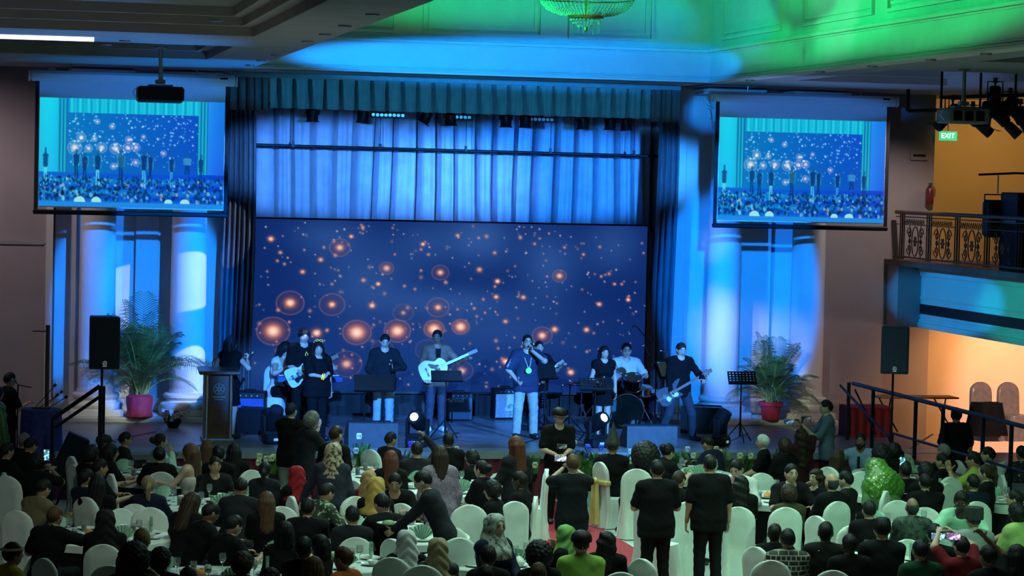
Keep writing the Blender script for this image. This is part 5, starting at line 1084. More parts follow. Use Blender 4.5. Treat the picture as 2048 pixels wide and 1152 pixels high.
# hair and head coverings, in the head's own frame
HAIR = {}
def strand(P, f=46, a=.0035): az = np.arctan2(P[..., 0], P[..., 1] + 1e-6); return a * np.sin(az * f * .5 + P[..., 2] * 22) + a * .6 * np.sin(az * 19 + P[..., 2] * 9)
def curls(P, a=.007, f=95): return a * np.sin(P[..., 0] * f) * np.sin(P[..., 1] * f + 1) * np.sin(P[..., 2] * f + 2)
def face_cut(cz=-.035, ry_=.085, rx_=.066, rz_=.085, cy=.10): return lambda P: .02 * (1 - np.sqrt(((P[..., 0]) / rx_) ** 2 + ((P[..., 1] - cy) / ry_) ** 2 + ((P[..., 2] - cz) / rz_) ** 2)) * 3
def hair(style):
    if style in HAIR: return HAIR[style]
    sk = lambda e=.010, dz=.0: ((0, -.012, .018 + dz), (0, -.012, .030 + dz), .089 + e, .089 + e, (1., 0, 0), 1.12)
    low = lambda z0, sl=.0: (lambda P: z0 - P[..., 2] + sl * P[..., 1]); h = .0095; pr = [sk()]; cuts = [face_cut()]; nz = strand
    if style in ('short', 'beard'): cuts = [face_cut(-.035, .088, .068, .108, .10)]; pr = [((0, -.014, .020), (0, .004, .038), .090, .088, (1., 0, 0), 1.14)]; cuts += [low(-.055, .9)]
    elif style == 'fluffy': pr = [((0, -.012, .028), (0, .012, .055), .098, .090, (1., 0, 0), 1.05)]; cuts += [low(-.06, .9)]; nz = lambda P: curls(P, .006, 70)
    elif style == 'flattop': pr = [((0, -.014, .03), (0, -.0, .05), .095, .095, (1., 0, 0), 1.10)]; cuts += [low(-.06, .6), lambda P: P[..., 2] - .125]
    elif style == 'curly': pr = [((0, -.02, .015), (0, .0, .045), .108, .102)]; cuts += [low(-.09, .5)]; nz = curls
    elif style == 'afro': pr = [((0, -.02, .02), (0, -.005, .05), .145, .14)]; cuts += [low(-.10, .4)]; nz = lambda P: curls(P, .009, 80)
    elif style == 'bigafro': pr = [((0, -.03, .03), (0, -.01, .06), .21, .20)]; cuts += [low(-.13, .4), face_cut(-.03, .14, .09, .1, .16)]; nz = lambda P: curls(P, .010, 70)
    elif style == 'bob': pr = [sk(.014), ((-.072, -.02, 0), (-.078, -.015, -.10), .036, .034), ((.072, -.02, 0), (.078, -.015, -.10), .036, .034), ((-.04, -.07, 0), (-.045, -.075, -.10), .05, .05), ((.04, -.07, 0), (.045, -.075, -.10), .05, .05)]
    elif style in ('long', 'longwavy'):
        L = -.30 if style == 'long' else -.40; pr = [sk(.012), ((-.07, -.02, 0), (-.085, -.02, L * .75), .034, .03), ((.07, -.02, 0), (.085, -.02, L * .75), .034, .03), ((-.04, -.07, 0), (-.05, -.10, L), .052, .04), ((.04, -.07, 0), (.05, -.10, L), .052, .04), ((0, -.08, 0), (0, -.12, L - .02), .05, .04)]
        if style == 'longwavy': nz = lambda P: strand(P) + .006 * np.sin(P[..., 2] * 60 + P[..., 0] * 20)
    elif style == 'bun': pr = [sk(.004), ((0, -.115, .02), (0, -.125, .03), .045, .042)]; cuts += [low(-.055, .8)]
    elif style == 'ponytail': pr = [sk(.004), ((0, -.10, .01), (0, -.125, -.02), .036, .036), ((0, -.125, -.02), (.01, -.13, -.22), .034, .02)]; cuts += [low(-.055, .8)]
    elif style == 'bald': pr = [((0, -.016, -.0), (0, -.010, .006), .086, .086, (1., 0, 0), 1.14)]; cuts += [low(-.05, .8), lambda P: P[..., 2] - .045]; nz = None
    elif style == 'headband': pr = [((0, -.012, .02), (0, -.006, .036), .094, .092, (1., 0, 0), 1.10)]; cuts += [low(-.055, .9)]
    elif style in ('hijab', 'glitter'):
        pr = [((0, -.012, .018), (0, -.012, .030), .108, .108), ((0, -.03, -.05), (0, -.02, -.15), .10, .12), ((0, -.03, -.14), (0, -.015, -.25), .14, .20, (0, 1., 0), 1.25)]; cuts = [face_cut(-.02, .075, .060, .085, .10), lambda P: -.31 - P[..., 2]]
        nz = lambda P: .006 * np.sin(P[..., 2] * 60 + np.abs(P[..., 0]) * 50 + P[..., 1] * 30); h = .013
        if style == 'glitter': nz = lambda P: curls(P, .012, 60)
        if style == 'glitter': pr = [((0, -.02, .01), (0, -.05, -.14), .135, .215), ((-.10, -.06, -.22), (.10, -.06, -.22), .17, .17)]; cuts = [face_cut(-.02, .075, .060, .085, .13), lambda P: -.36 - P[..., 2]]
    elif style in ('cap', 'capback', 'beret', 'witch', 'fez'):
        pr = [((0, -.014, .020), (0, .004, .030), .088, .086, (1., 0, 0), 1.14)]; cuts += [low(-.055, .9)]
    V, Q = field(pr, h, .025, cuts=cuts, noise=nz); HAIR[style] = np_mesh('hair', [(V, Q, 0)]); return HAIR[style]
def hat(style):
    k = 'hat_' + style
    if k in HAIR: return HAIR[k]
    b = MB()
    if style in ('cap', 'capback'):
        b.lathe([(.102, .03), (.106, .055), (.10, .09), (.075, .125), (.03, .142), (.002, .145)], (0, -.008, 0), 24, sy=1.12)
        b.prism([(.10 * math.cos(a), .085 + .085 * math.sin(a)) for a in np.linspace(0, math.pi, 14)], .035, .045, lambda u, v_, d_: (u, v_, d_ - .12 * max(v_ - .085, 0)))
        b.ell((0, 0, .146), .01, 6, 4)
    elif style == 'witch': b.lathe([(.11, .03), (.115, .05), (.10, .09), (.07, .16), (.035, .25), (.012, .34), (.002, .37)], (0, -.01, 0), 24, sy=1.1)
    elif style == 'fez': b.lathe([(.106, .015), (.108, .05), (.105, .12), (.102, .15), (.09, .155), (.001, .156)], (0, -.01, 0), 24, sy=1.1)
    elif style == 'headband': b.tube([(.092 * math.cos(a), -.01 + .105 * math.sin(a), .055) for a in np.arange(24) * math.pi / 12], .014, 6, closed=True)
    HAIR[k] = b.mesh('hat'); return HAIR[k]
def beard_mesh():
    if 'beard_' in HAIR: return HAIR['beard_']
    V, Q = field([((-.055, .03, -.05), (0, .072, -.10), .026, .032), ((.055, .03, -.05), (0, .072, -.10), .026, .032), ((-.02, .088, -.045), (.02, .088, -.045), .010, .010)], .008, .02, noise=lambda P: curls(P, .003, 120)); HAIR['beard_'] = np_mesh('beard', [(V, Q, 0)]); return HAIR['beard_']
def glasses_mesh():
    if 'glasses_' in HAIR: return HAIR['glasses_']
    b = MB()
    for s in (-1, 1):
        b.tube([(s * .033 + .025 * math.cos(a), .102, .010 + .018 * math.sin(a)) for a in np.arange(14) * math.pi / 7], .003, 5, closed=True); b.tube([(s * .058, .10, .016), (s * .076, .05, .016), (s * .078, -.01, .012)], .003, 5)
    b.tube([(-.008, .104, .013), (.008, .104, .013)], .003, 5); HAIR['glasses_'] = b.mesh('glasses'); return HAIR['glasses_']
SK = {'light': (.55, .36, .27), 'tan': (.42, .25, .16), 'brown': (.22, .12, .075), 'dark': (.07, .038, .026)}
HC = {'black': (.010, .009, .010), 'darkbrown': (.030, .017, .012), 'brown': (.085, .045, .025), 'redbrown': (.10, .032, .018), 'grey': (.14, .14, .14), 'darkgrey': (.035, .035, .035), 'white': (.62, .64, .66), 'blonde': (.24, .17, .10), 'olive': (.20, .14, .05),
      'red': (.28, .012, .018), 'tan': (.36, .20, .10), 'mustard': (.42, .27, .07), 'beige': (.38, .29, .18), 'green': (.20, .42, .12), 'silver': (.36, .38, .36), 'animal': (.35, .27, .18)}
TC = {'black': (.0065, .0065, .0075), 'charcoal': (.016, .017, .021), 'navy': (.012, .016, .035), 'mint': (.42, .62, .55), 'cream': (.6, .56, .52), 'olive': (.16, .13, .07), 'yellow': (.48, .36, .05), 'orange': (.45, .10, .03), 'white': (.6, .62, .62), 'green': (.10, .20, .08), 'maroon': (.09, .012, .02), 'lime': (.26, .44, .08),
      'grey': (.22, .23, .24), 'denim': (.03, .035, .055), 'mintshirt': (.34, .62, .45), 'darkgreen': (.015, .05, .03), 'yellowgreen': (.34, .42, .16), 'bluegrey': (.10, .14, .20), 'olivedark': (.05, .045, .025), 'greystripe': (.28, .29, .28), 'limevest': (.30, .36, .06), 'blackopen': (.012, .012, .013), 'blacksuit': (.011, .011, .013), 'maroonblack': (.035, .012, .016), 'blackwhitehem': (.012, .013, .017), 'blackline': (.011, .011, .012), 'stripe': (.012, .012, .012), 'waistcoat': (.20, .32, .50), 'redvest': (.16, .012, .02)}
two_tone('top_dots', (.012, .012, .013), (.6, .6, .58), 'dots', 17, .22); two_tone('top_maze', (.012, .012, .013), (.34, .32, .24), 'maze', 5.5, .5); two_tone('top_camo', (.03, .055, .04), (.008, .014, .012), 'noise', 16, .52); two_tone('top_print', (.012, .013, .018), (.35, .38, .42), 'noise', 24, .62)
two_tone('top_sequin', (.05, .16, .05), (.35, .5, .22), 'sequin', 60, .30, c1metal=.8); two_tone('top_mauve', (.16, .11, .17), (.40, .32, .42), 'sequin', 85, .33); two_tone('scarf_silver', (.38, .40, .37), (.10, .11, .10), 'noise', 22, .56); two_tone('scarf_animal', (.40, .31, .21), (.05, .04, .03), 'noise', 30, .54); two_tone('scarf_glitter', (.07, .22, .03), (.75, .55, .22), 'sequin', 30, .27, c1metal=.6); two_tone('top_greenprint', (.02, .03, .025), (.30, .42, .20), 'noise', 20, .56)
mat('eye_dark', (.008, .007, .006), .3, var=0); mat('eye_white', (.6, .6, .58), .3, var=0); mat('shoe_black', (.012, .012, .013), .4); mat('shoe_white', (.6, .62, .62), .6)
def skin(k): return mat('skin_' + k, SK[k], .5, var=.06, scale=14)
def lips(k): c = SK[k]; return mat('lips_' + k, (c[0] * .85, c[1] * .55, c[2] * .55), .45, var=0)
def hmat(k, cloth=False):
    if cloth and 'scarf_' + k in M: return M['scarf_' + k]
    return mat(('scarf_' if cloth else 'hair_') + k, HC[k], .8 if cloth else .55, var=.25, scale=20 if not cloth else 6, spec=.2)
def tmat(k): return M['top_' + k] if 'top_' + k in M else mat('top_' + k, TC[k], .9, var=.15, scale=7, spec=.12)
def person(p, pos, rot, sc, hs, hc_, top, sk_, lab, bottom='black', shoe='shoe_black', group=None, gl=False, topname='shirt'):
    o = link('person', p['body'], [skin(sk_), 'eye_dark', lips(sk_), 'eye_white'], None, pos, (0, 0, rot), sc); tag(o, lab, 'person', group)
    link('dress' if topname == 'dress' else topname, p['top'], tmat(top) if isinstance(top, str) else top, o)
    if p['bottom'] is not None: link('trousers', p['bottom'], tmat(bottom) if bottom in TC else M[bottom], o)
    for sm in p['shoes']: link('shoe', sm, shoe, o)
    Mh = Matrix.Translation(tuple(p['hc'])) @ Matrix([list(r_) for r_ in p['Rh']]).to_4x4()
    scarf = hs in ('hijab', 'glitter'); hk = hs if hs in ('hijab', 'glitter') else hs
    h_ = link('headscarf' if scarf else 'hair', hair(hk), hmat('glitter' if hs == 'glitter' and False else hc_, True) if scarf and hs != 'glitter' else (M['scarf_glitter'] if hs == 'glitter' else hmat(hc_ if hc_ in ('black', 'darkbrown', 'brown', 'redbrown', 'grey', 'darkgrey', 'white', 'blonde', 'olive') else 'black')), o); h_.matrix_local = Mh @ Matrix.Scale(1.055, 4)
    if hs in ('cap', 'capback', 'witch', 'fez', 'headband'):
        q = link({'witch': 'pointed_hat', 'fez': 'flat_hat', 'headband': 'headband'}.get(hs, 'cap'), hat(hs), hmat(hc_) if hs != 'headband' else mat('headband_pale', (.5, .38, .26), .7), o); q.matrix_local = Mh @ Matrix.Scale(1.07, 4)
    if hs == 'beard': q = link('beard', beard_mesh(), hmat('black'), o); q.matrix_local = Mh
    if gl: q = link('glasses', glasses_mesh(), 'black_metal' if gl is True else gl, o); q.matrix_local = Mh
    return o
# ------------------------------------------------------------------ performers on the stage
def place(p, px, py, Y, base, heading):
    q = atY(px, py, Y); sc = (q[2] - base) / p['H']; rot = -math.radians(heading); off = rz(rot) @ (v3((p['hc'][0], p['hc'][1], 0)) * sc)
    return (q[0] - off[0], Y - off[1], base), rot, sc
def world(p, pl, local): pos, rot, sc = pl; return v3(pos) + rz(rot) @ (v3(local) * sc)
def microphone(a, b, lab, m='black_metal'):
    """a: bottom of the handle, b: ball"""
    a, b = v3(a), v3(b); t = thing('handheld_microphone', lab, 'microphone', tuple(a)); d = b - a
    part('handle', MB().cyl((0, 0, 0), d * .8, .014, .020, 10), m, t); part('ball_grille', MB().ell(d * .9, .028, 12, 8), 'steel', t); part('collar_ring', MB().cyl(d * .76, d * .82, .024, n=10), 'chrome', t)
def smartphone(c, nrm, lab, col=(.3, .6, 1), est=1.2, tall=False, sc=1.):
    """c centre, nrm direction the screen faces"""
    t = thing('smartphone', lab, 'phone', tuple(c)); n_ = v3(nrm) / np.linalg.norm(nrm); t.rotation_euler = Vector(n_).to_track_quat('-Y', 'Z').to_euler()
    w_, h_ = (.078, .16) if tall else (.16, .078); w_ *= sc; h_ *= sc
    part('case', MB().box((0, 0, 0), (w_, .010, h_), bev=.004), 'black_plastic', t)
    k = 'phone_%d' % len(M); m_ = two_tone(k, tuple(v * .25 for v in col), tuple(min(1, v * 1.2 + .2) for v in col), 'noise', 26, .53); nt = m_.node_tree; b = nt.nodes['Principled BSDF']
    src = b.inputs['Base Color'].links[0].from_socket; nt.links.new(src, b.inputs['Emission Color']); b.inputs['Emission Strength'].default_value = est
    part('screen', MB().box((0, -.0056, 0), (w_ * .92, .002, h_ * .9)), m_, t, False); part('camera_bump', MB().box((w_ * .3, .006, h_ * .25), (.025, .004, .025)), 'black_metal', t, False)
JEANS = mat('jeans_light', (.30, .42, .55), .85, var=.15, scale=9); mat('jeans_khaki', (.36, .38, .34), .85, var=.15, scale=9); mat('jeans_dark', (.020, .024, .04), .85, var=.15, scale=9)
# guitars: local frame, neck along +x, strings face -y
def outline(pts, n=8):
    P = np.array(pts, float); k = len(P); out = []
    for i in range(k):
        p0, p1, p2, p3 = P[i - 1], P[i], P[(i + 1) % k], P[(i + 2) % k]
        for j in range(n):
            t = j / n; out.append(.5 * (2 * p1 + (p2 - p0) * t + (2 * p0 - 5 * p1 + 4 * p2 - p3) * t * t + (3 * p1 - p0 - 3 * p2 + p3) * t ** 3))
    return [tuple(q) for q in out]
def guitar(kind, c, along, face, lab, body_m, sc=1.):
    x_ = v3(along) / np.linalg.norm(along); y_ = -v3(face); y_ = y_ - y_.dot(x_) * x_; y_ /= np.linalg.norm(y_); z_ = np.cross(x_, y_)
    t = thing(kind + '_guitar', lab, 'guitar', tuple(c), sc=sc); t.rotation_euler = Matrix((tuple(x_), tuple(y_), tuple(z_))).transposed().to_euler()
    th = .10 if kind == 'acoustic' else .042
    pts = {'acoustic': [(-.25, 0), (-.22, .15), (-.08, .195), (.06, .125), (.16, .145), (.235, .06), (.235, -.06), (.16, -.145), (.06, -.125), (-.08, -.195), (-.22, -.15)],
           'electric': [(-.22, .02), (-.20, .15), (-.05, .15), (.05, .11), (.17, .15), (.22, .12), (.13, .035), (.13, -.035), (.19, -.11), (.10, -.13), (.02, -.11), (-.08, -.16), (-.20, -.14)],
           'bass': [(-.24, .0), (-.22, .14), (-.06, .15), (.05, .11), (.20, .16), (.28, .14), (.15, .035), (.15, -.035), (.21, -.12), (.10, -.13), (.02, -.11), (-.10, -.17), (-.22, -.13)]}[kind]
    part('body', MB().prism(outline(pts, 5), -th / 2, th / 2, lambda u, v_, d_: (u, d_, v_)), body_m, t)
    nl = {'acoustic': .46, 'electric': .46, 'bass': .62}[kind]; s0 = .2 if kind == 'acoustic' else .10
    part('neck', MB().box((s0 + nl / 2, -th * .35, 0), (nl, .028, .046), bev=.008), 'wood_mid', t); part('fretboard', MB().box((s0 + nl / 2 - .03, -th * .35 - .017, 0), (nl + .06, .008, .048)), 'wood_dark', t, False)
    part('headstock', MB().box((s0 + nl + .08, -th * .3, 0), (.18, .018, .07), bev=.006), 'wood_mid' if kind != 'acoustic' else 'wood_dark', t)
    pe = MB()
    for i in range(3 if kind != 'bass' else 2):
        for s_ in (-1, 1): pe.cyl((s0 + nl + .03 + i * .05, -th * .3, s_ * .035), (s0 + nl + .03 + i * .05, -th * .3, s_ * .06), .009, n=6)
    part('tuning_pegs', pe, 'chrome', t)
    if kind == 'acoustic':
        part('sound_hole', MB().cyl((.06, -th / 2 - .001, 0), (.06, -th / 2 - .004, 0), .05, n=20), 'black_plastic', t); part('rosette', MB().tube([(.06 + .056 * math.cos(a), -th / 2 - .003, .056 * math.sin(a)) for a in np.arange(24) * math.pi / 12], .004, 4, closed=True), 'wood_dark', t); part('bridge', MB().box((-.12, -th / 2 - .006, 0), (.03, .012, .16)), 'wood_dark', t, False)
    else:
        for q in (-.02, .05): part('pickup', MB().box((q, -th / 2 - .006, 0), (.035, .012, .085)), 'black_plastic', t, False)
        part('bridge', MB().box((-.12, -th / 2 - .006, 0), (.04, .014, .08)), 'chrome', t, False); part('pickguard', MB().prism(outline([(-.1, -.03), (.05, -.03), (.13, -.04), (.12, -.10), (.0, -.085), (-.08, -.12)], 3), -th / 2 - .004, -th / 2, lambda u, v_, d_: (u, d_, v_)), 'white_paint' if kind == 'bass' else 'grille', t)
    sg_ = MB()
    for q in range(4 if kind == 'bass' else 6): sg_.box((.2, -th / 2 - .018, -.017 + q * (.034 / (3 if kind == 'bass' else 5))), (s0 + nl + .25, .0015, .0015))
    part('strings', sg_, 'steel', t, False)
    return t
DECK = DK
def perf(key, px, py, Y, heading, hs, hc_, top, sk_, lab, bottom='black', shoe='shoe_black', gl=False, topname='shirt', **k):
    p = make_body(key, h=.0135, **k); pl = place(p, px, py, Y, DECK, heading); o = person(p, *pl, hs, hc_, top, sk_, lab, bottom, shoe, None, gl, topname); return p, pl, o
# emcee at the lectern
p, pl, o = perf('emcee', 463, 672, 41.95, 42, 'bob', 'black', 'black', 'light', 'emcee with bobbed black hair in sleeveless black dress behind the lectern', topname='dress', fem=True, sleeve='none', lower=None, form='dress', hem=.36, wr=(.10, .34, 1.30), wl=(-.22, .15, .98), hy=-.3, dr=(0, .3, 1), cr=1.1, stance=.07)
w_ = world(p, pl, p['Wr']); microphone(w_ + v3((0, 0, -.02)), w_ + v3((.10, .03, .14)), 'microphone in the raised hand of the emcee')
# keyboard player
p, pl, o = perf('keys', 572, 684, 44.55, 140, 'long', 'black', 'white', 'light', 'seated keyboard player in a white sleeveless top behind the tall guitarist', fem=True, seat=True, sleeve='none', lean=.25, wl=(-.2, .45, .92), wr=(.2, .45, .92), hp=.2)
# tall electric guitarist
p, pl, o = perf('egtr', 608, 657, 42.75, 172, 'fluffy', 'black', 'black', 'light', 'tall young man in loose black T-shirt playing a white electric guitar', wide=1.25, wr=(.10, .26, 1.02), wl=(-.42, .28, 1.13), cr=.7, cl=1.0, hp=.15)
def held(p, pl, c, along, *a, **k): R_ = rz(pl[1]); return guitar(a[0], world(p, pl, c), R_ @ v3(along), R_ @ v3((0, 1, .12)), *a[1:], sc=pl[2] * .98, **k)
held(p, pl, (.12, .215, .98), (-.88, .0, .42), 'electric', 'white electric guitar held by the tall young man', mat('guitar_white', (.62, .72, .74), .25, var=.03))
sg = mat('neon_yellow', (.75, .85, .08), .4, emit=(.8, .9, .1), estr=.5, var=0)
def sunglasses(o, loc, rot, s=1.): q = link('sunglasses', glasses_mesh(), sg, o, loc, rot, s)
sunglasses(o, (-.04, .165 - .1, 1.26), (.2, 1.45, 0), 1.1)
# woman with yellow sunglasses
p, pl, o = perf('fist', 637, 684, 41.75, 158, 'long', 'black', 'black', 'light', 'woman in loose black T-shirt with yellow sunglasses pushed up in her hair', build=1.42, fem=True, wide=1.3, wr=(.02, .32, 1.12), hr=(.9, -.1, -.4), cr=1.3, dr=(-.3, .4, .8), hy=-.35, sleeve='short')
q = link('sunglasses', glasses_mesh(), sg, o); q.matrix_local = Matrix.Translation(tuple(p['hc'])) @ Matrix([list(r_) for r_ in p['Rh']]).to_4x4() @ Matrix.Translation((0, -.02, .10)) @ Matrix.Rotation(.5, 4, 'X')
for t_ in (.80, .92): c = p['Er'] + (p['Wr'] - p['Er']) * t_; a, b, d = frame(p['Wr'] - p['Er']); part('bracelet', MB().tube([c + .046 * (math.cos(u) * a + math.sin(u) * b) for u in np.arange(14) * math.pi / 7], .010, 6, closed=True), sg, o)
# singer in light jeans
p, pl, o = perf('jeans', 770, 668, 42.5, 182, 'short', 'black', 'charcoal', 'light', 'male singer in dark shirt and light blue jeans looking down at his microphone', 'jeans_light', 'shoe_white', sleeve='long', wl=(-.10, .27, 1.14), wr=(.16, .24, 1.02), hl=(-.9, -.1, -.5), cl=1.2, dl=(0, .2, 1), hp=.35)
w_ = world(p, pl, p['Wl']); microphone(w_ + v3((-.01, -.02, -.04)), w_ + v3((-.03, -.05, .17)), 'dark microphone held at chest height by the singer in jeans')
# acoustic guitarist
p, pl, o = perf('acou', 875, 660, 43.25, 178, 'short', 'black', 'black', 'brown', 'man in an open brown jacket playing an acoustic guitar', 'jeans_dark', 'shoe_white', wr=(.06, .26, 1.08), wl=(-.46, .28, 1.26), hl=(-.5, -.2, -.9), hr=(.95, -.1, .1), cr=.6, cl=1.1, hy=-.35, hp=.1, sleeve='long', gl=True)
held(p, pl, (.10, .225, 1.06), (-.90, .0, .40), 'acoustic', 'pale wooden acoustic guitar played in the brown jacket', mat('guitar_spruce', (.62, .48, .26), .35, var=.08))
jk = mat('jacket_brown', (.14, .075, .05), .7, var=.2)
for ch in o.children:
    if ch.name.startswith('shirt'): ch.name = 'jacket'; ch.material_slots[0].link = 'OBJECT'; ch.material_slots[0].material = jk
part('undershirt', MB().prism([(-.045, 1.40), (.045, 1.40), (.03, 1.12), (-.03, 1.12)], .150, .165, lambda u, v_, d_: (u, d_ - .03 * (v_ - 1.12) / .28, v_)), 'top_black', o)
# lead singer with the medal
p, pl, o = perf('lead', 1055, 670, 42.1, 180, 'short', 'black', mat('sweater_blue', (.014, .024, .065), .85, var=.1), 'light', 'lead singer in navy sweater and pale loose jeans with a glowing green medal', 'jeans_khaki', 'shoe_black', gl=True, topname='sweater', sleeve='short', wide=1.2, stance=.13, wl=(-.055, .19, 1.455), hl=(-.9, .1, -.7), wr=(.20, .20, .98), hr=(.8, -.6, -.1), cl=1.3, cr=1.2, dl=(.15, -.1, 1), hp=-.12)
part('ribbon', MB().tube([(-.075, .06, 1.41), (-.03, .165, 1.24), (0, .185, 1.16)], .007, 5).tube([(.075, .06, 1.41), (.03, .165, 1.24), (0, .185, 1.16)], .007, 5), mat('ribbon_white', (.6, .6, .6), .6), o)
part('medal', MB().cyl((0, .175, 1.135), (0, .195, 1.135), .048, n=20), mat('medal_green', (.02, .25, .08), .6, emit=(.08, .9, .30), estr=1.2, var=.3, scale=30), o)
part('sleeve_print', MB().tube([p['Sr'] + (p['Er'] - p['Sr']) * t_ + v3((.045, .05, 0)) for t_ in (.1, .35, .6, .85)], [.02, .03, .03, .025], 6), two_tone('sleeve_leaf', (.02, .03, .05), (.4, .5, .55), 'noise', 30, .52), o)
w_ = world(p, pl, p['Wl']); microphone(w_ + v3((0, 0, -.02)), w_ + v3((.02, .02, .15)), 'microphone at the mouth of the lead singer')
# half-hidden guitarist behind him
p, pl, o = perf('hid', 1078, 682, 43.4, 175, 'short', 'black', 'black', 'light', 'guitarist almost hidden behind the lead singer, only neck hand showing', 'jeans_dark', wr=(.06, .26, 1.02), wl=(-.40, .28, 1.28), hl=(-.5, -.2, -.9), cl=1.2, cr=.6)
held(p, pl, (.16, .22, .96), (-.84, .0, .56), 'electric', 'dark electric guitar whose neck shows beside the lead singer', mat('guitar_sunburst', (.16, .07, .03), .3, var=.2))
# girl in black dress
p, pl, o = perf('girl', 1209, 692, 42.0, 176, 'longwavy', 'black', 'black', 'light', 'girl with long black hair in a short black dress holding a microphone low', topname='dress', fem=True, sleeve='cap', lower=None, form='dress', hem=.30, wr=(.10, .24, 1.03), hr=(.8, -.6, -.4), cr=1.2, stance=.08, dr=(-.1, .3, 1))
w_ = world(p, pl, p['Wr']); microphone(w_ + v3((0, -.02, -.05)), w_ + v3((.02, -.06, .14)), 'microphone held low by the girl in the black dress')
# drummer
p, pl, o = perf('drum', 1253, 686, 45.0, 185, 'short', 'black', 'white', 'light', 'drummer with glasses in a white shirt seated behind the drums', 'black', gl=True, seat=True, sleeve='short', wl=(-.22, .40, .80), wr=(.22, .42, .84), cl=1.2, cr=1.2)
for nm in ('Wl', 'Wr'):
    w_ = world(p, pl, p[nm]); s = 'left' if nm == 'Wl' else 'right'; tag(part('drumstick', MB().cyl((0, 0, 0), (-.10 if s == 'left' else .02, -.34, .06), .008, .005, 8), 'wood_mid', None, loc=tuple(w_ + v3((0, -.06, 0)))), 'wooden drumstick in the %s hand of the drummer' % s, 'drumstick')
# bass player
p, pl, o = perf('bass', 1362, 685, 41.75, 172, 'short', 'darkbrown', 'black', 'light', 'bass player in a loose black shirt standing with legs wide apart', 'jeans_dark', wide=1.15, sleeve='long', wr=(.26, .22, .88), wl=(-.30, .32, 1.10), cl=1.1, cr=.6, hp=.3, hy=.1, legspec=(((-.22, .05, .48), (-.30, -.06, .09), (-.36, .08, .045)), ((.25, .14, .49), (.36, .02, .09), (.44, .16, .045))))
held(p, pl, (.26, .20, .84), (-.86, .0, .46), 'bass', 'dark bass guitar slung low on the bass player', mat('bass_dark', (.05, .05, .06), .3, var=.1))
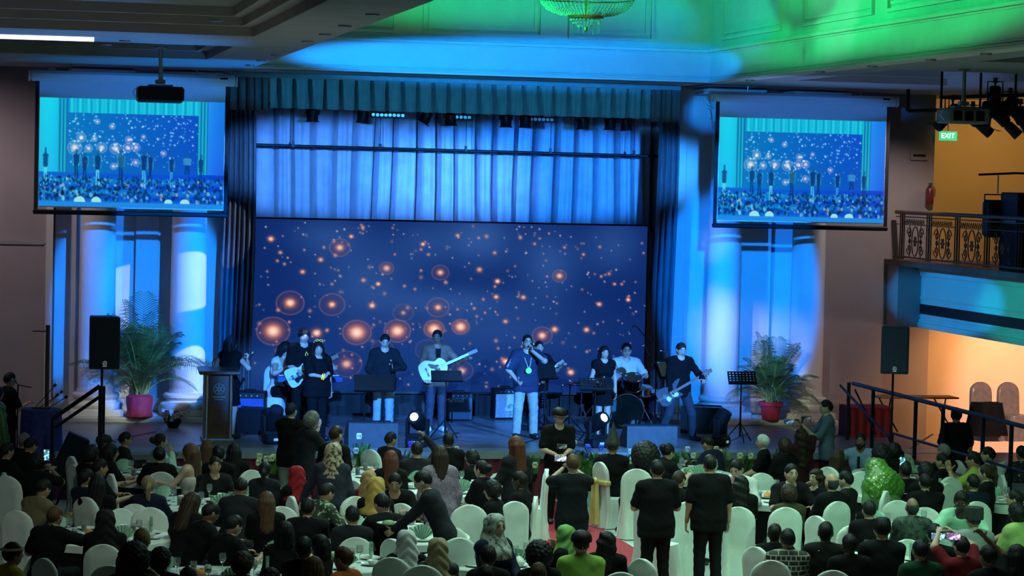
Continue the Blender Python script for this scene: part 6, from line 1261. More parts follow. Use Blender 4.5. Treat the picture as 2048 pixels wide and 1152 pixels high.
# ------------------------------------------------------------------ audience
PEOPLE = """
14 886 s 60 short black black tan rest black-haired guest in black at the far left edge below the sequined shawl
48 866 s 40 short grey black tan rest grey-templed man in black, behind the guest with the glowing phone
61 874 s 50 short black black tan lean dark-haired man in black leaning right near blue cloth table
73 905 s 20 curly black black brown phone curly-haired guest in black holding a glowing blue phone
182 890 s 60 curly black black tan rest dark curly-haired guest in black beside the peaked-cap man
209 872 s 80 cap black black tan rest man in a dark peaked cap facing right below the handrail
222 888 s 80 bob black black tan rest dark bobbed guest in black between peaked-cap man and man with glasses
251 864 s 85 short black charcoal tan rest man with glasses in charcoal shirt in profile against the blue stage
322 867 s 80 bun black mint tan chin woman in a pale mint top, dark hair pinned up, facing right
319 893 s 5 bun black black tan rest woman with dark bun and black top seen from behind, before the mint-top woman
380 888 s -60 long brown cream light rest woman with long brown hair and bare shoulders in white strapless top
200 918 s 75 short black black tan rest short-haired guest in black with a thin white chair edge behind
173 938 s 60 short black navy tan lap short-haired guest in navy beside the tall narrow chair backs
195 950 s 10 long black black tan lap long-haired woman in black behind the tall narrow white chair
297 951 s 5 ponytail blonde navy light rest woman with blonde-grey ponytail and navy top before a wide white chair
86 958 s 50 short black olive tan lean man in an open olive jacket leaning right at the left
110 1012 s 35 short brown black tan reach balding brown-haired man in black reaching across to the right
211 1019 s 0 hijab black black tan lap guest in a plain black headscarf seen from behind, rounded shoulders
284 1057 s 0 short olive black tan lap guest with olive-blond cropped hair in front of two round chair backs
268 1087 s 10 afro black black brown phone big-haired guest in black at the bottom left with a phone glint
322 1094 s 30 curly black black tan lap dark curly head beside the big-haired guest at the bottom left
26 1085 s 70 headband black yellow tan rest guest in yellow with a pale headband at the bottom left corner
416 880 s 30 long brown black light rest brown long-haired woman below the wooden lectern
438 890 s 10 bun black black tan lap woman with a dark bun just below the lectern foot
468 887 s 5 long black black tan lap long black-haired woman with lace collar, back to us, near stage edge
430 914 s 170 short black blackopen tan rest guest facing us with head bowed, open black jacket over a pale shirt
482 956 s 15 short black charcoal tan lean crop-haired man in charcoal shirt, back turned, leaning to his left
530 924 s 15 ponytail black charcoal tan lap dark plum-haired woman with a loose ponytail before a white chair
533 984 s 0 long brown black light lap woman with long loose brown hair in black between two white chairs
593 932 s -20 hijab red black tan lap guest in a red headscarf beside a tall white chair
653 966 s 60 short black green tan lean dark-haired man in green patterned shirt and dark jacket facing right
616 996 s 20 short black black tan lap broad man in a black jacket, back turned, glasses arm visible
705 1012 s 5 short black charcoal tan lap crop-haired man in dark shirt seen from behind above a wide white chair
385 986 s 40 long darkbrown black brown lean long-haired guest in black leaning forward with a bright glint
421 1005 s 70 short black black brown lean man with glasses in black bending over the table
467 1030 s 60 short black black tan lean young man in black with a pale hair clip looking down
570 1044 s 5 bob black charcoal tan lap dark-haired woman in charcoal, back turned, below the brown-haired woman
608 1074 s 30 short black black brown lap dark-haired guest in black next to woman looking sideways
638 1071 s -60 bob black black tan lap dark-haired woman in black looking left at the table
627 1114 s 0 long brown black light lap brown long-haired guest at the bottom edge left of the orange shirt
687 1094 s -50 short redbrown orange tan lap man with red-brown hair and orange shirt at the bottom edge
484 1103 s 15 curly darkbrown black brown lap curly-haired guest at the bottom edge behind two pale cups
377 1134 s 0 short black black tan lap top of a dark head at the bottom edge before green food dishes
540 1136 s 20 curly black black tan lap dark curly head at the bottom edge right of the cups
782 864 s 60 short black charcoal tan lap man in dark jacket turned right, white chair behind his back, near the stage
782 902 s 10 long redbrown black light lap woman with straight reddish long hair beside wine glasses
834 884 s 5 short black charcoal light phoneup back-turned man in dark shirt holding a black phone over his head
897 866 s 0 short black black brown lap man in black with dark round head against the blue stage edge
880 893 t 0 long darkbrown mauve tan seatperch woman in sparkling mauve sweater with long straight brown hair
944 899 s -50 curly black black light lap woman with dark curls in profile beside the mauve sweater
963 921 s -50 bun black black light lap woman with dark pinned curls looking left, beside a patterned sleeve
985 960 s -60 curly black black light lap curly dark-haired woman in black looking down left at a napkin
1040 943 s -60 short black black dark rest bearded dark-skinned man in black looking left
738 942 s 20 hijab tan maroon tan lap guest in a tan headscarf beside one in a mustard headscarf
753 954 s 20 hijab mustard black tan lap guest in a mustard-gold headscarf seen from behind
790 946 s -170 short black black tan lean man bowing his head over the table between headscarf and standing server
765 987 s -20 short black black tan lean dark-haired man in black, neck bare, beside the tall menu card
813 1060 s 0 hijab white black tan lap guest in a white headscarf and black top seen from behind
876 1076 s 5 hijab beige dots tan lap guest in a beige headscarf and black polka-dot top
991 1028 s 150 hijab silver navy light lap woman in a silver patterned headscarf facing us and glancing right
977 1091 s 0 short black black brown lap dark head with its back turned before the silver headscarf woman
972 1131 s 0 short black black brown lap lower dark head at the bottom edge under the silver headscarf woman
1130 1050 s -50 hijab green black tan chin woman in a green headscarf, hands clasped before her face
1163 1065 s 5 cap black lime tan lap man in lime green shirt and dark cap, back turned, beside the red carpet
1214 1063 s 20 longwavy black black tan lap woman with very long dark hair over the red carpet
1078 1083 s -10 afro black black tan lap guest with a bushy dark head of hair at the bottom of the red carpet
1077 1126 s 5 short brown charcoal tan lap top of a brown head at the bottom edge below the bushy hair
1226 878 s 15 witch darkgrey black tan lap guest in a pointed hat and long black jacket on the end chair
1290 884 s -15 bigafro black black tan lap guest with a huge round dark afro, back turned
1336 887 s 60 bun black black light lean woman with dark pinned hair looking down to the right
1358 942 s 50 short darkbrown black tan lap brown-haired guest between the two standing men in black
1416 872 s -40 short black navy tan lean man in navy bending left near the green plants
1474 919 s -140 short black white light lean young man with fluffy black hair in a white shirt looking down
1526 869 s -70 short white black light lap white-haired man in a black jacket in profile to the left
1570 876 s -20 curly darkbrown black tan lap dark curly-haired woman just left of the tall raised phone
1602 857 s -10 longwavy darkbrown maroonblack tan phoneup woman with long dark brown hair raising a phone toward the stage
1482 951 s 10 longwavy black black tan lap woman with long straight black hair right of the standing man
1583 928 s 175 short black black light smile smiling man in black facing us across the round table
1632 938 s -120 longwavy darkbrown black light chin woman with long dark hair covering her mouth with a hand
1578 968 s 0 curly darkbrown olivedark tan lap curly brown-haired woman before a white chair, back to us
1664 947 s -20 bald darkgrey black tan lap bald man in black seen from behind
1692 942 s -50 short black blacksuit light lap man in a black suit with a white collar turned left
1677 899 s 50 long darkbrown black light lap woman with brown long hair facing right beside the waistcoat man
1722 867 s -150 beard black waistcoat brown wave bearded man in a black waistcoat and light blue shirt facing us
1763 890 s -10 afro black black dark lap bushy-haired guest in black behind the green glitter shawl
1789 886 s 10 curly black black dark lap dark curly-haired guest by the ramp rail
1752 921 s -20 glitter green green tan hunch guest bowed under a green shawl trimmed with gold sequins
1550 1048 s 15 short black black dark lap close-cropped man in black left of the maze-pattern shirt
1576 1058 s 10 short black maze brown lap man in a black and cream maze-patterned shirt, back turned
1652 1044 s 20 short black stripe dark lap dark man in black with a white stripe on his shoulder
1700 1068 s 0 short black black dark lap man in black with a dark round head before a round white chair back
1888 888 s -30 short grey black tan rest older man in black with a lined forehead before the standing waiter
1885 907 s -50 short black black tan lap dark-haired man in black bent left beside a white chair edge
1852 924 s -10 curly black black dark lap dark curly head beside the wine glasses, right side
1812 925 s 5 short black blackline brown phone man in black with a pale line across his back, phone in hand
1851 947 s 0 short black black tan lap broad man in black with short dark hair, back turned, protruding ears
1947 903 s -60 short black limevest tan clap man with glasses in a yellow-green vest clapping
1977 894 s -60 short black greystripe light lap man in a grey top with dark braces by the ramp wall
1971 929 s -60 ponytail darkbrown black light lap brown-haired guest in black with hair tied, facing left
1947 949 s -10 short black navy tan lap dark-haired man in navy next to a light-coloured dinner dish
1739 1001 s 5 short black black tan lap man in black left of the tall narrow chair back, right half
1765 1036 s 10 flattop black blacksuit tan lap square-haired man in a black suit seen from behind
1825 996 s 5 bald darkgrey camo brown lap shaven-headed man in a dark leaf-print shirt seen from behind
1924 981 s -150 short black mintshirt dark lean dark-skinned man in a mint shirt looking down
1948 1020 s 5 fez darkgrey grey tan lap guest in a flat-topped grey hat and grey top, back turned
2031 981 s -60 short black black tan lap dark-haired guest at the right edge above the curly head
2034 1005 s -30 curly black yellowgreen brown lap curly-haired guest in a yellow-green shirt at the right edge
1841 1080 s -5 short black darkgreen tan lap man in a dark green shirt at the bottom right, thinning crown
1870 1048 s 20 short black black tan lap guest in black behind the two raised phones
1924 1073 s -10 short black redvest light twophone guest in red vest and white collar raising both arms with phone
1977 1091 s -15 short black black brown phoneup dark-haired guest in black raising a purple-lit phone
2033 1090 s -20 long black black tan lap dark long-haired guest behind a pale chair at the bottom right corner
2044 892 s -10 short black print tan lap guest in a floral print shirt at the right edge by the ramp
1420 910 t 3 short black black tan stand broad standing man in black T-shirt and trousers, right of the pair
1315 920 t 3 short black black tan standhold standing man in black, arms bent forward, left of the pair
1146 909 t 5 short brown blackwhitehem light phonetwo standing woman with short brown hair photographing, white hem showing under black top
583 806 t 40 short black black light gesture standing man in black T-shirt and grey trousers gesturing with an open hand
624 822 t 70 curly grey charcoal light camera curly grey-haired videographer in a dark shirt crouching over a camera
672 852 t 50 short darkbrown black light stand dark-haired man in black suit standing at the stage edge
667 886 t 15 hijab animal denim tan leanhand woman in animal-print headscarf and dark denim jacket stretching an arm
847 942 t -70 short black charcoal light serve young man in dark jacket bending to serve a plate, facing left
1031 873 t -30 long redbrown charcoal light standhold standing woman with red-brown hair and charcoal top near the stage
1119 818 t 175 capback black black light hold man in a black cap and T-shirt facing us, tapping a handheld device
1913 815 t 5 bun black black tan stand waiter in black jacket with dark hair tied low on the ramp side
1653 800 t -80 short black bluegrey light gimbal young man in blue-grey sweater filming with a phone on a gimbal
20 745 t 70 short black black tan standmic short-haired man in black beside a microphone stand at the left wall
-6 772 t 60 long black sequin tan stand guest in a glittering green sequined gown cut by the left edge
"""
TABLES = [(2.45, 36.85, 'the far-left table below the man with glasses'), (2.85, 33.75, 'the left table with fan-folded napkins'), (1.40, 30.75, 'the lower-left table by the black headscarf'), (5.70, 37.05, 'the table with wine glasses near the stage centre'), (5.0, 30.75, 'the table with the tall menu card'), (6.45, 35.3, 'the table beside the mauve sweater'), (5.7, 28.7, 'the table before the silver headscarf woman'),
          (10.25, 37.05, 'the table behind the huge afro'), (10.9, 34.2, 'the table before the smiling man'), (12.9, 34.75, 'the table with grouped wine glasses at the right'), (13.85, 37.1, 'the far-right table by the ramp'), (10.1, 28.3, 'the lower-right table with the heaped dish'), (2.45, 27.55, 'the bottom-left table with green dishes'), (14.5, 33.6, 'the table at the right edge'), (11.75, 30.9, 'the table behind the raised phones'), (-.35, 35.4, 'the table cut by the left edge'), (3.75, 28.6, 'the bottom table with pale cups')]
rows = [l.split(None, 9) for l in PEOPLE.strip().splitlines()]
# settle each guest along its own line of sight (seat height decides the distance) so that nobody overlaps
st_ = []
for r in rows: st_.append([float(r[0]), float(r[1]), 1.30 if r[2] == 's' else 1.72, r[2]])
TT = np.array([t[:2] for t in TABLES])
def cost(i, z):
    p = atZ(st_[i][0], st_[i][1], z); c = 0.
    for j in range(len(st_)):
        if j != i: d = np.hypot(*(p - PP[j])[:2]); c += max(0, .66 - d) ** 2 * 34
    d = np.hypot(TT[:, 0] - p[0], TT[:, 1] - p[1]); c += (np.maximum(0, 1.02 - d) ** 2).sum() * 14
    return c + ((z - (1.30 if st_[i][3] == 's' else 1.72)) / .09) ** 2 * .12
PP = [atZ(s[0], s[1], s[2]) for s in st_]
for it in range(5):
    for i in range(len(st_)):
        z0 = 1.30 if st_[i][3] == 's' else 1.72; zs = z0 + np.linspace(-.13, .12, 19) * (1 if st_[i][3] == 's' else .3); z = zs[int(np.argmin([cost(i, q) for q in zs]))]; st_[i][2] = z; PP[i] = atZ(st_[i][0], st_[i][1], z)
PO = {  # seated poses
 'rest': dict(wl=(-.17, .38, .80), wr=(.17, .38, .80)), 'lap': dict(), 'lean': dict(lean=.38, hp=.25, wl=(-.17, .50, .80), wr=(.17, .50, .80)), 'reach': dict(lean=.30, wr=(.28, .62, .92), wl=(-.2, .4, .8)),
 'phone': dict(wr=(.12, .36, 1.04), wl=(-.06, .34, .98)), 'phoneup': dict(wr=(.14, .26, 1.34), hr=(.9, -.2, -.6)), 'twophone': dict(wl=(-.10, .36, 1.30), wr=(.10, .36, 1.30)), 'chin': dict(wr=(.03, .19, 1.00), wl=(-.06, .24, .92), dr=(-.1, -.1, 1)),
 'smile': dict(wl=(-.17, .38, .80), wr=(.17, .38, .80)), 'wave': dict(wr=(.30, .36, 1.02), wl=(-.2, .36, .80), sleeve='long'), 'clap': dict(wl=(-.03, .34, 1.0), wr=(.03, .34, 1.0), dl=(0, .3, 1), dr=(0, .3, 1), cl=.1, cr=.1), 'hunch': dict(lean=.55, hp=.2, build=1.15),
 # standing poses
 'stand': dict(wl=(-.27, .06, .86), wr=(.27, .06, .86), wide=1.15), 'standhold': dict(wl=(-.14, .28, 1.10), wr=(.14, .28, 1.10)), 'phonetwo': dict(wl=(-.08, .34, 1.50), wr=(.06, .34, 1.50), hl=(-.9, 0, -.7)), 'gesture': dict(wr=(.20, .46, 1.30), wl=(-.10, .40, 1.18), cl=.2, cr=.1, dr=(0, .5, 1)), 'camera': dict(lean=.15, wl=(-.06, .48, 1.2), wr=(.06, .48, 1.2)),
 'leanhand': dict(lean=.2, wl=(-.42, .30, .92)), 'serve': dict(lean=.42, wl=(-.12, .58, .98), wr=(.12, .60, .98), hp=.2), 'hold': dict(wl=(-.02, .26, 1.06), wr=(.12, .26, 1.06), wide=1.15, hp=.1), 'gimbal': dict(wr=(.06, .40, 1.22), wl=(-.02, .36, 1.12), sleeve='long'), 'standmic': dict(wl=(-.2, .1, .9), wr=(.1, .3, 1.2)), 'seatperch': dict(lean=.12, sleeve='long')}
FEM = ('woman', 'hijab', 'headscarf', 'girl')
LONGS = ('blacksuit', 'mauve', 'charcoal', 'olive', 'navy', 'grey', 'waistcoat', 'denim', 'bluegrey', 'blackopen', 'sequin', 'white', 'mint')
GUEST = {}
for i, (r, s) in enumerate(zip(rows, st_)):
    px, py, mode, hd, hs, hc_, top, sk_, pose, lab = r; hd = float(hd); seat = mode == 's'; fem = hs in ('hijab', 'long', 'longwavy', 'bun', 'ponytail', 'bob') or 'woman' in lab
    k = dict(PO[pose]); k.setdefault('sleeve', 'none' if top == 'cream' else ('long' if (top in LONGS or hs == 'hijab') else 'short'))
    if any(w in lab for w in ('broad', 'rounded', 'left of the pair')): k['build'] = 1.2
    if top == 'cream': k['strapless'] = True
    key = 'aud_%s_%d_%d_%s_%s' % (pose, seat, fem, k['sleeve'], k.get('build', 1)); p = make_body(key, seat=seat, fem=fem, h=.021, **k)
    ex = {'afro': .05, 'bigafro': .12, 'curly': .02, 'hijab': .01, 'witch': .0}.get(hs, .0)
    z = s[2]; P = atZ(s[0], s[1], z); sc = (z - ex) / p['H']; rot = -math.radians(hd); off = rz(rot) @ (v3((p['hc'][0], p['hc'][1], 0)) * sc); pl = ((P[0] - off[0], P[1] - off[1], 0), rot, sc)
    o = person(p, *pl, hs, hc_, {'green': 'greenprint'}.get(top, top) if hs != 'glitter' else 'green', sk_, lab, {'gesture': 'grey'}.get(pose, 'black'), group=None, gl='glasses' in lab, topname='dress' if top == 'sequin' else ('jacket' if top in ('blacksuit', 'olive', 'denim', 'blackopen') else 'shirt'))
    GUEST[int(px), int(py)] = (p, pl, o)
    if top == 'waistcoat':
        p2 = make_body('waist', seat=seat, fem=False, h=.016, **{**k, 'sleeve': 'none'}); vq = link('waistcoat', p2['top'], 'top_black', o); vq.scale = (1.05, 1.05, 1.0); vq.location = (0, -.02, 0)
        part('necktie', MB().box((0, p['che'][1] + .165, p['che'][2] - .03), (.045, .012, .26)), 'top_charcoal', o, False)
    if hs == 'capback': part('sleeve_badge', MB().cyl(p['Sl'] * .4 + p['El'] * .6 + v3((-.068, .02, 0)), p['Sl'] * .4 + p['El'] * .6 + v3((-.078, .03, 0)), .035, n=14), 'white_paint', o)
    if top == 'blackwhitehem': part('white_hem', MB().lathe([(.172, .745), (.176, .77)], n=28, cap=False, sy=.80), 'white_paint', o)
    if top == 'stripe': part('shoulder_stripe', MB().tube([p['nek'] + v3((-.06, -.09, -.03)), p['Sl'] + v3((0, -.06, .03)), p['Sl'] + v3((-.07, -.02, -.06))], .010, 5), 'white_paint', o)
    if top == 'blackline': part('back_line', MB().tube([p['che'] + v3((x, -.135 + .5 * x * x, .04)) for x in np.linspace(-.12, .12, 8)], .006, 5), 'logo_silver', o)
    if top in ('blacksuit', 'redvest', 'blackopen'): part('collar', MB().tube([p['nek'] + .075 * (math.cos(a) * v3((1, 0, 0)) + math.sin(a) * v3((0, .9, -.15))) for a in np.arange(16) * math.pi / 8], .014, 6, closed=True), 'white_paint', o)
def hand_at(k, nm='Wr'): p, pl, o = GUEST[k]; return world(p, pl, p[nm])
CAMV = v3((0, 0, CZ))
def phone_at(px, py, key, lab, col, est, tall=False, nm='Wr'):
    w_ = hand_at(key, nm); d = np.linalg.norm(w_ - CAMV); q = ray(px, py); q = CAMV + q / np.linalg.norm(q) * d; smartphone(q, CAMV - q + v3((0, 0, 0)), lab, col, est, tall)
phone_at(93, 910, (73, 905), 'glowing blue phone held by the curly-haired guest at the left', (.15, .6, .9), 1.2, True)
phone_at(1121, 917, (1146, 909), 'phone with a bright picture held up by the standing woman', (.5, .6, .8), 1.0, False, 'Wl')
phone_at(1578, 843, (1602, 857), 'dark phone raised toward the stage by the long-haired woman', (.05, .15, .35), .6, False)
phone_at(1805, 925, (1812, 925), 'upright phone with a cyan picture at the right tables', (.2, .7, .9), 1.0, True)
phone_at(1876, 1073, (1924, 1073), 'phone with a bright blue concert picture at the bottom right', (.25, .6, 1), 1.3, False, 'Wl')
phone_at(1907, 1073, (1977, 1091), 'phone with a purple concert picture at the bottom right', (.6, .4, .95), 1.2, False)
phone_at(848, 880, (834, 884), 'black phone held over the head of the back-turned man', (.02, .03, .05), .1, False)
phone_at(1124, 893, (1119, 818), 'small handheld device in the hands of the man in the cap', (.05, .08, .1), .2, False)
phone_at(268, 1128, (268, 1087), 'phone with a white glint held by the big-haired guest', (.5, .5, .6), .6, True)
w_ = hand_at((1653, 800)); q = atY(1612, 837, w_[1]); smartphone(q, (-.3, -1, .1), 'phone mounted on the gimbal of the filming man', (.1, .12, .15), .2)
t = thing('gimbal', 'handheld gimbal gripped by the man in blue-grey', 'gimbal', tuple(w_)); d = q - w_; part('grip', MB().cyl((0, 0, -.08), (0, 0, .08), .018, n=10), 'black_plastic', t); part('arm', MB().tube([(0, 0, .08), (d[0] * .4, d[1] * .4, .20), d * .9], .012, 6), 'black_plastic', t)
w_ = hand_at((624, 822)); t = thing('video_camera', 'small video camera held by the grey-haired videographer', 'camera', tuple(w_ + v3((.05, .08, .05)))); part('body', MB().box((0, 0, 0), (.10, .20, .10), bev=.015), 'black_plastic', t); part('lens', MB().cyl((0, .1, 0), (0, .18, 0), .035, n=14), 'black_metal', t); part('handle', MB().tube([(0, -.06, .05), (0, -.06, .10), (0, .06, .10), (0, .06, .05)], .010, 6), 'black_plastic', t)
p = atY(36, 800, 41.3); boom(36, 770, 41.2, -.08, .10, 'microphone stand before the man at the left wall', 0)
w_ = (hand_at((847, 942), 'Wl') + hand_at((847, 942), 'Wr')) / 2
t = thing('served_plate', 'plate of food held by the bending server', 'plate', tuple(w_ + v3((-.08, .02, .03)))); part('dish', MB().lathe([(.05, 0), (.09, .008), (.14, .022), (.14, .026), (.09, .012), (.001, .010)], n=24), 'china', t); part('food', MB().ell((0, 0, .025), (.08, .07, .03), 10, 6), 'food_green', t)
# ------------------------------------------------------------------ covered chairs seen between the guests
CHAIRS = """
12 952 30 white covered chair at the left edge behind the dark seated men
143 913 72 pale mint chair back with a bent top, left, beside the black-clothed table
149 930 60 grey-lit chair back just before the bent-top chair
152 977 78 white covered chair seen edge-on beside the guest in navy
171 994 50 narrow oval chair back below the guest in navy
222 948 78 thin chair edge behind the short-haired guest in black
33 1021 25 oval grey chair back behind the man in the olive jacket
322 944 5 wide chair back lit white behind the ponytail woman
268 1008 165 grey-lit chair back, left of two facing us, above the olive-blond head
299 1015 178 wide green-edged chair back, right of two facing us, above the olive-blond head
240 1017 150 chair back half hidden right of the black headscarf
206 1089 5 wide chair back at the bottom left below the black headscarf
219 1131 12 chair back peeking before the wide one at the bottom left
88 1117 55 narrow chair back with an orange tint at the bottom left
503 940 -25 white chair back left of the plum-haired woman
497 1006 30 white curved chair back left of the brown long-haired woman
562 1013 165 green-lit chair back right of the brown long-haired woman
583 993 80 narrow mint chair edge above the green-lit chair
601 944 -65 tall white and cream chair before the red headscarf
617 904 -100 bright creased chair back below the gesturing man
709 993 155 bright oval chair back behind the crop-haired man in dark shirt
712 1075 5 wide white chair back below the crop-haired man in dark shirt
741 899 55 round white chair back left of the man near the wine glasses
710 961 60 pale chair edge left of the tan headscarf
803 1007 -150 blue-lit chair back beside the menu card man
939 1010 2 bright satin chair with deep folds before the mauve sweater
903 1055 170 small green chair back left of the bright satin chair
918 1076 178 wide teal chair back behind the beige headscarf
784 1115 25 narrow pale chair back at the bottom before the white headscarf
784 1078 60 green chair edge left of the white headscarf
845 1131 10 rounded beige chair back at the bottom below the beige headscarf
1029 1003 -15 wide green-grey chair behind the silver headscarf woman
1072 993 -75 tall slanting chair edge beside the red carpet
1006 945 -140 blue-lit chair back right of the pinned-curls woman
1094 938 -80 grey chair side left of the photographing woman
1200 924 72 tall chair seen from the side under the pointed-hat guest
1274 938 15 olive-tinted chair back below the huge afro
1300 1000 40 chair with long skirt behind the left standing man
1376 1004 8 pale chair between the two standing men in black
1478 1014 25 tall green-lit chair right of the standing pair
1523 946 178 wide speckled chair back left of the smiling man
1657 934 60 mint chair back behind the woman covering her mouth
1572 1015 2 bright-topped chair behind the curly brown-haired woman
1676 1003 -18 tall chair back below the bald man
1633 1032 65 narrow chair back left of the tall one below the bald man
1704 1051 176 round-topped chair back behind the dark round head
1724 943 -172 tall satin chair right of the man in the black suit
1772 982 -58 tall narrow grey chair below the green glitter shawl
1797 1001 20 small grey chair back right of the tall narrow grey chair
1804 906 178 wide mint chair back near the ramp rail
1900 954 160 grey chair back behind the wine glasses on the right
1893 967 150 white chair back lower of two behind the wine glasses
1917 921 80 thin white chair edge beside the dark-haired man by the ramp
2004 950 100 pale chair edge right of the hair-tied guest
2014 923 -150 tall teal chair back at the right, left of two
2037 936 -160 teal chair back at the right edge, right of two
1953 1003 172 white-topped chair back behind the flat grey hat
1816 1079 10 green chair back behind the square-haired man
1512 1094 60 narrow green chair edge left of the maze-patterned shirt
1543 1121 8 round chair back at the bottom before the maze-patterned shirt
1667 1141 12 green chair top at the bottom edge right of the maze-patterned shirt
1284 1118 55 narrow green chair back at the bottom beside the carpet
1243 1145 12 chair top at the bottom edge left of the carpet end
2036 1100 -40 pale green chair at the bottom right corner
1851 1015 30 green chair edge beside the leaf-print shirt
"""
PQ = np.array([GUEST[k][1][0][:2] for k in GUEST]); CP = []
rows_c = [l.split(None, 3) for l in CHAIRS.strip().splitlines()]
def seat_at(r, z): P = atZ(float(r[0]), float(r[1]), z); off = rz(-math.radians(float(r[2]))) @ v3((0, -.25 * z, 0)); return P - off
CP = [seat_at(r, 1.0) for r in rows_c]; CZs = [1.0] * len(rows_c)
for it in range(4):                        # chair height decides the distance, as for the guests
    for i, r in enumerate(rows_c):
        best = None
        for z in np.linspace(.93, 1.07, 13):
            P = seat_at(r, z); d = np.hypot(PQ[:, 0] - P[0], PQ[:, 1] - P[1]); c = (np.where(d < .14, -.05, np.maximum(0, .52 - d)) ** 2 * 8).sum() - (.5 if d.min() < .14 else 0)
            for j in range(len(CP)):
                if j != i: c += max(0, .58 - np.hypot(*(P - CP[j])[:2])) ** 2 * 18
            d = np.hypot(TT[:, 0] - P[0], TT[:, 1] - P[1]); c += (np.maximum(0, 1.0 - d) ** 2).sum() * 6 + ((z - 1) / .05) ** 2 * .05
            if best is None or c < best[0]: best = (c, z, P)
        CZs[i], CP[i] = best[1], best[2]
for i, (px, py, hd, lab) in enumerate(rows_c):
    c = chair(CP[i][0], CP[i][1], 0, float(hd), lab, CZs[i] / 1.01, group='satin-covered banquet chairs')
    if px == '1200': part('gold_sash', MB().box((0, -.235, .70), (.475, .125, .10), bev=.03).ell((.0, -.33, .72), (.06, .035, .06), 10, 6).surf([[(x * (1.6 - z), -.33 - .02 * math.sin(x * 60), z) for x in np.linspace(-.08, .08, 10)] for z in (.70, .40, .06)]), 'satin_gold', c)
# ------------------------------------------------------------------ round tables and tableware
def cloth_mesh(r, z, seed):
    return MB().lathe([(r * 1.10, .02), (r * 1.05, .35), (r * 1.0, z - .05), (r * .995, z - .01), (r * .97, z), (.001, z)], n=72, wob=lambda a, zz: (.035 * np.sin(a * 14 + seed) + .02 * np.sin(a * 9)) * np.clip(1 - zz / z, 0, 1)).mesh('tablecloth')
CL = cloth_mesh(.82, .75, 1); OV = MB().lathe([(.845, .66), (.835, .74), (.81, .757), (.001, .757)], n=64, wob=lambda a, zz: .012 * np.sin(a * 16) * (zz < .7)).mesh('top_cloth')
PLATE = MB().lathe([(.05, 0), (.08, .006), (.125, .018), (.127, .022), (.08, .010), (.001, .009)], n=24).mesh('dinner_plate'); BOWL = MB().lathe([(.03, 0), (.035, .008), (.06, .045), (.062, .048), (.055, .045), (.03, .012), (.001, .012)], n=18).mesh('soup_bowl')
GLS = MB().lathe([(.030, 0), (.032, .003), (.036, .12), (.034, .12), (.030, .008), (.001, .008)], n=16).mesh('tumbler'); GDR = MB().lathe([(.001, .009), (.029, .009), (.0325, .085), (.001, .085)], n=14, cap=False).mesh('drink')
WINE = MB().lathe([(.034, 0), (.033, .003), (.005, .008), (.004, .085), (.02, .10), (.038, .13), (.040, .16), (.034, .20), (.032, .20), (.037, .16), (.035, .132), (.001, .105)], n=16).mesh('wine_glass')
NAP = []
def fan():
    b = MB(); k = 9; G0 = []; 
    for q in range(2 * k + 1):
        a = math.pi * (.16 + .68 * q / (2 * k)); r_ = .19; G0.append((a, .012 * (-1) ** q))
    G = [[(.02 * math.cos(a), y, .005) for a, y in G0], [(.10 * math.cos(a), y * 1.2, .09 * math.sin(a)) for a, y in G0], [(.19 * math.cos(a), y * 1.6, .19 * math.sin(a)) for a, y in G0]]
    return b.surf(G).mesh('napkin_fan')
NAPM = fan(); FOODM = MB().ell((0, 0, .02), (.10, .08, .035), 12, 6).ell((.04, .03, .04), (.05, .04, .03), 8, 5).ell((-.04, -.02, .035), (.045, .05, .035), 8, 5).mesh('food')
DISH = MB().lathe([(.08, 0), (.13, .012), (.20, .03), (.20, .035), (.13, .02), (.001, .016)], n=28, sy=.8).mesh('serving_dish')
rt_ = random.Random(5)
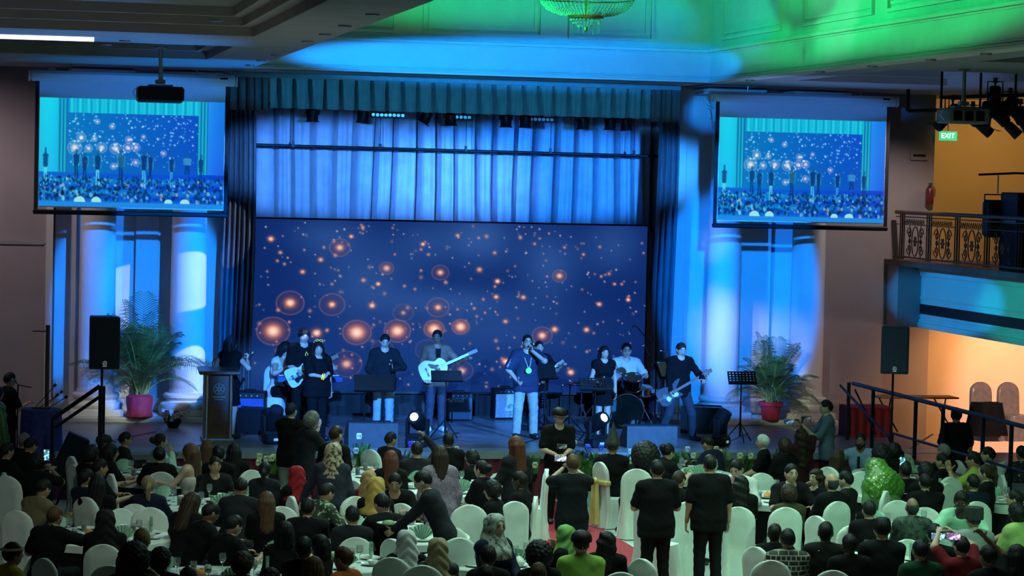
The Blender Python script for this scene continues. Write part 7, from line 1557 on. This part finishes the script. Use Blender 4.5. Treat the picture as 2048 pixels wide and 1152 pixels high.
for ti, (x, y, desc) in enumerate(TABLES):
    t = thing('round_table', 'round banquet table, black cloth and pale top: ' + desc.replace('the ', '', 1), 'table', (x, y, 0)); link('tablecloth', CL, 'black_cloth', t); link('top_cloth', OV, 'white_cloth', t)
    part('table_leg', MB().cyl((0, 0, 0), (0, 0, .7), .04, n=8), 'black_metal', t)
    SIDE = ['right', 'far-right', 'far', 'far-left', 'left', 'near-left', 'near', 'near-right']; a0 = rt_.uniform(0, .35); g = 'tableware on ' + desc; zt = .758
    for k in range(8):
        sd_ = SIDE[k] + ' side of ' + desc; a = a0 + k * math.pi / 4; ca, sa = math.cos(a), math.sin(a)
        o = link('dinner_plate', PLATE, 'china', None, (x + .60 * ca, y + .60 * sa, zt)); tag(o, 'white dinner plate, ' + sd_, 'plate', g)
        q = k % 4
        if q in (0, 2):
            o = link('tumbler', GLS, 'glass', None, (x + .42 * math.cos(a + .25), y + .42 * math.sin(a + .25), zt)); tag(o, ('dark' if q == 0 else 'amber') + ' drink glass, ' + sd_, 'glass', g); link('drink', GDR, 'drink_dark' if q == 0 else 'drink_amber', o)
        else:
            o = link('wine_glass', WINE, 'glass', None, (x + .42 * math.cos(a + .25), y + .42 * math.sin(a + .25), zt)); tag(o, 'empty wine glass, ' + sd_, 'glass', g)
        if k % 3 == 0: o = link('napkin_fan', NAPM, 'napkin', None, (x + .60 * ca, y + .60 * sa, zt + .012), (0, 0, a + 1.2)); tag(o, 'fan-folded pale green napkin, ' + sd_, 'napkin', g)
        elif k % 3 == 1: o = link('soup_bowl', BOWL, 'china', None, (x + .60 * ca, y + .60 * sa, zt + .011)); tag(o, 'small white soup bowl, ' + sd_, 'bowl', g)
    for k, (fm, lab) in enumerate((('food_orange', 'oval dish of orange food on '), ('food_green', 'oval dish of greens on '))):
        dd = thing('serving_dish', lab + desc, 'dish', (x + (-.16 + .32 * k), y + rt_.uniform(-.12, .12), zt), rt_.uniform(0, 3)); link('platter', DISH, 'china', dd); link('food', FOODM, fm, dd, loc=(0, 0, .018))
p = atZ(769, 1072, .76); t = thing('menu_card', 'tall white menu card standing on the table by the white headscarf', 'menu card', (p[0], p[1], .757)); part('card', MB().box((0, 0, .17), (.105, .004, .34), rx(-.06)), 'white_paint', t, False); part('base', MB().box((0, 0, .006), (.11, .06, .012)), 'black_plastic', t, False); part('black_edge', MB().box((.062, .004, .17), (.018, .006, .34), rx(-.06)), 'black_plastic', t, False)
p = atZ(1037, 1133, .76); t = thing('teapot', 'small white teapot on the table before the silver headscarf woman', 'teapot', (p[0], p[1], .757)); part('pot', MB().lathe([(.04, 0), (.07, .03), (.075, .06), (.05, .10), (.03, .11)], n=20), 'china', t); part('lid', MB().lathe([(.04, .105), (.02, .125), (.008, .13), (.012, .145), (.002, .15)], n=14), 'china', t); part('spout', MB().tube([(.06, 0, .05), (.10, 0, .08), (.115, 0, .11)], [.014, .011, .008], 8), 'china', t); part('handle', MB().tube([(-.06, 0, .09), (-.11, 0, .08), (-.11, 0, .04), (-.065, 0, .03)], .008, 6), 'china', t)
